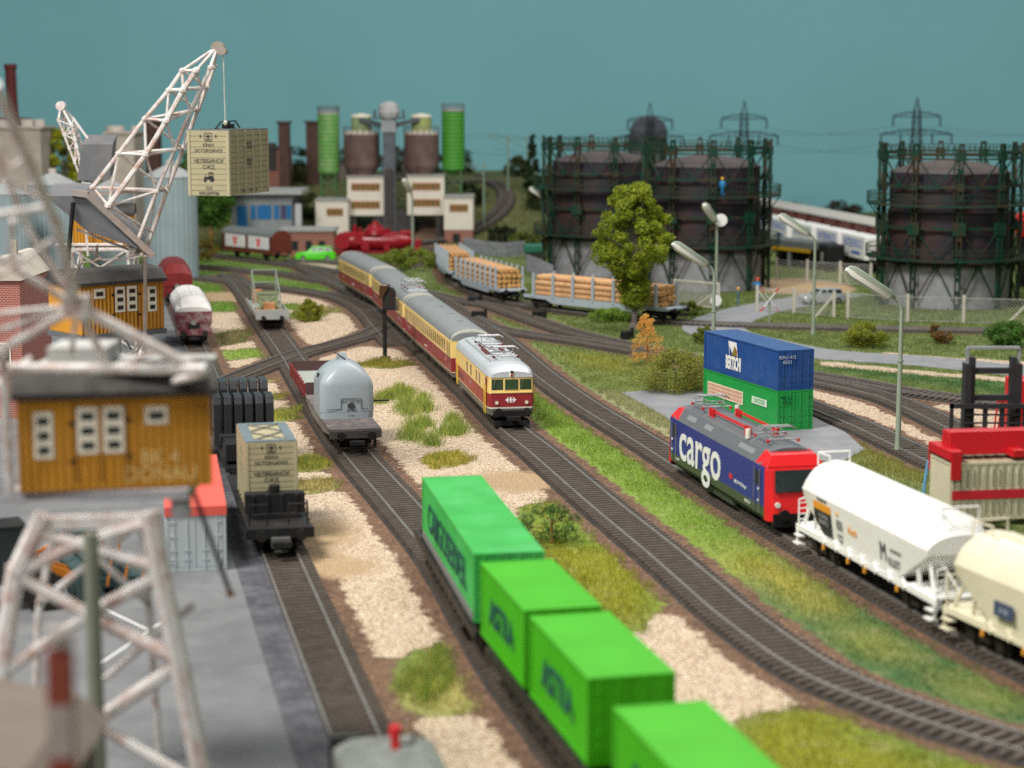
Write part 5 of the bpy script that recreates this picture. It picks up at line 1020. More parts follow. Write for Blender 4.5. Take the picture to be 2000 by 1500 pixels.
# far crane
YC = 150.0; cc_ = PD(195, 480, YC); t = thing('harbour_crane', 'farthest small lattice crane with grey counterweight plate, left of the silo', 'crane', (cc_.x, cc_.y + 1.7, 0), 0, 'lattice cranes with ochre cabs'); T0 = Vector((cc_.x, cc_.y + 1.7, 0)); loc_ = lambda v: Vector(v) - T0
q = lambda x, y, dy=0: loc_(PD(x, y, YC + dy))
cb = crane_cab(t, 4.6, 3.2, 2.4, cc_.z, flip=-1); cb.rotation_euler = (0, 0, math.radians(8))
portal(t, cc_.z - .3, n_=3, r=.1)
j = MB(); lattice(j, [q(178, 400, -1), q(198, 400, 1), q(175, 330, 1), q(160, 330, -1)], [q(114, 235, -.6), q(124, 232, .6), q(143, 232, .6), q(140, 245, -.6)], 6, .09)
for p in (q(114, 235, -.6), q(124, 232, .6), q(143, 232, .6), q(140, 245, -.6)): j.tube(p, q(119, 207), .09)
j.tube(q(143, 232, 0), q(185, 290, 0), .1); j.tube(q(160, 330, -1), q(172, 500, -1), .1); j.tube(q(240, 478, -1), q(110, 478, -1), .12); j.build('jib', M_lat, t)
k = q(119, 207); MB().ycyl(k.x, k.z, k.y - .3, k.y + .3, .35, 14).build('pulley', M_lat, t)
a = q(160, 282, -1.2); b_ = q(220, 282, -1.2); c_ = q(214, 352, -1.2); d_ = q(150, 352, -1.2); up = Vector((0, 1.8, .7))
MB().add([a, b_, c_, d_, a + up, b_ + up, c_ + up, d_ + up], [(0, 1, 2, 3), (7, 6, 5, 4), (0, 4, 5, 1), (1, 5, 6, 2), (2, 6, 7, 3), (3, 7, 4, 0)]).build('counterweight', M_plate, t)
MB().lathe([(.0, 0), (.35, 0), (.45, .9), (.2, 1.1)], 10).build('bucket', mat('galvanised', (.55, .6, .62), .4, .3), t).location = q(172, 385, -1.5)
# red-topped grey container on the dock
a = P(318, 1117, .3); t = container('shipping_container', (a.x + 1.33, a.y + 6.3, .31), math.pi / 2 + .20, 12.2, 2.55, 2.75, mat('container_grey', (.40, .44, .46), .5, var=.04), 'grey ribbed container with faded red top beside the nearest crane', None, roof_m=mat('faded_red', (.66, .10, .075), .6, var=.06), ribs=30)
t.location = (a.x + 1.33 - 1.0, a.y + 6.1, .31); t.rotation_euler = (0, 0, -math.pi / 2 + .2133 - .03)
MB().b(-6.14, 6.14, -1.31, 1.31, 2.42, 2.83).build('lid', mat('faded_red', (0, 0, 0)), t)
# black rod hanging from the nearest cab
a = PD(378, 960, 54); b_ = PD(452, 1165, 54); t = thing('tie_rod', 'thin black rod slanting down from the nearest ochre cab', 'rod', tuple(a)); MB().tube((0, 0, 0), b_ - a, .07, 8).build('rod', M_black, t); MB().tube((b_ - a) * .96, (b_ - a), .12, 8).build('rusty_end', mat('rust', (.2, .08, .03), .7), t)
# ------------------------------------------------------------ street lamps
def lamp(px, py, hgt, ang, label, bx=None, Y=None, arm=1.25, clock=False):
    o = P(px, py, 0) if Y is None else Vector((PD(px, py, Y).x, Y, 0))
    t = thing('street_lamp', label, 'street lamp', (o.x, o.y, float(gh(o.x, o.y))), ang, 'sage green street lamps'); z = hgt
    MB().cyl(0, 0, 0, z * .52, .17, 12, .14).cyl(0, 0, z * .52, z * .53, .19, 12).cyl(0, 0, z * .53, z - 2.09, .13, 12, .11).cyl(0, 0, 0, .7, .22, 10, .17).build('post', M_lampgreen, t, smooth=True)
    arm = 1.5; MB().path([(-arm * (1 - math.cos(a)) * .8, 0, z - 2.1 + 1.1 * math.sin(a)) for a in np.linspace(0, math.radians(62), 8)], .11, 8).build('arm', M_lampgreen, t)
    e = Vector((-arm * .8 * (1 - math.cos(math.radians(62))), 0, z - 2.1 + 1.1 * math.sin(math.radians(62)))); d = Vector((-math.cos(math.radians(32)), 0, math.sin(math.radians(32))))
    M = Matrix.Translation(e) @ d.to_track_quat('X', 'Z').to_matrix().to_4x4() @ Matrix.Scale(1.42, 4)
    def hr(x, w2, h2, up): return [M @ Vector((x, y, zz)) for y, zz in (((-w2, 0), (-w2 * .8, h2 * .7), (0, h2), (w2 * .8, h2 * .7), (w2, 0)) if up else ((w2, 0), (w2 * .85, -h2 * .7), (0, -h2), (-w2 * .85, -h2 * .7), (-w2, 0)))]
    hd = MB().loft([hr(-.12, .12, .1, 1), hr(.1, .24, .2, 1), hr(1.9, .27, .24, 1), hr(2.15, .18, .14, 1)]).build('head', M_lampgreen, t, smooth=True)
    MB().loft([hr(.0, .10, .1, 0), hr(.15, .22, .26, 0), hr(1.95, .25, .30, 0), hr(2.2, .15, .16, 0)]).build('lamp_cover', mat('opal_cover', (.74, .73, .68), .25, var=.02), hd, smooth=True)
    return t
lamp(1753, 885, 10.3, math.radians(8), 'tallest sage street lamp standing right of the container stack')
lamp(1392, 742, 9.6, math.radians(20), 'sage street lamp rising from behind the container stack')
lamp(1588, 655, 10.0, math.radians(12), 'sage street lamp beside the crossing road, past the container stack')
lamp(1087, 528, 9.4, math.radians(10), 'sage street lamp in front of the left gasholder')
l5 = lamp(1398, 600, 9.8, math.radians(62), 'sage street lamp by the yard gate, in front of the middle gasholder')
lamp(806, 512, 10.0, math.radians(75), 'sage street lamp in front of the cement works')
sg = PD(1408, 430, P(1398, 600, 0).y - .3); t = thing('round_sign', 'white round plate with speckles on the lamp by the yard gate', 'round sign', tuple(sg)); MB().ycyl(0, 0, -.04, .04, .62, 22).build('plate', M_white, t); MB().b(-.5, 0, .04, .1, -.05, .05).build('bracket', M_lampgreen, t)
sg = P(1397, 606, 0); t = thing('round_sign', 'plain white disc low beside the yard gate', 'round sign', (sg.x, sg.y - .5, 0)); MB().ycyl(0, 1.0, -.04, .04, .55, 22).build('plate', M_white, t); MB().cyl(0, .06, 0, 1.0, .04, 8).build('post', M_lampgreen, t)
o = P(182, 1560, 0); t = thing('lamp_post', 'thick blurred olive post in the left foreground behind the nearest crane tower', 'post', (o.x + 0.0, PD(182, 1500, 52).y, .3)); t.location.x = PD(182, 1200, 52).x
MB().cyl(0, 0, 0, 8.3, .24, 12, .2).build('post', mat('olive_post', (.20, .21, .16), .5), t); MB().cyl(0, 0, 0, .8, .34, 12).build('base', mat('olive_post', (0, 0, 0)), t)
# signal
o = P(752, 704, 0); t = thing('railway_signal', 'black railway signal with rounded head left of the express coaches', 'signal', (o.x, o.y, 0), math.radians(-12))
MB().cyl(0, 0, 0, 4.6, .17, 10).b(-.35, .35, -.35, .35, 0, .3).build('post', M_black, t)
MB().prism([(-.1, 4.1), (.95, 4.1), (.95, 5.4), (.75, 5.75), (.42, 5.9), (.1, 5.75), (-.1, 5.4)], -.25, .05, 'y').build('head', mat('signal_black', (.02, .018, .015), .25), t, bevel=.03)
MB().prism([(.1, 5.25), (.42, 5.75), (.42, 6.0), (-.25, 6.0), (-.3, 5.2), (-.3, 4.9), (0, 4.9)], -.5, .25, 'y').build('hood', mat('signal_brown', (.06, .025, .01), .25), t, bevel=.04)
for x, z, c in ((.25, 5.0, (.01, .03, .02)), (.62, 4.6, (.05, .006, .006)), (.62, 5.2, (.05, .02, .006))): MB().ycyl(x, z, -.29, -.25, .11, 12).build('lens', mat(f'lens_{c[0]}', c, .15), t)
MB().b(-.3, 1.15, -.45, .1, 4.02, 4.07).path([(1.12, -.4, 4.05), (1.12, -.4, 4.9), (1.12, .1, 4.9), (1.12, .1, 4.05)], .03).build('platform', M_black, t)
# crossing sign
o = P(1502, 634, 0); t = thing('crossing_sign', 'white and red diagonal cross sign at the level crossing', 'road sign', (o.x, o.y, 0)); MB().cyl(0, 0, 0, 2.2, .09, 8).build('post', M_lampgreen, t)
for s in (-1, 1):
    d = Vector((s * .85, 0, 1.1)); c = Vector((0, -.09 - .03 * (s > 0), 2.3)); b = MB(); b.bar(c - d * .62, c + d * .62, .3, .05); bo = b.build('arm', M_white, t); e = MB(); e.bar(c - d, c - d * .6, .34, .06); e.bar(c + d * .6, c + d, .34, .06); e.build('red_tip', M_red, bo)
# ------------------------------------------------------------ trees and shrubs
def leaf_mesh(name, cent, rad, n_, size, col, jit=.35, yel=.15):
    """leaf-sized faces scattered in clumps; cent (k,3), rad (k,3)"""
    k = rng.integers(0, len(cent), n_); d = rng.normal(size=(n_, 3)); d /= np.linalg.norm(d, axis=1)[:, None]; r = rng.uniform(.55, 1.05, n_)[:, None]
    p = cent[k] + d * rad[k] * r; a = rng.normal(size=(n_, 3)); a /= np.linalg.norm(a, axis=1)[:, None]; a = a * .6 + d * .4; b_ = np.cross(a, rng.normal(size=(n_, 3))); b_ /= np.linalg.norm(b_, axis=1)[:, None] + 1e-9; c_ = np.cross(a, b_); s = size * rng.uniform(.6, 1.3, n_)[:, None]
    v = np.stack([p - b_ * s, p - c_ * s * .7, p + b_ * s, p + c_ * s * .7], 1).astype(np.float32)
    me = bpy.data.meshes.new(name); me.vertices.add(n_ * 4); me.vertices.foreach_set('co', v.ravel()); me.loops.add(n_ * 4); me.loops.foreach_set('vertex_index', np.arange(n_ * 4, dtype=np.int32)); me.polygons.add(n_); me.polygons.foreach_set('loop_start', np.arange(0, n_ * 4, 4, dtype=np.int32)); me.update(calc_edges=True)
    t_ = np.array(col) * rng.uniform(1 - jit, 1 + jit, (n_, 1)); g = rng.random(n_) < yel; t_[g] = t_[g] * (1.5, 1.25, .8)
    cattr(me, 'tone', np.repeat(np.clip(t_, 0, .9), 4, 0)[:, None, :].reshape(-1, 3)); me.materials.append(gmx); return me
def tree(name, label, px, py, w_, h_, trunk, col, n_=9000, clumps=60, size=.14, shape='egg', cat='tree', group=None, bark=(.12, .10, .08), Y=None, tr=.28, seed=1, prof=None, lean=0):
    r_ = np.random.default_rng(seed); o = P(px, py, 0) if Y is None else Vector((PD(px, py, Y).x, Y, 0)); z0 = float(gh(o.x, o.y)); t = thing(name, label, cat, (o.x, o.y, z0), 0, group)
    cs, rs_ = [], []
    hh = h_ - trunk
    while len(cs) < clumps:
        u = r_.uniform(0, 1); a = r_.uniform(0, 2 * math.pi)
        if prof: half = np.interp(u, [p[0] for p in prof], [p[1] for p in prof])
        elif shape == 'cone': half = 1.0 - u * .92
        else: half = math.sin(math.pi * (u * .86 + .1)) ** .7
        rr = w_ / 2 * half * math.sqrt(r_.uniform(.15, 1)) * .92; cs.append((rr * math.cos(a) + lean * u, rr * math.sin(a), trunk + hh * (.06 + .9 * u))); q = w_ * (r_.uniform(.06, .105) if w_ > 8 else r_.uniform(.09, .16)) * (1.2 - .4 * u); rs_.append((q, q, q * .8))
    cs = np.array(cs); rs_ = np.array(rs_)
    me = leaf_mesh('crown', cs, rs_, n_, size, col); c = bpy.data.objects.new('crown', me); C.objects.link(c); c.parent = t
    b = MB(); b.path([(0, 0, -.1), (.04, 0, trunk * .5), (.1, .05, trunk * 1.1), (.05, 0, trunk + hh * .55)], tr * .6, 7); b.cyl(0, 0, -.1, trunk * .35, tr * 1.5, 8, tr * .65)
    for k in range(0, len(cs), 3): b.tube((.05, 0, min(cs[k][2] * .8, trunk + hh * .5)), tuple(cs[k]), tr * .22, 5, tr * .08)
    b.build('trunk', mat('bark_%d' % int(bark[0] * 1000), bark, .9, var=.3, vs=4), t); return t
tree('deciduous_tree', 'tall yellow-green leafy tree in front of the middle gasholder', 1238, 642, 8.3, 13.1, 1.7, (.25, .32, .022), n_=34000, clumps=150, size=.15, seed=3, tr=.45, bark=(.13, .11, .10), prof=[(0, .12), (.12, .28), (.2, .25), (.3, .75), (.45, 1.0), (.62, .92), (.8, .7), (.9, .5), (1, .28)])
tree('orange_shrub', 'feathery orange-brown shrub in front of the tall tree', 1262, 712, 2.9, 4.0, .3, (.78, .45, .13), n_=4200, clumps=46, size=.07, seed=5, tr=.09, cat='shrub', bark=(.3, .16, .06), prof=[(0, .9), (.3, .85), (.6, .6), (1, .25)])
SH = 'shrubs in the field'
tree('bush', 'broad dark olive bush beside the concrete pad', 1318, 765, 5.8, 2.8, .05, (.25, .27, .05), n_=14000, clumps=44, size=.07, seed=6, cat='bush', group=SH, tr=.1)
tree('bush', 'round yellow-green bush right of the middle street lamp', 1690, 678, 3.9, 1.9, .05, (.24, .28, .03), n_=7000, clumps=40, size=.09, seed=7, cat='bush', group=SH, tr=.1)
tree('bush', 'small brownish leaning bush in the right field', 1848, 672, 2.0, 1.7, .05, (.22, .13, .035), n_=3500, clumps=24, size=.08, seed=8, cat='bush', group=SH, tr=.1, lean=-1.0)
tree('bush', 'dark green bush at the right edge behind the forklift mast', 1968, 678, 3.8, 2.1, .1, (.07, .18, .025), n_=6000, clumps=34, size=.1, seed=9, cat='bush', group=SH, tr=.1)
tree('bush', 'low olive bush left of the container stack beside the road', 1378, 672, 2.4, 1.4, .05, (.17, .21, .03), n_=4500, clumps=24, size=.09, seed=10, cat='bush', group=SH, tr=.1)
tree('bush', 'light green low bush under the tall tree near the log wagon', 1190, 628, 4.0, 1.1, .02, (.20, .33, .045), n_=6000, clumps=30, size=.09, seed=12, cat='bush', group=SH, tr=.08)
tree('bush', 'small green bush between the log wagon end and the gate', 1345, 616, 2.6, 1.3, .02, (.16, .22, .03), n_=3500, clumps=22, size=.09, seed=13, cat='bush', group=SH, tr=.08)
tree('fir_branch', 'dark green and rusty twiggy shrub right of the long green container', 1075, 1062, 3.0, 1.8, .1, (.06, .13, .02), n_=2600, clumps=22, size=.06, seed=14, cat='shrub', tr=.1, bark=(.28, .12, .04))
tree('bush', 'yellow-brown bush at the left end of the brown covered van', 405, 512, 3.0, 3.4, .1, (.22, .18, .03), n_=3000, clumps=24, size=.12, seed=15, cat='bush', group=SH, tr=.1)
tree('bush', 'mossy bush right of the weathered frame wagon', 603, 628, 2.6, 2.0, .02, (.24, .27, .02), n_=5500, clumps=30, size=.08, seed=16, cat='bush', group=SH, tr=.1)
tree('deciduous_tree', 'mid green tree standing under the hanging crate by the silo', 412, 500, 7.5, 12.0, 4.0, (.08, .20, .025), n_=11000, clumps=70, size=.22, seed=17, tr=.4, bark=(.3, .28, .25))
tree('deciduous_tree', 'bright yellow-green tree behind the far crane', 126, 420, 7, 16.6, 1.5, (.34, .38, .02), n_=9000, clumps=60, size=.26, seed=18, Y=262, tr=.4)
tree('conifer', 'dark conifer left of the left gasholder', 1040, 395, 3.2, 9.0, .5, (.018, .045, .012), n_=4500, clumps=40, size=.2, shape='cone', seed=19, Y=292, tr=.25, cat='conifer')
for k, (px, py, Y, w_, h_, c, l) in enumerate([(1062, 420, 285, 7, 5, (.05, .08, .015), 'dark bush mound just left of the left gasholder'), (380, 400, 288, 6, 7, (.10, .20, .03), 'green tree top just left of the hanging crate'), (460, 250, 300, 4, 5, (.10, .16, .03), 'small green treetop above the hanging crate'),
        (590, 430, 280, 6, 4, (.04, .06, .012), 'dark hedge bush between the blue-windowed building and the cement works'), (545, 430, 292, 8, 5, (.05, .07, .015), 'dark bush behind the blue-windowed building'), (850, 470, 283, 5, 3, (.12, .18, .03), 'green bush under the right cement bunker'),
        (1030, 455, 262, 6, 2.6, (.13, .17, .03), 'olive bush on the slope above the picket fence'), (800, 520, 226, 9, 2.2, (.20, .26, .035), 'long grassy bush just right of the rear express coach')]):
    tree('background_bush' if h_ < 6 else 'background_tree', l, px, py, w_, h_, .05, c, n_=3000, clumps=28, size=.2, seed=30 + k, Y=Y, cat='bush' if h_ < 6 else 'tree', tr=.12)
# ------------------------------------------------------------ gasholders
M_tank = mat('gasholder_slate', (.030, .027, .038), .55, var=.25, vs=.5, dust=(.11, .042, .018), dustk=.5, ds=.35); M_tankl = mat('gasholder_base', (.30, .305, .335), .6, var=.15, dust=(.10, .07, .055), dustk=.5, ds=.4)
M_gfr = mat('rusty_green_steel', (.006, .044, .027), .55, var=.2, dust=(.075, .030, .016), dustk=1.0, ds=.55)
def gasholder(px, py, label, rz=0.0, Y=None):
    o = P(px, py, 0) if Y is None else Vector((PD(px, py, Y).x, Y, 0)); t = thing('gasholder', label, 'gasholder', (o.x, o.y, 0), rz, 'gasholders in iron guide frames')
    MB().lathe([(6.1, 0), (6.1, 4.2)], 48).build('base_tank', M_tankl, t, smooth=True)
    MB().lathe([(6.25, 4.2), (6.25, 4.5), (6.0, 4.55), (6.0, 9.3), (6.1, 9.4), (5.85, 9.5), (5.85, 13.0), (5.95, 13.1), (5.8, 13.25)], 48).build('bell', M_tank, t, smooth=True)
    MB().lathe([(5.8, 13.24), (4.5, 13.75), (3, 14.1), (1.2, 14.3), (0, 14.35)], 48).build('roof', mat('gasholder_roof', (.075, .062, .060), .7, var=.15), t, smooth=True)
    N_ = 10
    for k in range(N_):
        a = 2 * math.pi * (k + .27) / N_; c = MB(); R_ = 7.0; M = Matrix.Rotation(a, 4, 'Z')
        for dy in (-.22, .22): c.b(R_ - .14, R_ + .14, dy - .06, dy + .06, 0, 15.9, M)
        for q in range(12): c.b(R_ - .05, R_ + .05, -.18, .18, q * 1.3 + .2, q * 1.3 + .62, M)
        for z, q_ in ((4.7, .35), (7.9, .62), (11.9, .35), (14.9, .45)): c.b(R_ - .2, R_ + .22, -q_, q_, z - q_, z + q_, M)
        c.b(R_ - .18, R_ + .18, -.22, .22, 15.85, 16.1, M); c.build('column', M_gfr, t)
    def P_(k, z, R_=7.0): a = 2 * math.pi * (k + .27) / N_; return Vector((R_ * math.cos(a), R_ * math.sin(a), z))
    br = MB()
    for k in range(N_):
        for z in (7.9, 11.9): br.bar(P_(k, z), P_(k + 1, z), .2, .24)
        for z0, z1 in ((.2, 4.4), (5.1, 7.9), (12.0, 14.8)):
            m_ = (P_(k, z0) + P_(k + 1, z0)) / 2; mt = m_.copy(); mt.z = z1
            if z0 == .2: br.bar(P_(k, z0), mt, .12, .12); br.bar(P_(k + 1, z0), mt, .12, .12); br.b(mt.x - .25, mt.x + .25, mt.y - .25, mt.y + .25, z1 - .5, z1)
            else: mb_ = m_.copy(); mb_.z = z0; br.bar(P_(k, z1), mb_, .12, .12); br.bar(P_(k + 1, z1), mb_, .12, .12)
    br.build('bracing', M_gfr, t)
    for z, R0, R1 in ((4.75, 6.7, 8.1), (10.0, 6.7, 8.1)):
        g = MB(); n_ = 28
        for k in range(n_): a0, a1 = 2 * math.pi * k / n_, 2 * math.pi * (k + 1) / n_; g.loft([[(R_ * math.cos(a), R_ * math.sin(a), zz) for R_, zz in ((R0, z), (R1, z), (R1, z + .14), (R0, z + .14))] for a in (a0, a1)])
        for k in range(N_): a = 2 * math.pi * (k + .27) / N_; g.bar((7.1 * math.cos(a), 7.1 * math.sin(a), z - 1.3), (R1 * math.cos(a), R1 * math.sin(a), z), .12, .1)
        go_ = g.build('gallery', M_gfr, t)
        rl = MB()
        for k in range(112): a = 2 * math.pi * k / 112; rl.b(R1 - .05, R1, -.02, .02, z + .14, z + 1.15, Matrix.Rotation(a, 4, 'Z'))
        for zz in (.6, 1.1):
            for k in range(n_): a0, a1 = 2 * math.pi * k / n_, 2 * math.pi * (k + 1) / n_; rl.bar(((R1 - .02) * math.cos(a0), (R1 - .02) * math.sin(a0), z + .1 + zz), ((R1 - .02) * math.cos(a1), (R1 - .02) * math.sin(a1), z + .1 + zz), .06, .06)
        rl.build('railing', M_gfr, go_)
    tr_ = MB()
    for k in range(N_):
        a, b_ = P_(k, 15.1), P_(k + 1, 15.1); tr_.bar(a, b_, .22, .2); tr_.bar(P_(k, 14.6), P_(k + 1, 14.6), .16, .16)
        for q in range(8): p = a.lerp(b_, (q + .5) / 8); tr_.b(p.x - .03, p.x + .03, p.y - .03, p.y + .03, 15.1, 15.75)
        tr_.bar(P_(k, 15.78), P_(k + 1, 15.78), .06, .06)
    tr_.build('top_ring', M_gfr, t)
    ld = MB(); a = -1.75
    for q in range(2): ld.b(6.35, 6.45, (-.3, .3)[q] - .04, (-.3, .3)[q] + .04, 4.9, 15.9, Matrix.Rotation(a, 4, 'Z'))
    for q in range(28): ld.b(6.36, 6.44, -.3, .3, 5 + q * .39, 5.07 + q * .39, Matrix.Rotation(a, 4, 'Z'))
    ld.build('ladder', M_gfr, t); return t
g3 = gasholder(1842, 612, 'right gasholder, nearest and largest in the photo', .07)
g3.location = (PD(1845, 600, 195).x, 194.5, 0)
g2 = gasholder(1376, 566, 'middle gasholder behind the tall tree, with a worker on its gallery', .15, Y=212); g1 = gasholder(1176, 540, 'left gasholder farthest from the camera', .3, Y=229)
# dark planting and sheds along the foot of the wall
bgp = [(575, 402, 300, 8, 5), (640, 395, 310, 7, 6), (700, 372, 318, 6, 5), (770, 372, 322, 7, 5), (835, 372, 318, 6, 4), (900, 372, 326, 6, 4), (1010, 372, 330, 5, 3.4), (1085, 392, 318, 7, 4), (480, 380, 312, 8, 6), (420, 385, 306, 6, 5), (1540, 415, 335, 7, 2.6), (1640, 418, 338, 8, 2.2), (980, 440, 268, 5, 2.4), (915, 410, 285, 5, 3)]
wd = ['first', 'second', 'third', 'fourth', 'fifth', 'sixth', 'seventh', 'eighth', 'ninth', 'tenth', 'eleventh', 'twelfth', 'thirteenth', 'fourteenth']
order = sorted(range(len(bgp)), key=lambda i: bgp[i][0])
for k, (px, py, Y, w_, h_) in enumerate(bgp): tree('background_bush', f'blurred dark green bush at the foot of the teal wall, {wd[order.index(k)]} from the left', px, py, w_, h_, .05, [(.03, .05, .012), (.05, .075, .018), (.07, .085, .02), (.06, .05, .025)][k % 4], n_=2200, clumps=24, size=.2, seed=60 + k, Y=Y, cat='bush', tr=.1, group='dark bushes along the back wall')
for k, (x0, x1, yt, Y, c, l) in enumerate([(562, 600, 330, 300, (.10, .085, .07), 'low dark shed right of the tall brick factory'), (925, 950, 345, 322, (.10, .06, .045), 'tiny brown hut on the slope right of the fresh green silo'), (655, 676, 318, 305, (.12, .10, .09), 'small grey-brown shed seen between the left silo and bin'), (786, 800, 300, 308, (.07, .05, .045), 'narrow dark stack between elevator tower and right bin')]):
    a = PD(x0, yt, Y); b_ = PD(x1, yt, Y); g0 = float(gh((a.x + b_.x) / 2, Y)) - .5; t = thing('background_shed', l, 'shed', ((a.x + b_.x) / 2, Y + 2, g0)); hw_ = (b_.x - a.x) / 2; zt_ = a.z - g0; MB().b(-hw_, hw_, -2, 2, 0, zt_).build('wall', mat('hut_%d' % k, c, .8, var=.2), t); MB().prism([(-hw_ - .2, zt_), (hw_ + .2, zt_), (0, zt_ + hw_ * .5)], -2.2, 2.2, 'y').build('roof', mat('hut_roof', (.06, .055, .055), .8), t)
# ------------------------------------------------------------ pylons
M_py = mat('pylon_grey', (.030, .036, .042), .6)
def pylon(px, py_top, Y, label):
    tp_ = PD(px, py_top, Y); z0 = float(gh(tp_.x, Y)); hh = tp_.z - z0; t = thing('power_pylon', label, 'pylon', (tp_.x, Y, z0), 0, 'power pylons along the back wall')
    m = MB(); lattice(m, [(-1.5, -1.5, 0), (1.5, -1.5, 0), (1.5, 1.5, 0), (-1.5, 1.5, 0)], [(-.42, -.42, hh - 2.2), (.42, -.42, hh - 2.2), (.42, .42, hh - 2.2), (-.42, .42, hh - 2.2)], 12, .09)
    for s, s2 in ((-1, -1), (1, -1), (1, 1), (-1, 1)): m.tube((s * .42, s2 * .42, hh - 2.2), (0, 0, hh), .07)
    m.build('mast', M_py, t)
    for z, w_ in ((hh - 2.5, 3.6), (hh - 5.2, 5.4)):
        for s in (-1, 1):
            a = MB()
            for y in (-.3, .3): a.tube((0, y, z + .3), (s * w_ * .55, y * .7, z + .15), .08); a.tube((s * w_ * .5, y * .7, z + .15), (s * w_, 0, z - .35), .08); a.tube((0, y, z - .5), (s * w_, 0, z - .45), .06)
            for k in range(5): a.tube((s * w_ * k / 5, 0, z - .5), (s * w_ * (k + .5) / 5, 0, z + .1), .05)
            for x in ((w_,) if w_ < 4 else (w_, w_ * .45)): a.cyl(s * x, 0, z - 1.9, z - .4, .13, 6)
            a.build('cross_arm', M_py, t)
    return t, Vector((tp_.x, Y, tp_.z))
pys = [pylon(1270, 200, 318, 'faintest power pylon, above the left gasholder'), pylon(1454, 196, 312, 'middle power pylon, above the middle gasholder'), pylon(1792, 190, 300, 'nearest power pylon, above the right gasholder')]
ends = [Vector((PD(900, 230, 335).x, 335, 19))] + [p[1] for p in pys] + [Vector((PD(2150, 215, 290).x, 290, 20.3))]
for s, dz, nm in ((-3.6, -4.4, 'upper left'), (3.6, -4.4, 'upper right'), (-5.4, -7.1, 'lower left'), (5.4, -7.1, 'lower right')):
    wr = MB(); pts = []
    for a, b_ in zip(ends[:-1], ends[1:]):
        a2, b2 = a + Vector((s, 0, dz)), b_ + Vector((s, 0, dz)); pts += [a2.lerp(b2, k / 10) - Vector((0, 0, 1.2 * 4 * (k / 10) * (1 - k / 10))) for k in range(11)]
    wr.path(pts, .03, 4); tag(wr.build('power_line', M_py), f'thin sagging power line hanging from the {nm} arms of the pylons', 'cable', 'power lines between the pylons')
# far dark tower behind pylon
o = PD(1266, 300, 322); t = thing('storage_tank', 'distant dark round tank behind the faintest pylon', 'tank', (o.x, 322, 2)); MB().lathe([(3.1, 0), (3.1, 13.4), (2.5, 14.6), (1.2, 15.4), (0, 15.6)], 24).build('shell', mat('distant_slate', (.10, .11, .13), .8), t)
# ------------------------------------------------------------ cement works
M_cw = mat('works_white', (.66, .62, .53), .7, var=.06, vs=.6, dust=(.42, .38, .3), dustk=.4); M_sg = wave_mat('silo_green', (.12, .30, .07), 'Z', .55, .5, 1.0, .10, .06, dust=(.28, .32, .2), dustk=.6); M_sg2 = wave_mat('silo_green_fresh', (.06, .25, .03), 'Z', .55, .5, 1.0, .08, .06)
M_bin = mat('bin_brown', (.115, .070, .065), .6, var=.15, vs=.5, dust=(.3, .22, .22), dustk=.4, ds=.3); M_dk = mat('dark_concrete', (.055, .05, .048), .85, var=.2)
M_owin = mat('orange_windows', (.28, .11, .03), .5, var=.5, vs=1.5); M_bk = brick_mat('works_brick', (.28, .075, .045), (.22, .06, .04), (.30, .22, .18))
YW = 272.0
def W(px, py, Y=YW): return PD(px, py, Y)
def works_block(x0, x1, y0, y1, wins, label, legs=None, brick=None, dep=6, Y=YW):
    a, b_ = W(x0, y0, Y), W(x1, y1, Y); cx = (a.x + b_.x) / 2; g = 0.0; t = thing('bunker_house', label, 'industrial building', (cx, Y + dep / 2, g), 0, 'white bunker houses of the cement works'); hw = (b_.x - a.x) / 2; zt, zb = a.z, b_.z
    MB().b(-hw, hw, -dep / 2, dep / 2, zb, zt).build('wall', M_cw, t); MB().b(-hw - .1, hw + .1, -dep / 2 - .1, dep / 2 + .1, zt, zt + .25).build('roof', mat('roof_grey', (.30, .30, .28), .8), t)
    for wx0, wx1, wy in wins:
        c, d = W(wx0, wy - 7, Y), W(wx1, wy + 7, Y); f = MB(); f.b(c.x - cx, d.x - cx, -dep / 2 - .08, -dep / 2 - .005, d.z, c.z); fo = f.build('window', mat('orange_frame', (.40, .12, .04), .5), t); p = MB(); n_ = 6
        for k in range(n_): ww = (d.x - c.x) / n_; p.b(c.x - cx + ww * (k + .12), c.x - cx + ww * (k + .88), -dep / 2 - .10, -dep / 2 - .04, d.z + .12, c.z - .12)
        p.build('pane', mat('olive_pane', (.12, .11, .04), .3), fo)
    if brick: MB().b(-hw + .05, hw - .05, -dep / 2 + .1, dep / 2 - .1, 0, zb - .01).build('base_wall', M_bk, t); MB().b(-hw * .4, hw * .1, -dep / 2 + .02, -dep / 2 + .08, 0, 1.9).build('door', M_black, t)
    if legs:
        for lx, lw in legs: c = W(lx, 430, Y); MB().b(c.x - cx - lw, c.x - cx + lw, -dep / 2 + .2, dep / 2 - .2, 0, zb - .01).build('pillar', M_dk, t)
    return t
works_block(678, 750, 347, 421, [(686, 742, 365), (686, 742, 400)], 'left tall white bunker house with two orange window strips', legs=[(688, .6), (743, .7)])
works_block(795, 868, 345, 420, [(805, 860, 364), (805, 860, 396)], 'right tall white bunker house with two orange window strips', legs=[(802, .5), (858, .5), (866, .3)])
works_block(616, 680, 393, 458, [(638, 670, 414)], 'left low white bunker house on a brick base', brick=1, dep=8, Y=269); works_block(867, 924, 387, 449, [(878, 914, 406)], 'right low white bunker house on a brick base', brick=1, dep=8, Y=269)
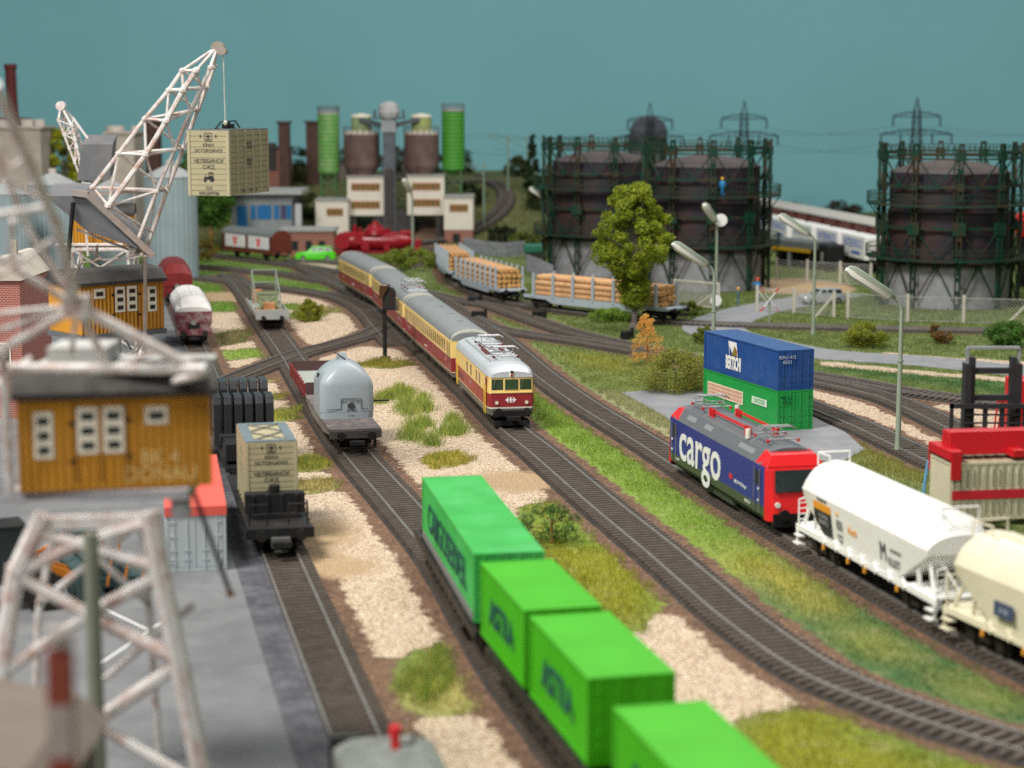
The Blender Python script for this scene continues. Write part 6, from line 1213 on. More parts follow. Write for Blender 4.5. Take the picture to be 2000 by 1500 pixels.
def silo(px, w2, ytop, ybot, m, label, Y=YW + 3, zleg=None, legm=None):
    a, b_ = PD(px, ytop, Y), PD(px, ybot, Y); r = w2 / (F / Y); t = thing('cement_silo', label, 'silo', (a.x, Y, 0), 0, 'green silos of the cement works'); z0, z1 = b_.z, a.z
    MB().lathe([(0, z0 - .9), (r * .6, z0 - .6), (r, z0), (r, z1)], 28).build('shell', m, t, smooth=True)
    MB().lathe([(r * 1.02, z1), (r * .9, z1 + .3), (0, z1 + .5)], 28).build('roof', mat('silo_cap', (.28, .27, .27), .7), t)
    rl = MB()
    for k in range(20): aa = 2 * math.pi * k / 20; rl.cyl(r * .98 * math.cos(aa), r * .98 * math.sin(aa), z1, z1 + 1.0, .045, 5)
    for k in range(20): aa, ab = 2 * math.pi * k / 20, 2 * math.pi * (k + 1) / 20; rl.tube((r * .98 * math.cos(aa), r * .98 * math.sin(aa), z1 + 1.0), (r * .98 * math.cos(ab), r * .98 * math.sin(ab), z1 + 1.0), .05, 5)
    rl.build('railing', mat('railing_dark', (.12, .10, .11), .6), t)
    for sx, sy in ((-1, -1), (1, -1), (1, 1), (-1, 1)): l = MB(); l.cyl(sx * r * .68, sy * r * .68, 0, z0 - .2, .16, 8); l.build('leg', legm or mat('leg_green', (.07, .14, .06), .6), t)
    x_ = MB()
    for z in (z0 * .5, z0 * .75):
        for s in (-1, 1): x_.bar((-r * .68, s * r * .68, z), (r * .68, s * r * .68, z + 1.6), .1, .1); x_.bar((r * .68, s * r * .68, z), (-r * .68, s * r * .68, z + 1.6), .1, .1)
    x_.build('bracing', mat('leg_green', (0, 0, 0)), t)
silo(641, 21, 222, 336, M_sg, 'weathered green silo at the left end of the cement works'); silo(885, 22, 217, 330, M_sg2, 'fresh green silo at the right end of the cement works')
def bin_(px, w2, label, capm, ed):
    Y = YW + 2.6; a, b_, c, d, e = PD(px, 262, Y), PD(px, 332, Y), PD(px, 345, Y), PD(px, 229, Y), PD(px, 221, Y); r = w2 / (F / Y); r2 = 19.5 / (F / Y); t = thing('storage_bin', label, 'storage bin', (a.x, Y, W(px, 347).z + .26), 0, 'brown bins of the cement works'); z = lambda v: v.z - t.location.z
    MB().lathe([(r * .72, 0), (r * .72, z(b_) - .5), (r * .8, z(b_) - .1), (r * .98, z(b_) + .4), (r, z(b_) + .9), (r, z(a))], 28).build('shell', M_bin, t, smooth=True); MB().lathe([(r * 1.01, z(a)), (r * .8, z(a) + .45), (0, z(a) + .6)], 28).build('lid', mat('lid_pale', (.42, .38, .32), .8), t)
    MB().lathe([(r2, z(a) + .3), (r2, z(d))], 20).build('filter', capm, t); MB().lathe([(r2 * 1.08, z(d)), (r2 * .9, z(d) + .35), (0, z(d) + .6)], 20).build('filter_cap', mat('cap_pale', (.6, .57, .46), .7), t)
    rr = MB()
    for k in range(18): aa, ab = 2 * math.pi * k / 18, 2 * math.pi * (k + 1) / 18; rr.tube((r * math.cos(aa), r * math.sin(aa), z(a) + 1.0), (r * math.cos(ab), r * math.sin(ab), z(a) + 1.0), .05, 5); rr.cyl(r * math.cos(aa), r * math.sin(aa), z(a), z(a) + 1.0, .04, 5)
    rr.build('railing', mat('railing_dark', (0, 0, 0)), t)
bin_(706, 35, 'left brown storage bin with green and orange filter on top', bands('filter_l', [(0, (.3, .12, .03)), (.1, (.24, .33, .15))], .6, coord=2), 0); bin_(823, 34, 'right brown storage bin with olive filter on top', mat('filter_olive', (.30, .34, .13), .6), 0)
Y = YW + 1; o = PD(762, 480, Y); t = thing('elevator_tower', 'slim dark elevator tower with grey pulley housing in the middle of the cement works', 'tower', (o.x, Y, 0)); z = lambda py: PD(762, py, Y).z
MB().b(-.85, .85, -.85, .85, 0, z(258)).build('shaft', mat('shaft_slate', (.10, .105, .12), .7, var=.2), t); MB().b(-1.0, 1.0, -1, 1, z(258), z(232)).build('head', mat('head_grey', (.26, .28, .30), .6), t); MB().lathe([(1.25, z(232)), (1.5, z(220)), (1.35, z(206)), (.7, z(199)), (0, z(198))], 16).build('housing', mat('housing_grey', (.38, .38, .38), .6, var=.2), t)
MB().bar((-.9, 0, z(245)), (-4.2, 0, z(233)), .6, .6).bar((.9, 0, z(245)), (4.2, 0, z(233)), .6, .6).build('chute', mat('chute_dark', (.07, .085, .09), .7), t)
MB().b(-2.2, 2.2, -1.2, 1.2, z(232), z(229)).b(-2.1, -1.9, -1, 1, z(229), z(215)).b(1.9, 2.1, -1, 1, z(229), z(215)).build('platform', mat('chute_dark', (0, 0, 0)), t); MB().b(-.5, .5, -1.6, -.86, 0, z(330)).b(-2.4, 2.4, -.6, .6, 0, 5).build('lower_casing', M_dk, t)
# ------------------------------------------------------------ buildings at the left back
def simple(name, label, cat, x0, x1, yt, yb, Y, dep, m, roof=None, group=None, extra=None, rh=.3):
    a, b_ = PD(x0, yt, Y), PD(x1, yb, Y); cx = (a.x + b_.x) / 2; z0 = max(0.0, float(gh(cx, Y)) - .3); t = thing(name, label, cat, (cx, Y + dep / 2, z0), 0, group); hw = (b_.x - a.x) / 2
    MB().b(-hw, hw, -dep / 2, dep / 2, 0, a.z - z0).build('wall', m, t)
    if roof: MB().b(-hw - .25, hw + .25, -dep / 2 - .25, dep / 2 + .25, a.z - z0, a.z - z0 + rh).build('roof', roof, t)
    return t, cx, z0, hw
M_gw = mat('grey_render', (.23, .25, .26), .8, var=.08); M_blu = mat('blue_panel', (.012, .13, .33), .5, var=.1); M_rf = mat('roof_slate', (.13, .14, .15), .7, dust=(.25, .25, .25), dustk=.3)
t, cx, z0, hw = simple('office_building', 'grey flat-roofed building with blue panels under the hanging crate', 'building', 452, 572, 388, 500, 262, 9, M_gw, M_rf, rh=.45)
f = lambda px: PD(px, 0, 262).x - cx
MB().b(-hw - .8, hw + 1.4, -5.4, 4.6, PD(0, 386, 262).z + .44, PD(0, 376, 262).z + .3).build('upper_roof', mat('pale_roof', (.34, .35, .34), .7), t)
d = MB(); d.b(f(455), f(474), -4.56, -4.5, 0, PD(0, 402, 262).z); d.build('door', M_blu, t)
for x0, x1, m in ((482, 492, M_blu), (495, 523, M_blu), (528, 538, M_blu), (541, 552, mat('violet_glass', (.05, .05, .12), .3)), (553, 562, M_blu)): MB().b(f(x0), f(x1), -4.57, -4.5, PD(0, 428, 262).z, PD(0, 401, 262).z).build('window', m, t)
MB().b(f(571), f(583), -5.3, -4.52, 0, PD(0, 398, 262).z).build('pillar', mat('white_pillar', (.42, .42, .44), .7), t); MB().b(f(478), f(568), -4.9, -4.6, 0, 2.6).build('ledge', mat('ledge_grey', (.28, .29, .29), .7), t)
t, cx, z0, hw = simple('brick_shed', 'low brick shed with pale flat roof behind the brown covered van', 'shed', 548, 652, 452, 500, 254, 5, M_bk, mat('pale_roof', (.34, .35, .34), .7), rh=.35)
for x in (-1.6, .2, 1.9): MB().b(x - .4, x + .4, -2.56, -2.5, .8, 2.0).build('window', M_glass, t)
t, cx, z0, hw = simple('brick_factory', 'tall red brick factory behind the hanging crate', 'factory', 506, 560, 292, 400, 286, 8, M_bk, mat('roof_dark', (.06, .05, .05), .8)); MB().b(-1.0, .6, -4.1, -4.02, 5, 9).build('window', M_dk, t)
for x0, x1, yt, yb, Y, l in ((543, 566, 241, 400, 282, 'brown brick tower just right of the hanging crate'), (597, 622, 240, 400, 296, 'dark brown tower left of the weathered green silo'), (448, 470, 262, 330, 292, 'dark stub tower behind the crate lifting beam'), (282, 312, 236, 330, 285, 'dark brick tower behind the jib of the middle crane')): simple('brick_tower', l, 'tower', x0, x1, yt, yb, Y, 2.2, mat('tower_brown', (.075, .040, .032), .8, var=.2), mat('roof_dark', (.06, .05, .05), .8), group='dark brick towers at the back')
t, cx, z0, hw = simple('factory_hall', 'brown pitched factory hall beside the tall chimney', 'factory', -20, 62, 262, 420, 280, 9, mat('hall_brown', (.085, .05, .045), .8, var=.15)); zt = PD(0, 262, 280).z - z0
MB().prism([(-hw - .5, zt), (hw + 1.5, zt), (hw - 2, zt + 2.2), (-hw, zt + 2.4)], -5, 5, 'y').build('roof', mat('hall_roof', (.12, .055, .05), .7), t)
t, cx, z0, hw = simple('limestone_works', 'pale weathered works building with rooftop tanks behind the nearest crane jib', 'building', -30, 84, 252, 420, 255, 8, mat('limestone', (.40, .35, .30), .85, var=.2, vs=.5), mat('limestone', (0, 0, 0)))
for x, r in ((1.0, .9), (2.6, .7), (-2, 1.1)): MB().cyl(x, 0, PD(0, 252, 255).z, PD(0, 240, 255).z + .4, r, 14).build('roof_tank', mat('pale_tank', (.50, .46, .41), .7), t)
t, cx, z0, hw = simple('limestone_works', 'pale works building with round vents behind the middle crane jib', 'building', 205, 265, 262, 420, 258, 7, mat('limestone', (0, 0, 0)), mat('limestone', (0, 0, 0)))
for x, r in ((-1, 1.2), (1.6, .5)): MB().cyl(x, -1, PD(0, 262, 258).z, PD(0, 246, 258).z, r, 14).build('roof_tank', mat('pale_tank', (.50, .46, .41), .7), t)
o = PD(20, 125, 285); t = thing('chimney', 'tall dark red chimney at the left edge against the teal wall', 'chimney', (o.x, 285, 4)); MB().lathe([(1.15, 0), (.78, o.z - 4.8), (.92, o.z - 4.7), (.92, o.z - 4), (.6, o.z - 4)], 20).build('stack', mat('chimney_brick', (.10, .022, .02), .7), t)
M_gal = wave_mat('galvanised_ribs', (.27, .345, .36), 'DIAGONAL', 1.0, .5, .2, .05, .03); 
def grain_silo(px, w2, ytop, Y, label):
    a = PD(px, ytop, Y); r = w2 / (F / Y); t = thing('grain_silo', label, 'silo', (a.x, Y, 0), 0, 'ribbed grain silos at the left'); z = a.z
    n_ = 60; ring = lambda zz, k=1: [((r * k + (.07 if i % 2 else 0)) * math.cos(2 * math.pi * i / n_), (r * k + (.07 if i % 2 else 0)) * math.sin(2 * math.pi * i / n_), zz) for i in range(n_)]
    MB().loft([ring(0), ring(z)]).build('shell', mat('silo_steel', (.27, .345, .36), .45, .1, var=.06, vs=.4), t); MB().loft([[(1.03 * x, 1.03 * y, zz) for x, y, zz in ring(z + .002)], ring(z + r * .42, .22)]).build('roof', mat('silo_roof', (.36, .38, .38), .5), t)
    MB().cyl(0, 0, z + r * .42, z + r * .42 + .6, r * .16, 12).build('cap', mat('pale_tank', (.5, .46, .41), .7), t)
grain_silo(332, 50, 345, 222, 'tall ribbed grain silo under the hanging crate, right of the middle crane'); grain_silo(103, 48, 360, 215, 'ribbed grain silo left of the far crane'); grain_silo(10, 46, 378, 205, 'ribbed grain silo cut by the left edge'); grain_silo(215, 42, 372, 232, 'ribbed grain silo between the far crane and the tallest silo')
# brick house at left with stone gable
YH_ = 122; a = PD(-90, 548, YH_); b_ = PD(38, 548, YH_); t = thing('brick_house', 'red brick house with pale stone gable at the left edge behind the nearest crane', 'house', ((a.x + b_.x) / 2, YH_ + 4, .3)); hw = (b_.x - a.x) / 2
MB().b(-hw, hw, -4, 4, 0, a.z - .3).build('wall', brick_mat('house_brick', (.30, .045, .035), (.24, .035, .03), (.45, .33, .26), 2.2), t)
MB().prism([(hw - 2.4, a.z - .3), (hw + .1, a.z - .3), (hw - 1.0, a.z + 1.1), (hw - 1.4, a.z + 1.15)], -4.2, 4, 'y').build('gable', mat('stone_gable', (.48, .44, .37), .8, var=.1), t); MB().prism([(-hw, a.z - .3), (hw - 2.5, a.z - .3), (hw - 2.5, a.z + .4), (-hw, a.z + .8)], -4, 4, 'y').build('roof', mat('rose_roof', (.32, .10, .10), .7), t)
MB().b(hw - 1.35, hw - 1.0, -.6, -.2, a.z + .9, a.z + 2.0).build('chimney', mat('stone_gable', (0, 0, 0)), t)
for x0, z_ in ((hw - 3.0, 3.4), (hw - 4.4, 3.4), (hw - 1.2, 3.4), (hw - 3.0, 6.4), (hw - 4.4, 6.6)):
    fo = MB().b(x0 - .5, x0 + .5, -4.08, -4.01, z_, z_ + 1.4).build('window', M_cwin, t); MB().b(x0 - .4, x0 - .05, -4.1, -4.06, z_ + .1, z_ + 1.3).b(x0 + .05, x0 + .4, -4.1, -4.06, z_ + .1, z_ + 1.3).build('pane', M_glass, fo)
# cream gabled shed roof below first crane, foreground left
o = PD(60, 1400, 40); t = thing('shed', 'blurred beige shed roof in the lower left corner', 'shed', (o.x - 1.0, 40.5, -.25)); MB().b(-2.2, 1.6, -2, 3, 0, 6.3).build('wall', mat('beige_wall', (.13, .105, .09), .8), t); MB().prism([(-2.5, 6.3), (1.9, 6.3), (1.2, 6.9), (-2.5, 7.7)], -2.3, 3.2, 'y').build('roof', mat('beige_roof', (.17, .14, .115), .8), t)
o = PD(118, 1330, 33); t = thing('striped_post', 'blurred red and white post in the lower left corner', 'post', (o.x, 33, 0)); zt = PD(118, 1270, 33).z
for k in range(6):
    z0_ = zt - (k + 1) * .95; MB().b(-.2, .2, -.2, .2, z0_, z0_ + .95).build('band', mat('post_red', (.20, .045, .03), .6) if k % 2 == 0 else mat('post_white', (.30, .27, .25), .6), t)
MB().b(-.1, .1, -.1, .1, 0, zt - 5.7).build('foot', M_black, t); MB().lathe([(0, zt), (.22, zt + .1), (.22, zt + .35), (0, zt + .5)], 10).build('cap', mat('post_white', (0, 0, 0)), t)
# orange loader on the dock
o = P(-40, 1215, .3); t = thing('wheel_loader', 'orange and black wheel loader seen through the nearest crane legs', 'wheel loader', (o.x, o.y + 2, .3), math.radians(25)); M_o = mat('loader_orange', (.62, .19, .008), .4)
MB().b(-2.4, -.2, -.95, .95, .95, 2.3).build('engine_cover', M_o, t, bevel=.1); MB().b(-.2, 1.2, -.8, .8, 1.1, 3.3).build('cab', M_glass, t); MB().b(-.3, 1.3, -.9, .9, 3.3, 3.45).build('cab_roof', M_black, t); MB().b(1.0, 2.4, -.5, .5, .9, 1.5).build('front_frame', M_o, t)
for x in (-1.5, 1.8):
    for y in (-1, 1): w2 = MB().ycyl(x, .8, y * .75 , y * 1.3, .8, 20).build('wheel', M_wheel, t); MB().ycyl(x, .8, y * 1.29, y * 1.34, .35, 14).build('hub', M_o, w2)
ar = MB()
for y in (-.55, .55): ar.bar((.8, y, 2.2), (3.4, y, 1.0), .25, .3); ar.bar((1.0, y, 1.4), (3.0, y, 2.6), .12, .12)
ar.build('lift_arm', M_o, t); MB().prism([(3.2, .1), (4.4, .1), (3.5, 1.6), (3.1, 1.4)], -1.4, 1.4, 'y').build('bucket', mat('bucket_dark', (.04, .07, .07), .5), t)
for i_, (px, py, hh) in enumerate(((225, 1150, 1.5), (180, 1120, 2.0))):
    o = P(px, py, .3); t = thing('dock_machine', ['dark teal machine frame with orange ribs on the dock under the nearest crane', 'taller dark machine frame with orange ribs behind the nearest crane legs'][i_], 'machine', (o.x, o.y, .3), .4, 'machine frames on the dock'); m = MB(); m.b(-1.6, 1.6, -.9, .9, .3, .7); m.b(-1.4, .2, -.7, .7, .7, hh); m.build('body', mat('teal_black', (.03, .06, .06), .5), t)
    m = MB()
    for k in range(4): m.bar((-1.2 + k * .7, -.95, .4), (-1.0 + k * .7, -.95, hh), .08, .08)
    m.build('ribs', M_o, t)
# pale road lines on dock
for k, pts in enumerate([((190, 1300), (330, 1205)), ((185, 1180), (310, 1240))]):
    a, b_ = P(*pts[0], .305), P(*pts[1], .305); struct(MB().bar(a, b_, .10, .006).build('road_marking', M_white))
# ------------------------------------------------------------ van, car, red tank
def covered_van():
    L_ = 11.5; a = P(425, 500, 0); b_ = P(600, 520, 0); rz = math.atan2(b_.y - a.y, b_.x - a.x); ctr = (a + b_) / 2 + Vector((-.6, .3, 0)); t = thing('covered_van', 'brown covered goods van with two white poster panels', 'goods van', (ctr.x, ctr.y + .4, RT), rz); h = L_ / 2; M_v = mat('van_brown', (.115, .028, .018), .5, var=.12)
    pr = [(-1.45, 1.0), (-1.45, 2.9)] + [(-y, z) for y, z in arc(1.42, 2.9, 3.75, 8)][0:] + [(1.45, 2.9), (1.45, 1.0)]
    MB().prism(pr, -h, h).build('body', M_v, t)
    MB().loft([[(x, y * 1.04, z + .05) for y, z in arc(1.42, 2.92, 3.75, 8)] + [(x, -1.4, 2.9), (x, 1.4, 2.9)] for x in (-h - .1, h - .05)]).build('roof', mat('van_roof', (.16, .18, .18), .6), t)
    for x in (-2.7, 2.7):
        p = MB().b(x - 2.35, x + 2.35, -1.5, -1.455, 1.35, 2.9).build('poster_panel', mat('poster_white', (.75, .74, .76), .5), t, bevel=.03)
        MB().prism([(x - .55, 2.6), (x + .55, 2.6), (x + .45, 2.25), (x - .45, 2.25)], -1.52, -1.50, 'y').prism([(x - .38, 2.15), (x + .38, 2.15), (x + .3, 1.65), (x - .3, 1.65)], -1.52, -1.50, 'y').build('emblem', mat('poster_red', (.75, .06, .05), .5), p)
        txt('AB', .5, (x - 1.4, -1.51, 2.05), mat('poster_grey', (.5, .56, .54), .5), p); txt('CD', .5, (x + 1.4, -1.51, 2.05), mat('poster_grey', (0, 0, 0)), p)
    MB().b(-h, h, -1.4, 1.4, .8, .99).build('sole_bar', mat('rusty_sill', (.2, .06, .03), .7), t)
    for x in (-3.4, 3.4): bogie(t, x, wb=.0, r=.5)
    buffers(t, h, 1.0)
covered_van()
a = P(617, 512, 0); t = thing('estate_car', 'bright green estate car parked beside the brick shed', 'car', (a.x, a.y, .05), math.radians(-178)); M_cg2 = mat('car_green', (.08, .58, .02), .25, var=.03)
def ring_car(x, z0, z1, w0, w1): return [(x, -w0, z0), (x, -w0, z1 * .6 + z0 * .4), (x, -w1, z1), (x, w1, z1), (x, w0, z1 * .6 + z0 * .4), (x, w0, z0)]
def car(t, m, L_=4.5, glass=True):
    k = L_ / 4.5
    MB().loft([ring_car(-2.2 * k, .45, .95, .78, .7), ring_car(-2.1 * k, .3, 1.0, .86, .8), ring_car(-.9 * k, .28, 1.05, .9, .82), ring_car(1.0 * k, .28, 1.0, .9, .82), ring_car(2.1 * k, .3, .9, .86, .76), ring_car(2.25 * k, .45, .75, .75, .65)]).build('body', m, t, smooth=True)
    MB().loft([[(-2.0 * k, -.78, 1.0), (-2.0 * k, .78, 1.0), (1.0 * k, .78, .98), (1.0 * k, -.78, .98)], [(-1.75 * k, -.62, 1.5), (-1.75 * k, .62, 1.5), (.35 * k, .62, 1.52), (.35 * k, -.62, 1.52)]]).build('cabin', m, t, bevel=.05)
    for s in (-1, 1):
        for x0, x1 in ((-1.8, -1.05), (-.95, -.25), (-.15, .45)): MB().add([(x0 * k, s * .775, 1.06), (x1 * k, s * .775, 1.06), (x1 * k - .02, s * .655, 1.44), (x0 * k + .04, s * .655, 1.44), (x0 * k, s * .70, 1.06), (x1 * k, s * .70, 1.06), (x1 * k - .02, s * .6, 1.44), (x0 * k + .04, s * .6, 1.44)], [(0, 1, 2, 3), (0, 4, 5, 1), (1, 5, 6, 2), (2, 6, 7, 3), (3, 7, 4, 0)]).build('window', M_glass, t)
        for x in (-1.35, 1.4): wh = MB().ycyl(x * k, .33, s * .7, s * .92, .33, 18).build('wheel', M_black, t); MB().ycyl(x * k, .33, s * .915, s * .935, .18, 12).build('hub_cap', M_steel, wh)
        MB().b(2.1 * k, 2.24 * k, s * .6 - .14, s * .6 + .14, .6, .76).build('headlight', M_white, t)
    MB().add([(.98 * k, -.66, 1.03), (.98 * k, .66, 1.03), (.46 * k, .56, 1.48), (.46 * k, -.56, 1.48), (.8 * k, -.6, 1.0), (.8 * k, .6, 1.0)], [(0, 1, 2, 3), (0, 4, 5, 1)]).build('windscreen', M_glass, t)
car(t, M_cg2, 5.0); t.scale = (1, 1, 1.3)
a = P(1608, 596, 0); t = thing('estate_car', 'silver car parked behind the white yard gate', 'car', (a.x, a.y + 1, .05), math.radians(200)); car(t, mat('car_silver', (.5, .53, .55), .25, .4), 4.6)
def red_tank():
    L_ = 10.4; a = P(733, 512, 0); t = thing('tank_wagon', 'glossy dark red tank wagon with stepped top dome behind the express train', 'tank wagon', (a.x, a.y + .6, RT), math.radians(-3)); h = L_ / 2; M_r = mat('tank_red', (.27, .007, .015), .3, var=.1)
    MB().loft([[(x, 1.25 * k * math.cos(q), 2.3 + 1.15 * k * math.sin(q)) for q in np.linspace(0, 2 * math.pi, 20, endpoint=False)] for x, k in ((-h + .4, .5), (-h + .6, .85), (-h + 1.4, 1), (h - 2.6, 1), (h - 1.0, .7), (h - .5, .4))]).build('tank', M_r, t, smooth=True)
    MB().lathe([(1.5, 3.1), (1.4, 3.7), (1.0, 4.0), (.95, 4.3), (.45, 4.35), (.4, 4.75), (0, 4.8)], 18).build('dome', M_r, t)
    MB().ycyl(-h + 1.2, 2.3, -1.4, 1.4, 1.0, 18).ycyl(-h + 3.2, 2.5, -1.35, 1.35, .6, 14).cyl(-h + 2.6, 0, 3.2, 4.3, .25, 10).xcyl(0, 3.3, h - 2, h - .6, .35, 12).build('fittings', M_r, t)
    bd = MB()
    for x in np.linspace(-h + 1.4, h - 2.6, 6): bd.tube((x - .06, 0, 2.3), (x + .06, 0, 2.3), 1.21, 20)
    bd.path([(-h + .8, -1.2, 3.2), (h - 1.5, -1.2, 3.2)], .05).b(-1.6, -.6, -1.5, -1.1, 1.2, 2.2).b(1.2, 2.0, -1.45, -1.1, 1.2, 1.9).cyl(1.6, 0, 3.3, 3.9, .3, 10).cyl(-1.9, -.4, 3.3, 4.0, .22, 8).build('pipework', M_r, t)
    MB().b(-h, h, -1.3, 1.3, .75, 1.15).build('frame', mat('frame_red', (.2, .01, .015), .5), t); MB().b(h - .1, h + .6, -1.2, 1.2, .8, 2.5).build('end_box', M_r, t)
    for x in (-h + 2, h - 2): bogie(t, x, wb=.9)
red_tank()
# ------------------------------------------------------------ timber train
M_log = mat('peeled_log', (.56, .33, .165), .7, var=.15, vs=2, dust=(.45, .24, .11), dustk=.4); M_stake = mat('stake_grey', (.36, .42, .47), .5, var=.06)
def ring_end(): pass
def timber_wagon(Ya, L_, label, glabel, n_stakes, k_):
    loc, rz = on_track('timber', Ya, L_); h = L_ / 2; t = thing('timber_wagon', label, 'timber wagon', loc, rz, 'grey stake wagons of the timber train')
    f = MB(); f.b(-h, h, -1.35, 1.35, 1.0, 1.15)
    for y in (-1.38, 1.38): f.prism([(-h, .95), (-h, 1.25), (h, 1.25), (h, .95), (h - 3, .9), (h - 4, .55), (-h + 4, .55), (-h + 3, .9)], y - .05, y + .05, 'y')
    f.build('frame', M_stake, t)
    for k in range(n_stakes):
        x = -h + 1.4 + k * (L_ - 2.8) / (n_stakes - 1)
        for y in (-1.42, 1.42): MB().b(x - .13, x + .13, y - .1, y + .1, 1.05, 3.35).build('stake', M_stake, t)
    for x in (-h + 2, h - 2): bogie(t, x, wb=.9, r=.44)
    buffers(t, h, 1.0); buffers(t, -h, 1.0, -1)
    base = None; rows = [5, 5, 5, 4]; r = .27
    ll_, sp2 = (L_ - 2.6, 0)
    me = bpy.data.meshes.new('log'); b = MB(); b.xcyl(0, 0, -ll_ / 2, ll_ / 2, r * .97, 12, r * .88); ob = b.build('log', M_log); me = ob.data; bpy.data.objects.remove(ob)
    e = MB(); e.xcyl(0, 0, ll_ / 2 + .002, ll_ / 2 + .02, r * .82, 12); eo = e.build('cut_face', mat('cut_wood', (.50, .28, .09), .8, var=.3, vs=6)); eme = eo.data; bpy.data.objects.remove(eo)
    rn = ['bottom', 'second', 'third', 'top']
    for i, n_ in enumerate(rows):
        for q in range(n_):
            y = (q - (n_ - 1) / 2) * .53; z = RT + 1.42 + i * .50; v = Matrix.Rotation(rz, 3, 'Z') @ Vector((random.uniform(-.25, .25), y, 0)); o = bpy.data.objects.new('log', me); C.objects.link(o); o.location = (loc[0] + v.x, loc[1] + v.y, z); o.rotation_euler = (random.uniform(0, 6), 0, rz)
            pos = ['nearest side', 'second from the near side', 'centre', 'second from the far side', 'far side'][q if n_ == 5 else q if q < 2 else q + 1]
            tag(o, f'peeled log in the {rn[i]} layer, {pos}, {glabel}', 'log', 'peeled logs on the timber wagons'); c = bpy.data.objects.new('cut_face', eme); C.objects.link(c); c.parent = o
timber_wagon(P(1330, 625, RT), 18.6, 'right grey stake wagon full of peeled logs, ending behind the tall tree', 'right timber wagon', 7, 0)
timber_wagon(P(1012, 588, RT), 17.0, 'middle grey stake wagon of the timber train', 'middle timber wagon', 9, 1)
timber_wagon(P(898, 552, RT), 15.0, 'farthest grey stake wagon of the timber train', 'farthest timber wagon', 9, 2)
# ------------------------------------------------------------ yard fences, gate, people
M_fc = mat('fence_concrete', (.50, .47, .40), .8, var=.08)
def mesh_panel(parent, a, b_, h_, z0=.15, st_=.32, r=.018, name='wire_mesh'):
    a, b_ = Vector(a), Vector(b_); Ld = (b_ - a).length; d = (b_ - a) / Ld; m = MB(); n_ = int(Ld / st_); hz = h_ - z0
    for k in range(-int(hz / st_), n_ + 1):
        for s in (1, -1):
            x0 = k * st_; x1 = x0 + hz
            c0, c1 = max(0, x0), min(Ld, x1)
            if c1 <= c0: continue
            za, zb = (c0 - x0), (c1 - x0)
            if s < 0: za, zb = hz - za, hz - zb
            p, q_ = a + d * c0, a + d * c1; m.bar((p.x, p.y, z0 + za), (q_.x, q_.y, z0 + zb), r * 2, r)
    for z in (z0, h_): m.bar((a.x, a.y, z), (b_.x, b_.y, z), .05, .05)
    return m.build(name, mat('wire_grey', (.38, .38, .36), .5), parent)
def fence(pts, label, hp=2.3, braces=()):
    w_ = [P(x, y, 0) for x, y in pts]; t = thing('wire_fence', label, 'fence', tuple(w_[0])); o = w_[0]
    for k, p in enumerate(w_): b = MB(); v = p - o; b.b(v.x - .13, v.x + .13, v.y - .13, v.y + .13, 0, hp); (b.bar((v.x, v.y, hp * .85), (v.x + braces[k], v.y - .2, 0), .16, .16) if k < len(braces) and braces[k] else 0); b.build('post', M_fc, t)
    for a, b_ in zip(w_[:-1], w_[1:]): mesh_panel(t, a - o, b_ - o, hp - .25)
    return t
fence([(1655, 622), (1772, 629), (1881, 632), (2010, 636)], 'chain-link fence with pale posts in front of the right gasholder', 2.6, (0, 0, 0, -2.2))
fence([(1478, 607), (1550, 612), (1628, 620)], 'low wire fence with pale posts right of the open gate', 2.5, (1.6, 0, -1.8))
fence([(1516, 548), (1576, 552), (1640, 556), (1700, 560)], 'farther wire fence in front of the white trailers', 2.6, (0, 0, 1, 0))
a, b_ = P(1317, 598, 0), P(1403, 606, 0); t = thing('yard_gate', 'pale framed mesh gate standing open beside the log wagon end', 'gate', tuple(a)); d = b_ - a; m = MB()
for z in (.25, 2.6): m.bar((0, 0, z), (d.x, d.y, z), .18, .14)
for k in (0, 1): m.bar((d.x * k, d.y * k, 0), (d.x * k, d.y * k, 2.7), .22, .2)
m.bar((d.x * .5, d.y * .5, .25), (d.x, d.y, 2.0), .14, .14); m.build('gate_frame', M_fc, t); mesh_panel(t, (0, 0, 0), (d.x, d.y, 0), 2.6, .25, .24, .03)
M_skin = mat('skin', (.55, .30, .2), .6)
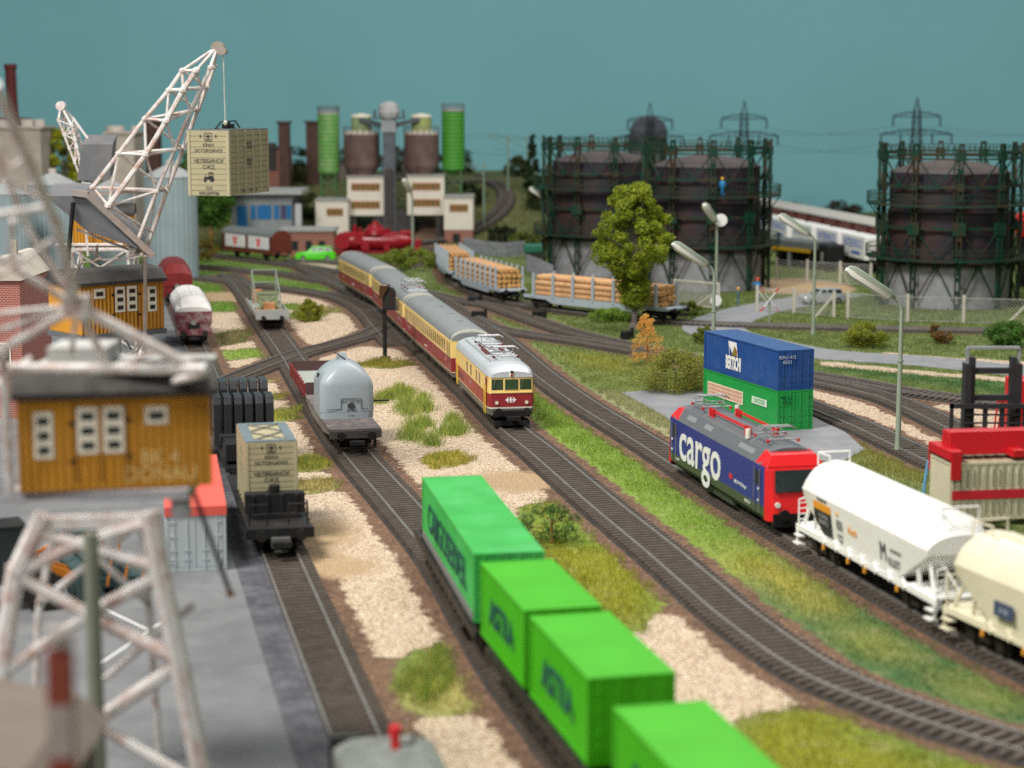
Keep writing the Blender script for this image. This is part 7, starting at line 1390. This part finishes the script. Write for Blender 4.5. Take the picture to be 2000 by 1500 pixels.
def person(x, y, z, label, top, leg, hat=None, rz=0, hgt=1.9, reach=False):
    t = thing('person', label, 'person', (x, y, z), rz, 'workers around the gasholders'); k = hgt / 1.8
    pts = dict(pel=(0, 0, .95), ch=(0, 0, 1.35), nk=(0, 0, 1.52), hd=(0, -.02, 1.68), lk=(-.1, -.03, .5), lf=(-.12, 0, .06), lt=(-.12, -.16, .03), rk=(.1, .03, .5), rf=(.13, .03, .06), rt=(.13, -.13, .03), ls=(-.2, 0, 1.42), le=(-.28, .0, 1.15), lh=(-.27, -.1, .9), rs=(.2, 0, 1.42), re=(.28, 0, 1.15), rh=(.27, -.1, .9))
    if reach: pts.update(le=(-.42, -.05, 1.35), lh=(-.68, -.1, 1.45), re=(-.05, -.25, 1.3), rh=(-.4, -.3, 1.4))
    ed = [('pel', 'ch'), ('ch', 'nk'), ('nk', 'hd'), ('pel', 'lk'), ('lk', 'lf'), ('lf', 'lt'), ('pel', 'rk'), ('rk', 'rf'), ('rf', 'rt'), ('ch', 'ls'), ('ls', 'le'), ('le', 'lh'), ('ch', 'rs'), ('rs', 're'), ('re', 'rh')]
    rad = dict(pel=.16, ch=.17, nk=.06, hd=.11, lk=.085, lf=.06, lt=.05, rk=.085, rf=.06, rt=.05, ls=.08, le=.055, lh=.045, rs=.08, re=.055, rh=.045)
    names = list(pts); me = bpy.data.meshes.new('body'); me.from_pydata([tuple(c * k for c in pts[n_]) for n_ in names], [(names.index(a), names.index(b_)) for a, b_ in ed], []); o = bpy.data.objects.new('body', me); C.objects.link(o); o.parent = t
    md = o.modifiers.new('skin', 'SKIN')
    for i, n_ in enumerate(names): me.skin_vertices[0].data[i].radius = (rad[n_] * k, rad[n_] * k * .85)
    me.skin_vertices[0].data[0].use_root = True
    o.modifiers.new('sub', 'SUBSURF').levels = 1; o.modifiers['sub'].render_levels = 2; me.materials.append(bands('suit_%d' % (hash(label) % 9999), [(0, (.03, .03, .03)), (.1, leg), (.95 * k, top), (1.55 * k, (.55, .30, .2))], .7))
    if hat: MB().lathe([(.15 * k, 1.72 * k), (.14 * k, 1.8 * k), (.09 * k, 1.87 * k), (0, 1.89 * k)], 12, 0, -.02).build('helmet', mat('helmet_yellow', (.75, .42, .01), .35) if hat == 1 else mat('cap_orange', (.5, .07, .02), .5), t)
BL = (.01, .22, .50)
gp = PD(1411, 384, 204.2); person(gp.x, 204.5, 10.14, 'worker in blue overalls and yellow helmet on the middle gasholder gallery', BL, BL, 1, math.pi, 2.0)
gp = P(1441, 600, 0); person(gp.x, gp.y, .0, 'worker in dull blue overalls and yellow helmet standing by the yard gate', (.06, .13, .17), (.06, .13, .17), 1, 1.4, 1.9)
gp = P(1479, 590, 0); person(gp.x, gp.y, .0, 'worker in bright blue reaching out behind the gate post', BL, BL, 2, .6, 2.4, True)
# trailers and long warehouse behind the gasholders
a, b_ = Vector((PD(1480, 0, 285).x, 285, 0)), Vector((PD(1760, 0, 226).x, 226, 0)); d = (b_ - a); Lw = d.length; rz = math.atan2(d.y, d.x); t = thing('warehouse', 'long brick warehouse with pale grey roof between the gasholders', 'warehouse', tuple((a + b_) / 2), rz)
MB().b(-Lw / 2, Lw / 2, 0, 3.6, 0, 5.3).build('wall', brick_mat('warehouse_brick', (.22, .045, .035), (.16, .035, .03), (.2, .12, .1), 1.2), t); MB().prism([(-.45, 5.3), (-.45, 5.5), (1.8, 6.0), (4.0, 5.5), (4.0, 5.3)], -Lw / 2 - 1, Lw / 2 + 1).build('roof', mat('warehouse_roof', (.40, .39, .36), .7), t)
pl = MB()
for k in range(10): x = -Lw / 2 + Lw * (k + .5) / 10; pl.b(x - .3, x + .3, -.35, 0, 0, 5.25)
pl.build('pilasters', mat('pilaster_dark', (.10, .025, .02), .8), t)
M_tb = mat('trailer_blue_print', (.06, .14, .5), .5)
def trailer(u, label, big=False):
    c = a.lerp(b_, u) + Vector((-d.y, d.x, 0)).normalized() * -1.9; t = thing('swap_trailer', label, 'trailer', (c.x, c.y, 0), rz, 'white trailers in front of the long warehouse'); zb = 1.7
    MB().b(-4.3, 4.3, -1.25, 1.25, zb, 4.4).build('box_body', M_white, t, bevel=.08); txt('INTERFRIGO', 1.45, (0, -1.27, 3.4), M_tb, t, sx=.85); MB().b(-.6, 2.6, -1.275, -1.26, 2.2, 2.55).build('blue_stripe', M_tb, t); MB().b(-3.2, 3.2, -1.0, 1.0, .9, zb - .01).build('chassis', M_black, t)
    for x in (-2.2, 2.2):
        for y in (-1, 1): MB().ycyl(x, .5, y * .7, y * 1.15, .5, 14).build('wheel', M_black, t)
for k, (u, l) in enumerate([(.05, 'white trailer at the left end of the row, against the middle gasholder'), (.235, 'second white trailer from the left in front of the warehouse'), (.385, 'third white trailer from the left in front of the warehouse'), (.565, 'fourth white trailer from the left in front of the warehouse'), (.74, 'fifth white trailer from the left in front of the warehouse'), (.91, 'white trailer at the right end, next to the right gasholder')]): trailer(u, l)
o = PD(1560, 482, 238); t = thing('loading_canopy', 'dark canopy with yellow edge in front of the white trailers', 'canopy', (o.x, 239, 0), rz * .75); z = PD(1560, 470, 238).z
MB().b(-5.2, 5.2, -2, 2, z - .8, z).build('roof', mat('canopy_dark', (.11, .12, .12), .7), t); MB().b(-5.2, 5.2, -2.06, -2.005, z - 1.2, z - .75).build('yellow_edge', mat('canopy_yellow', (.42, .25, .01), .5), t); MB().b(-5, 5, .5, 1.8, 0, z - .82).build('back_wall', mat('canopy_black', (.02, .022, .02), .8), t)
for x in (-4.8, -1.5, .6, 4.6): MB().b(x - .18, x + .18, -1.8, -1.5, 0, z - .8).build('post', mat('canopy_post', (.25, .26, .3), .6) if x == .6 else M_black, t)
o = PD(1625, 500, 232); t = thing('truck', 'black truck cab with pale door under the trailer row', 'truck', (o.x, 233, 0), rz); MB().b(-2.2, 2.2, -1.1, 1.1, .6, 3.2).build('cab', M_black, t, bevel=.25); MB().b(-.3, .5, -1.13, -1.1, .9, 2.2).build('door', mat('pale_door', (.35, .36, .34), .5), t)
for x in (-1.4, 1.4): MB().ycyl(x, .5, -1.15, -.8, .5, 14).build('wheel', M_wheel, t)
o = PD(1992, 448, 210); t = thing('red_machine', 'bright red rounded machine at the right edge behind the right gasholder', 'machine', (o.x + 1.5, 212, 2.4)); MB().lathe([(0, 2.6), (1.3, 3.2), (1.7, 4.3), (1.4, 5.5), (0, 6.0)], 16).build('body', M_red, t, smooth=True); MB().cyl(0, 0, -2.4, 2.9, .9, 12).build('stand', M_black, t)
t = thing('storage_crate', 'dark green box behind the timber train', 'container', tuple(P(1043, 505, 0))); MB().b(-1.3, 1.3, -1, 1, .8, 1.9).build('box', mat('box_green', (.01, .12, .07), .4), t, bevel=.2); MB().b(-1.1, 1.1, -.9, .9, 0, .8).build('base', M_black, t)
# picket fences, catenary masts
def picket(pts, Yz, label, hgt=1.9):
    t = thing('picket_fence', label, 'fence', (0, 0, 0)); w_ = [Vector((PD(x, 0, Y).x, Y, 0)) for x, Y in pts]; t.location = w_[0]; m = MB()
    for a, b_ in zip(w_[:-1], w_[1:]):
        L_ = (b_ - a).length; n_ = int(L_ / .5)
        for k in range(n_): p = a.lerp(b_, k / n_) - w_[0]; g = float(gh(p.x + w_[0].x, p.y + w_[0].y)); m.b(p.x - .14, p.x + .14, p.y - .04, p.y + .04, g, g + hgt)
        for z in (.5, 1.4): p, q_ = a - w_[0], b_ - w_[0]; m.bar((p.x, p.y, float(gh(a.x, a.y)) + z), (q_.x, q_.y, float(gh(b_.x, b_.y)) + z), .1, .08)
    m.build('pickets', mat('picket_grey', (.20, .21, .23), .7, var=.25), t)
picket([(905, 262), (945, 255), (985, 252), (1028, 256)], 0, 'grey picket fence right of the cement works'); picket([(1030, 232), (1062, 222), (1082, 216)], 0, 'pale picket fence left of the left gasholder base', 2.0)
def mast(px, Y, zt, label, arm=1):
    x = PD(px, 0, Y).x; g = float(gh(x, Y)); t = thing('catenary_mast', label, 'overhead line mast', (x, Y, g), 0, 'overhead line masts on the slope'); MB().cyl(0, 0, 0, zt, .16, 8, .12).build('post', mat('mast_green', (.18, .26, .20), .6), t); MB().tube((0, 0, zt - .6), (-3.0 * arm, 0, zt - .1), .06).tube((0, 0, zt - 1.8), (-3.0 * arm, 0, zt - .2), .06).build('bracket', mat('mast_green', (0, 0, 0)), t)
mast(992, 292, 8.6, 'tallest overhead line mast on the brown slope'); mast(944, 276, 9.2, 'overhead line mast right of the fresh green silo'); mast(1030, 300, 6.6, 'overhead line mast beside the dark conifer')
# ------------------------------------------------------------ container handler and its load
M_mast = mat('mast_black', (.028, .028, .03), .5); zt = PD(1935, 682, 92).z
a = PD(1880, 850, 92); b_ = PD(1990, 850, 92); cx = (a.x + b_.x) / 2; t = thing('container_forklift', 'red container forklift with tall black mast at the right edge', 'forklift', (cx, 92, .06)); hw = (b_.x - a.x) / 2
m = MB()
for s in (-1, 1): m.b(s * hw - .28 * (s > 0) - .0, s * hw + .28 * (s < 0), -.25, .55, .3, zt - .75); m.b(s * (hw - .38) - .12, s * (hw - .38) + .12, -.1, .4, .3, zt - .45)
for z in (1.2, 3.2, zt - 2.55, zt - 1.25): m.b(-hw + .3, hw - .3, 0, .25, z, z + .28)
m.build('mast', M_mast, t)
m = MB(); m.bar((-hw + .1, .1, zt), (hw - .1, .1, zt), .3, .12)
for s in (-1, 1): m.bar((s * (hw - .12), .1, zt), (s * (hw - .12), .1, zt - .75), .14, .2)
m.build('mast_top', mat('mast_top_grey', (.26, .27, .28), .5), t)
zc = PD(1935, 788, 92).z; m = MB(); m.b(-hw - .75, hw + .9, -.6, -.35, zc - .22, zc); m.b(-hw - .75, -hw - .6, -.6, -.4, zc - 1.7, zc)
for x in (-.4, .4): m.b(x - .1, x + .1, -.5, -.3, zc - 1.9, zc)
for x in (hw + .3, hw + .85): m.b(x - .25, x + .05, -.5, -.3, zc - 1.8, zc)
for z in (.5, .9, 1.3): m.b(-hw, hw, -.45, -.35, zc - z - .08, zc - z)
m.build('carriage', M_mast, t)
MB().b(1.3, 5.4, 1.0, 6.5, .9, 2.6).build('body', M_red, t, bevel=.1); cbx = PD(1972, 0, 96).x - cx + .75; zz = PD(0, 742, 96).z
MB().b(cbx, cbx + 2.2, 3.4, 5.2, 2.61, zz).build('cab', M_red, t, bevel=.08); MB().path([(cbx - .9, 3.2, 2.6), (cbx - .6, 3.2, zz - 1), (cbx, 3.2, zz - 1)], .05).path([(cbx - 1.1, 3.2, 2.6), (cbx - .8, 3.2, zz - 1), (cbx - .6, 3.2, zz - 1)], .05).build('handrail', M_red, t)
for x in (.8, 5.2):
    for y in (1.6, 5.6): MB().tube((x - .35, y, .8), (x + .35, y, .8), .8, 20).build('wheel', M_wheel, t)
YK = 84.5; a = PD(1857, 905, YK); rzk = math.radians(5); Hc = 2.6; k0 = Vector((a.x, a.y, 0)); ux = Vector((math.cos(rzk), math.sin(rzk), 0)); uy = Vector((-math.sin(rzk), math.cos(rzk), 0)); Wk = 2.44; k1 = PD(1815, 885, YK + 2.4)
rzk = math.radians(9); ux = Vector((math.cos(rzk), math.sin(rzk), 0)); uy = Vector((-math.sin(rzk), math.cos(rzk), 0)) ; sk = Vector((k1.x - a.x, 0, 0))
uy2 = uy; cen = k0 + ux * 6.1 + uy * 1.22; zb = a.z - Hc
M_kb = mat('handler_beige', (.55, .52, .37), .5, var=.05)
kt = container('shipping_container', (cen.x, cen.y, zb), rzk, 12.19, Wk, Hc, M_kb, 'beige ribbed container with red stripe held by the red lifting frame', None, ribs=30, roof_m=mat('beige_dirty_roof', (.42, .34, .23), .7))
MB().b(-6.0, 6.05, -1.262, -1.225, .95, 1.35).build('red_stripe', mat('stripe_red', (.50, .012, .03), .4), kt)
sl = MB()
for k in range(40): x = -5.9 + k * .3; sl.b(x - .02, x + .02, -1.268, -1.23, 1.5, 2.3); sl.b(x - .02, x + .02, -1.268, -1.23, .25, .85)
sl.build('wall_texture', mat('slot_dark', (.2, .18, .12), .7), kt)
t = thing('lifting_spreader', 'red telescopic lifting frame gripping the beige container', 'spreader', (cen.x, cen.y, zb + Hc + .02), rzk)
M_r2 = mat('spreader_red', (.48, .006, .012), .4, var=.05); m = MB(); m.loft([[(-5.9, -.55, .2), (-5.9, .55, .2), (-5.9, .4, 1.25), (-5.9, -.4, 1.25)], [(6, -.55, .2), (6, .55, .2), (6, .4, 1.25), (6, -.4, 1.25)]]); m.build('main_beam', M_r2, t, bevel=.05)
for x in (-5.9, 5.9): MB().b(x - .3, x + .3, -1.3, 1.3, .1, .55).build('end_beam', M_r2, t, bevel=.04); MB().b(x - .22, x + .22, -1.42, -1.27, -.75, .5).build('corner_guide', M_r2, t); MB().b(x - .22, x + .22, 1.27, 1.42, -.75, .5).build('corner_guide', M_r2, t)
MB().b(-3.2, -2.6, -1.25, -.45, .15, .5).b(.5, 1.1, -1.25, -.45, .15, .5).build('side_arm', M_r2, t, bevel=.04)
o = PD(1802, 925, 90); t = thing('low_trailer', 'low dark red trailer end peeking out left of the beige container', 'trailer', (o.x + .9, 91, .05), .15); MB().b(-1.7, 2.5, -1.1, 1.1, .9, 1.4).build('deck', mat('trailer_red', (.3, .03, .05), .5), t, bevel=.05); MB().b(-1.2, 2.2, -.8, .8, .05, .9).build('chassis', M_black, t)
o = PD(1812, 905, 88); t = thing('hydraulic_hose', 'small light blue hose at the corner of the beige container', 'hose', (o.x, 88, 0)); MB().path([(0, 0, 0), (-.15, 0, 2.5), (0, 0, o.z), (.3, 0, o.z + .5)], .07).build('hose', mat('hose_blue', (.12, .35, .55), .4), t)
# point motors and lever boxes beside the switches
for k, (px, py) in enumerate([(925, 592), (934, 622), (1053, 622), (1225, 662), (748, 604)]):
    o = P(px, py, 0); t = thing('point_lever', ['black switch box beside the timber track', 'black switch box at the left end of the yard junction', 'small black switch box in the pale grass', 'black switch box left of the tall tree', 'black switch box beside the rear express coach'][k], 'switch box', (o.x, o.y, 0), .3 * k, 'black switch boxes'); MB().b(-.6, .6, -.35, .35, 0, .7).build('box', M_black, t, bevel=.08); MB().cyl(.7, 0, 0, .9, .16, 10).build('lantern', M_black, t)
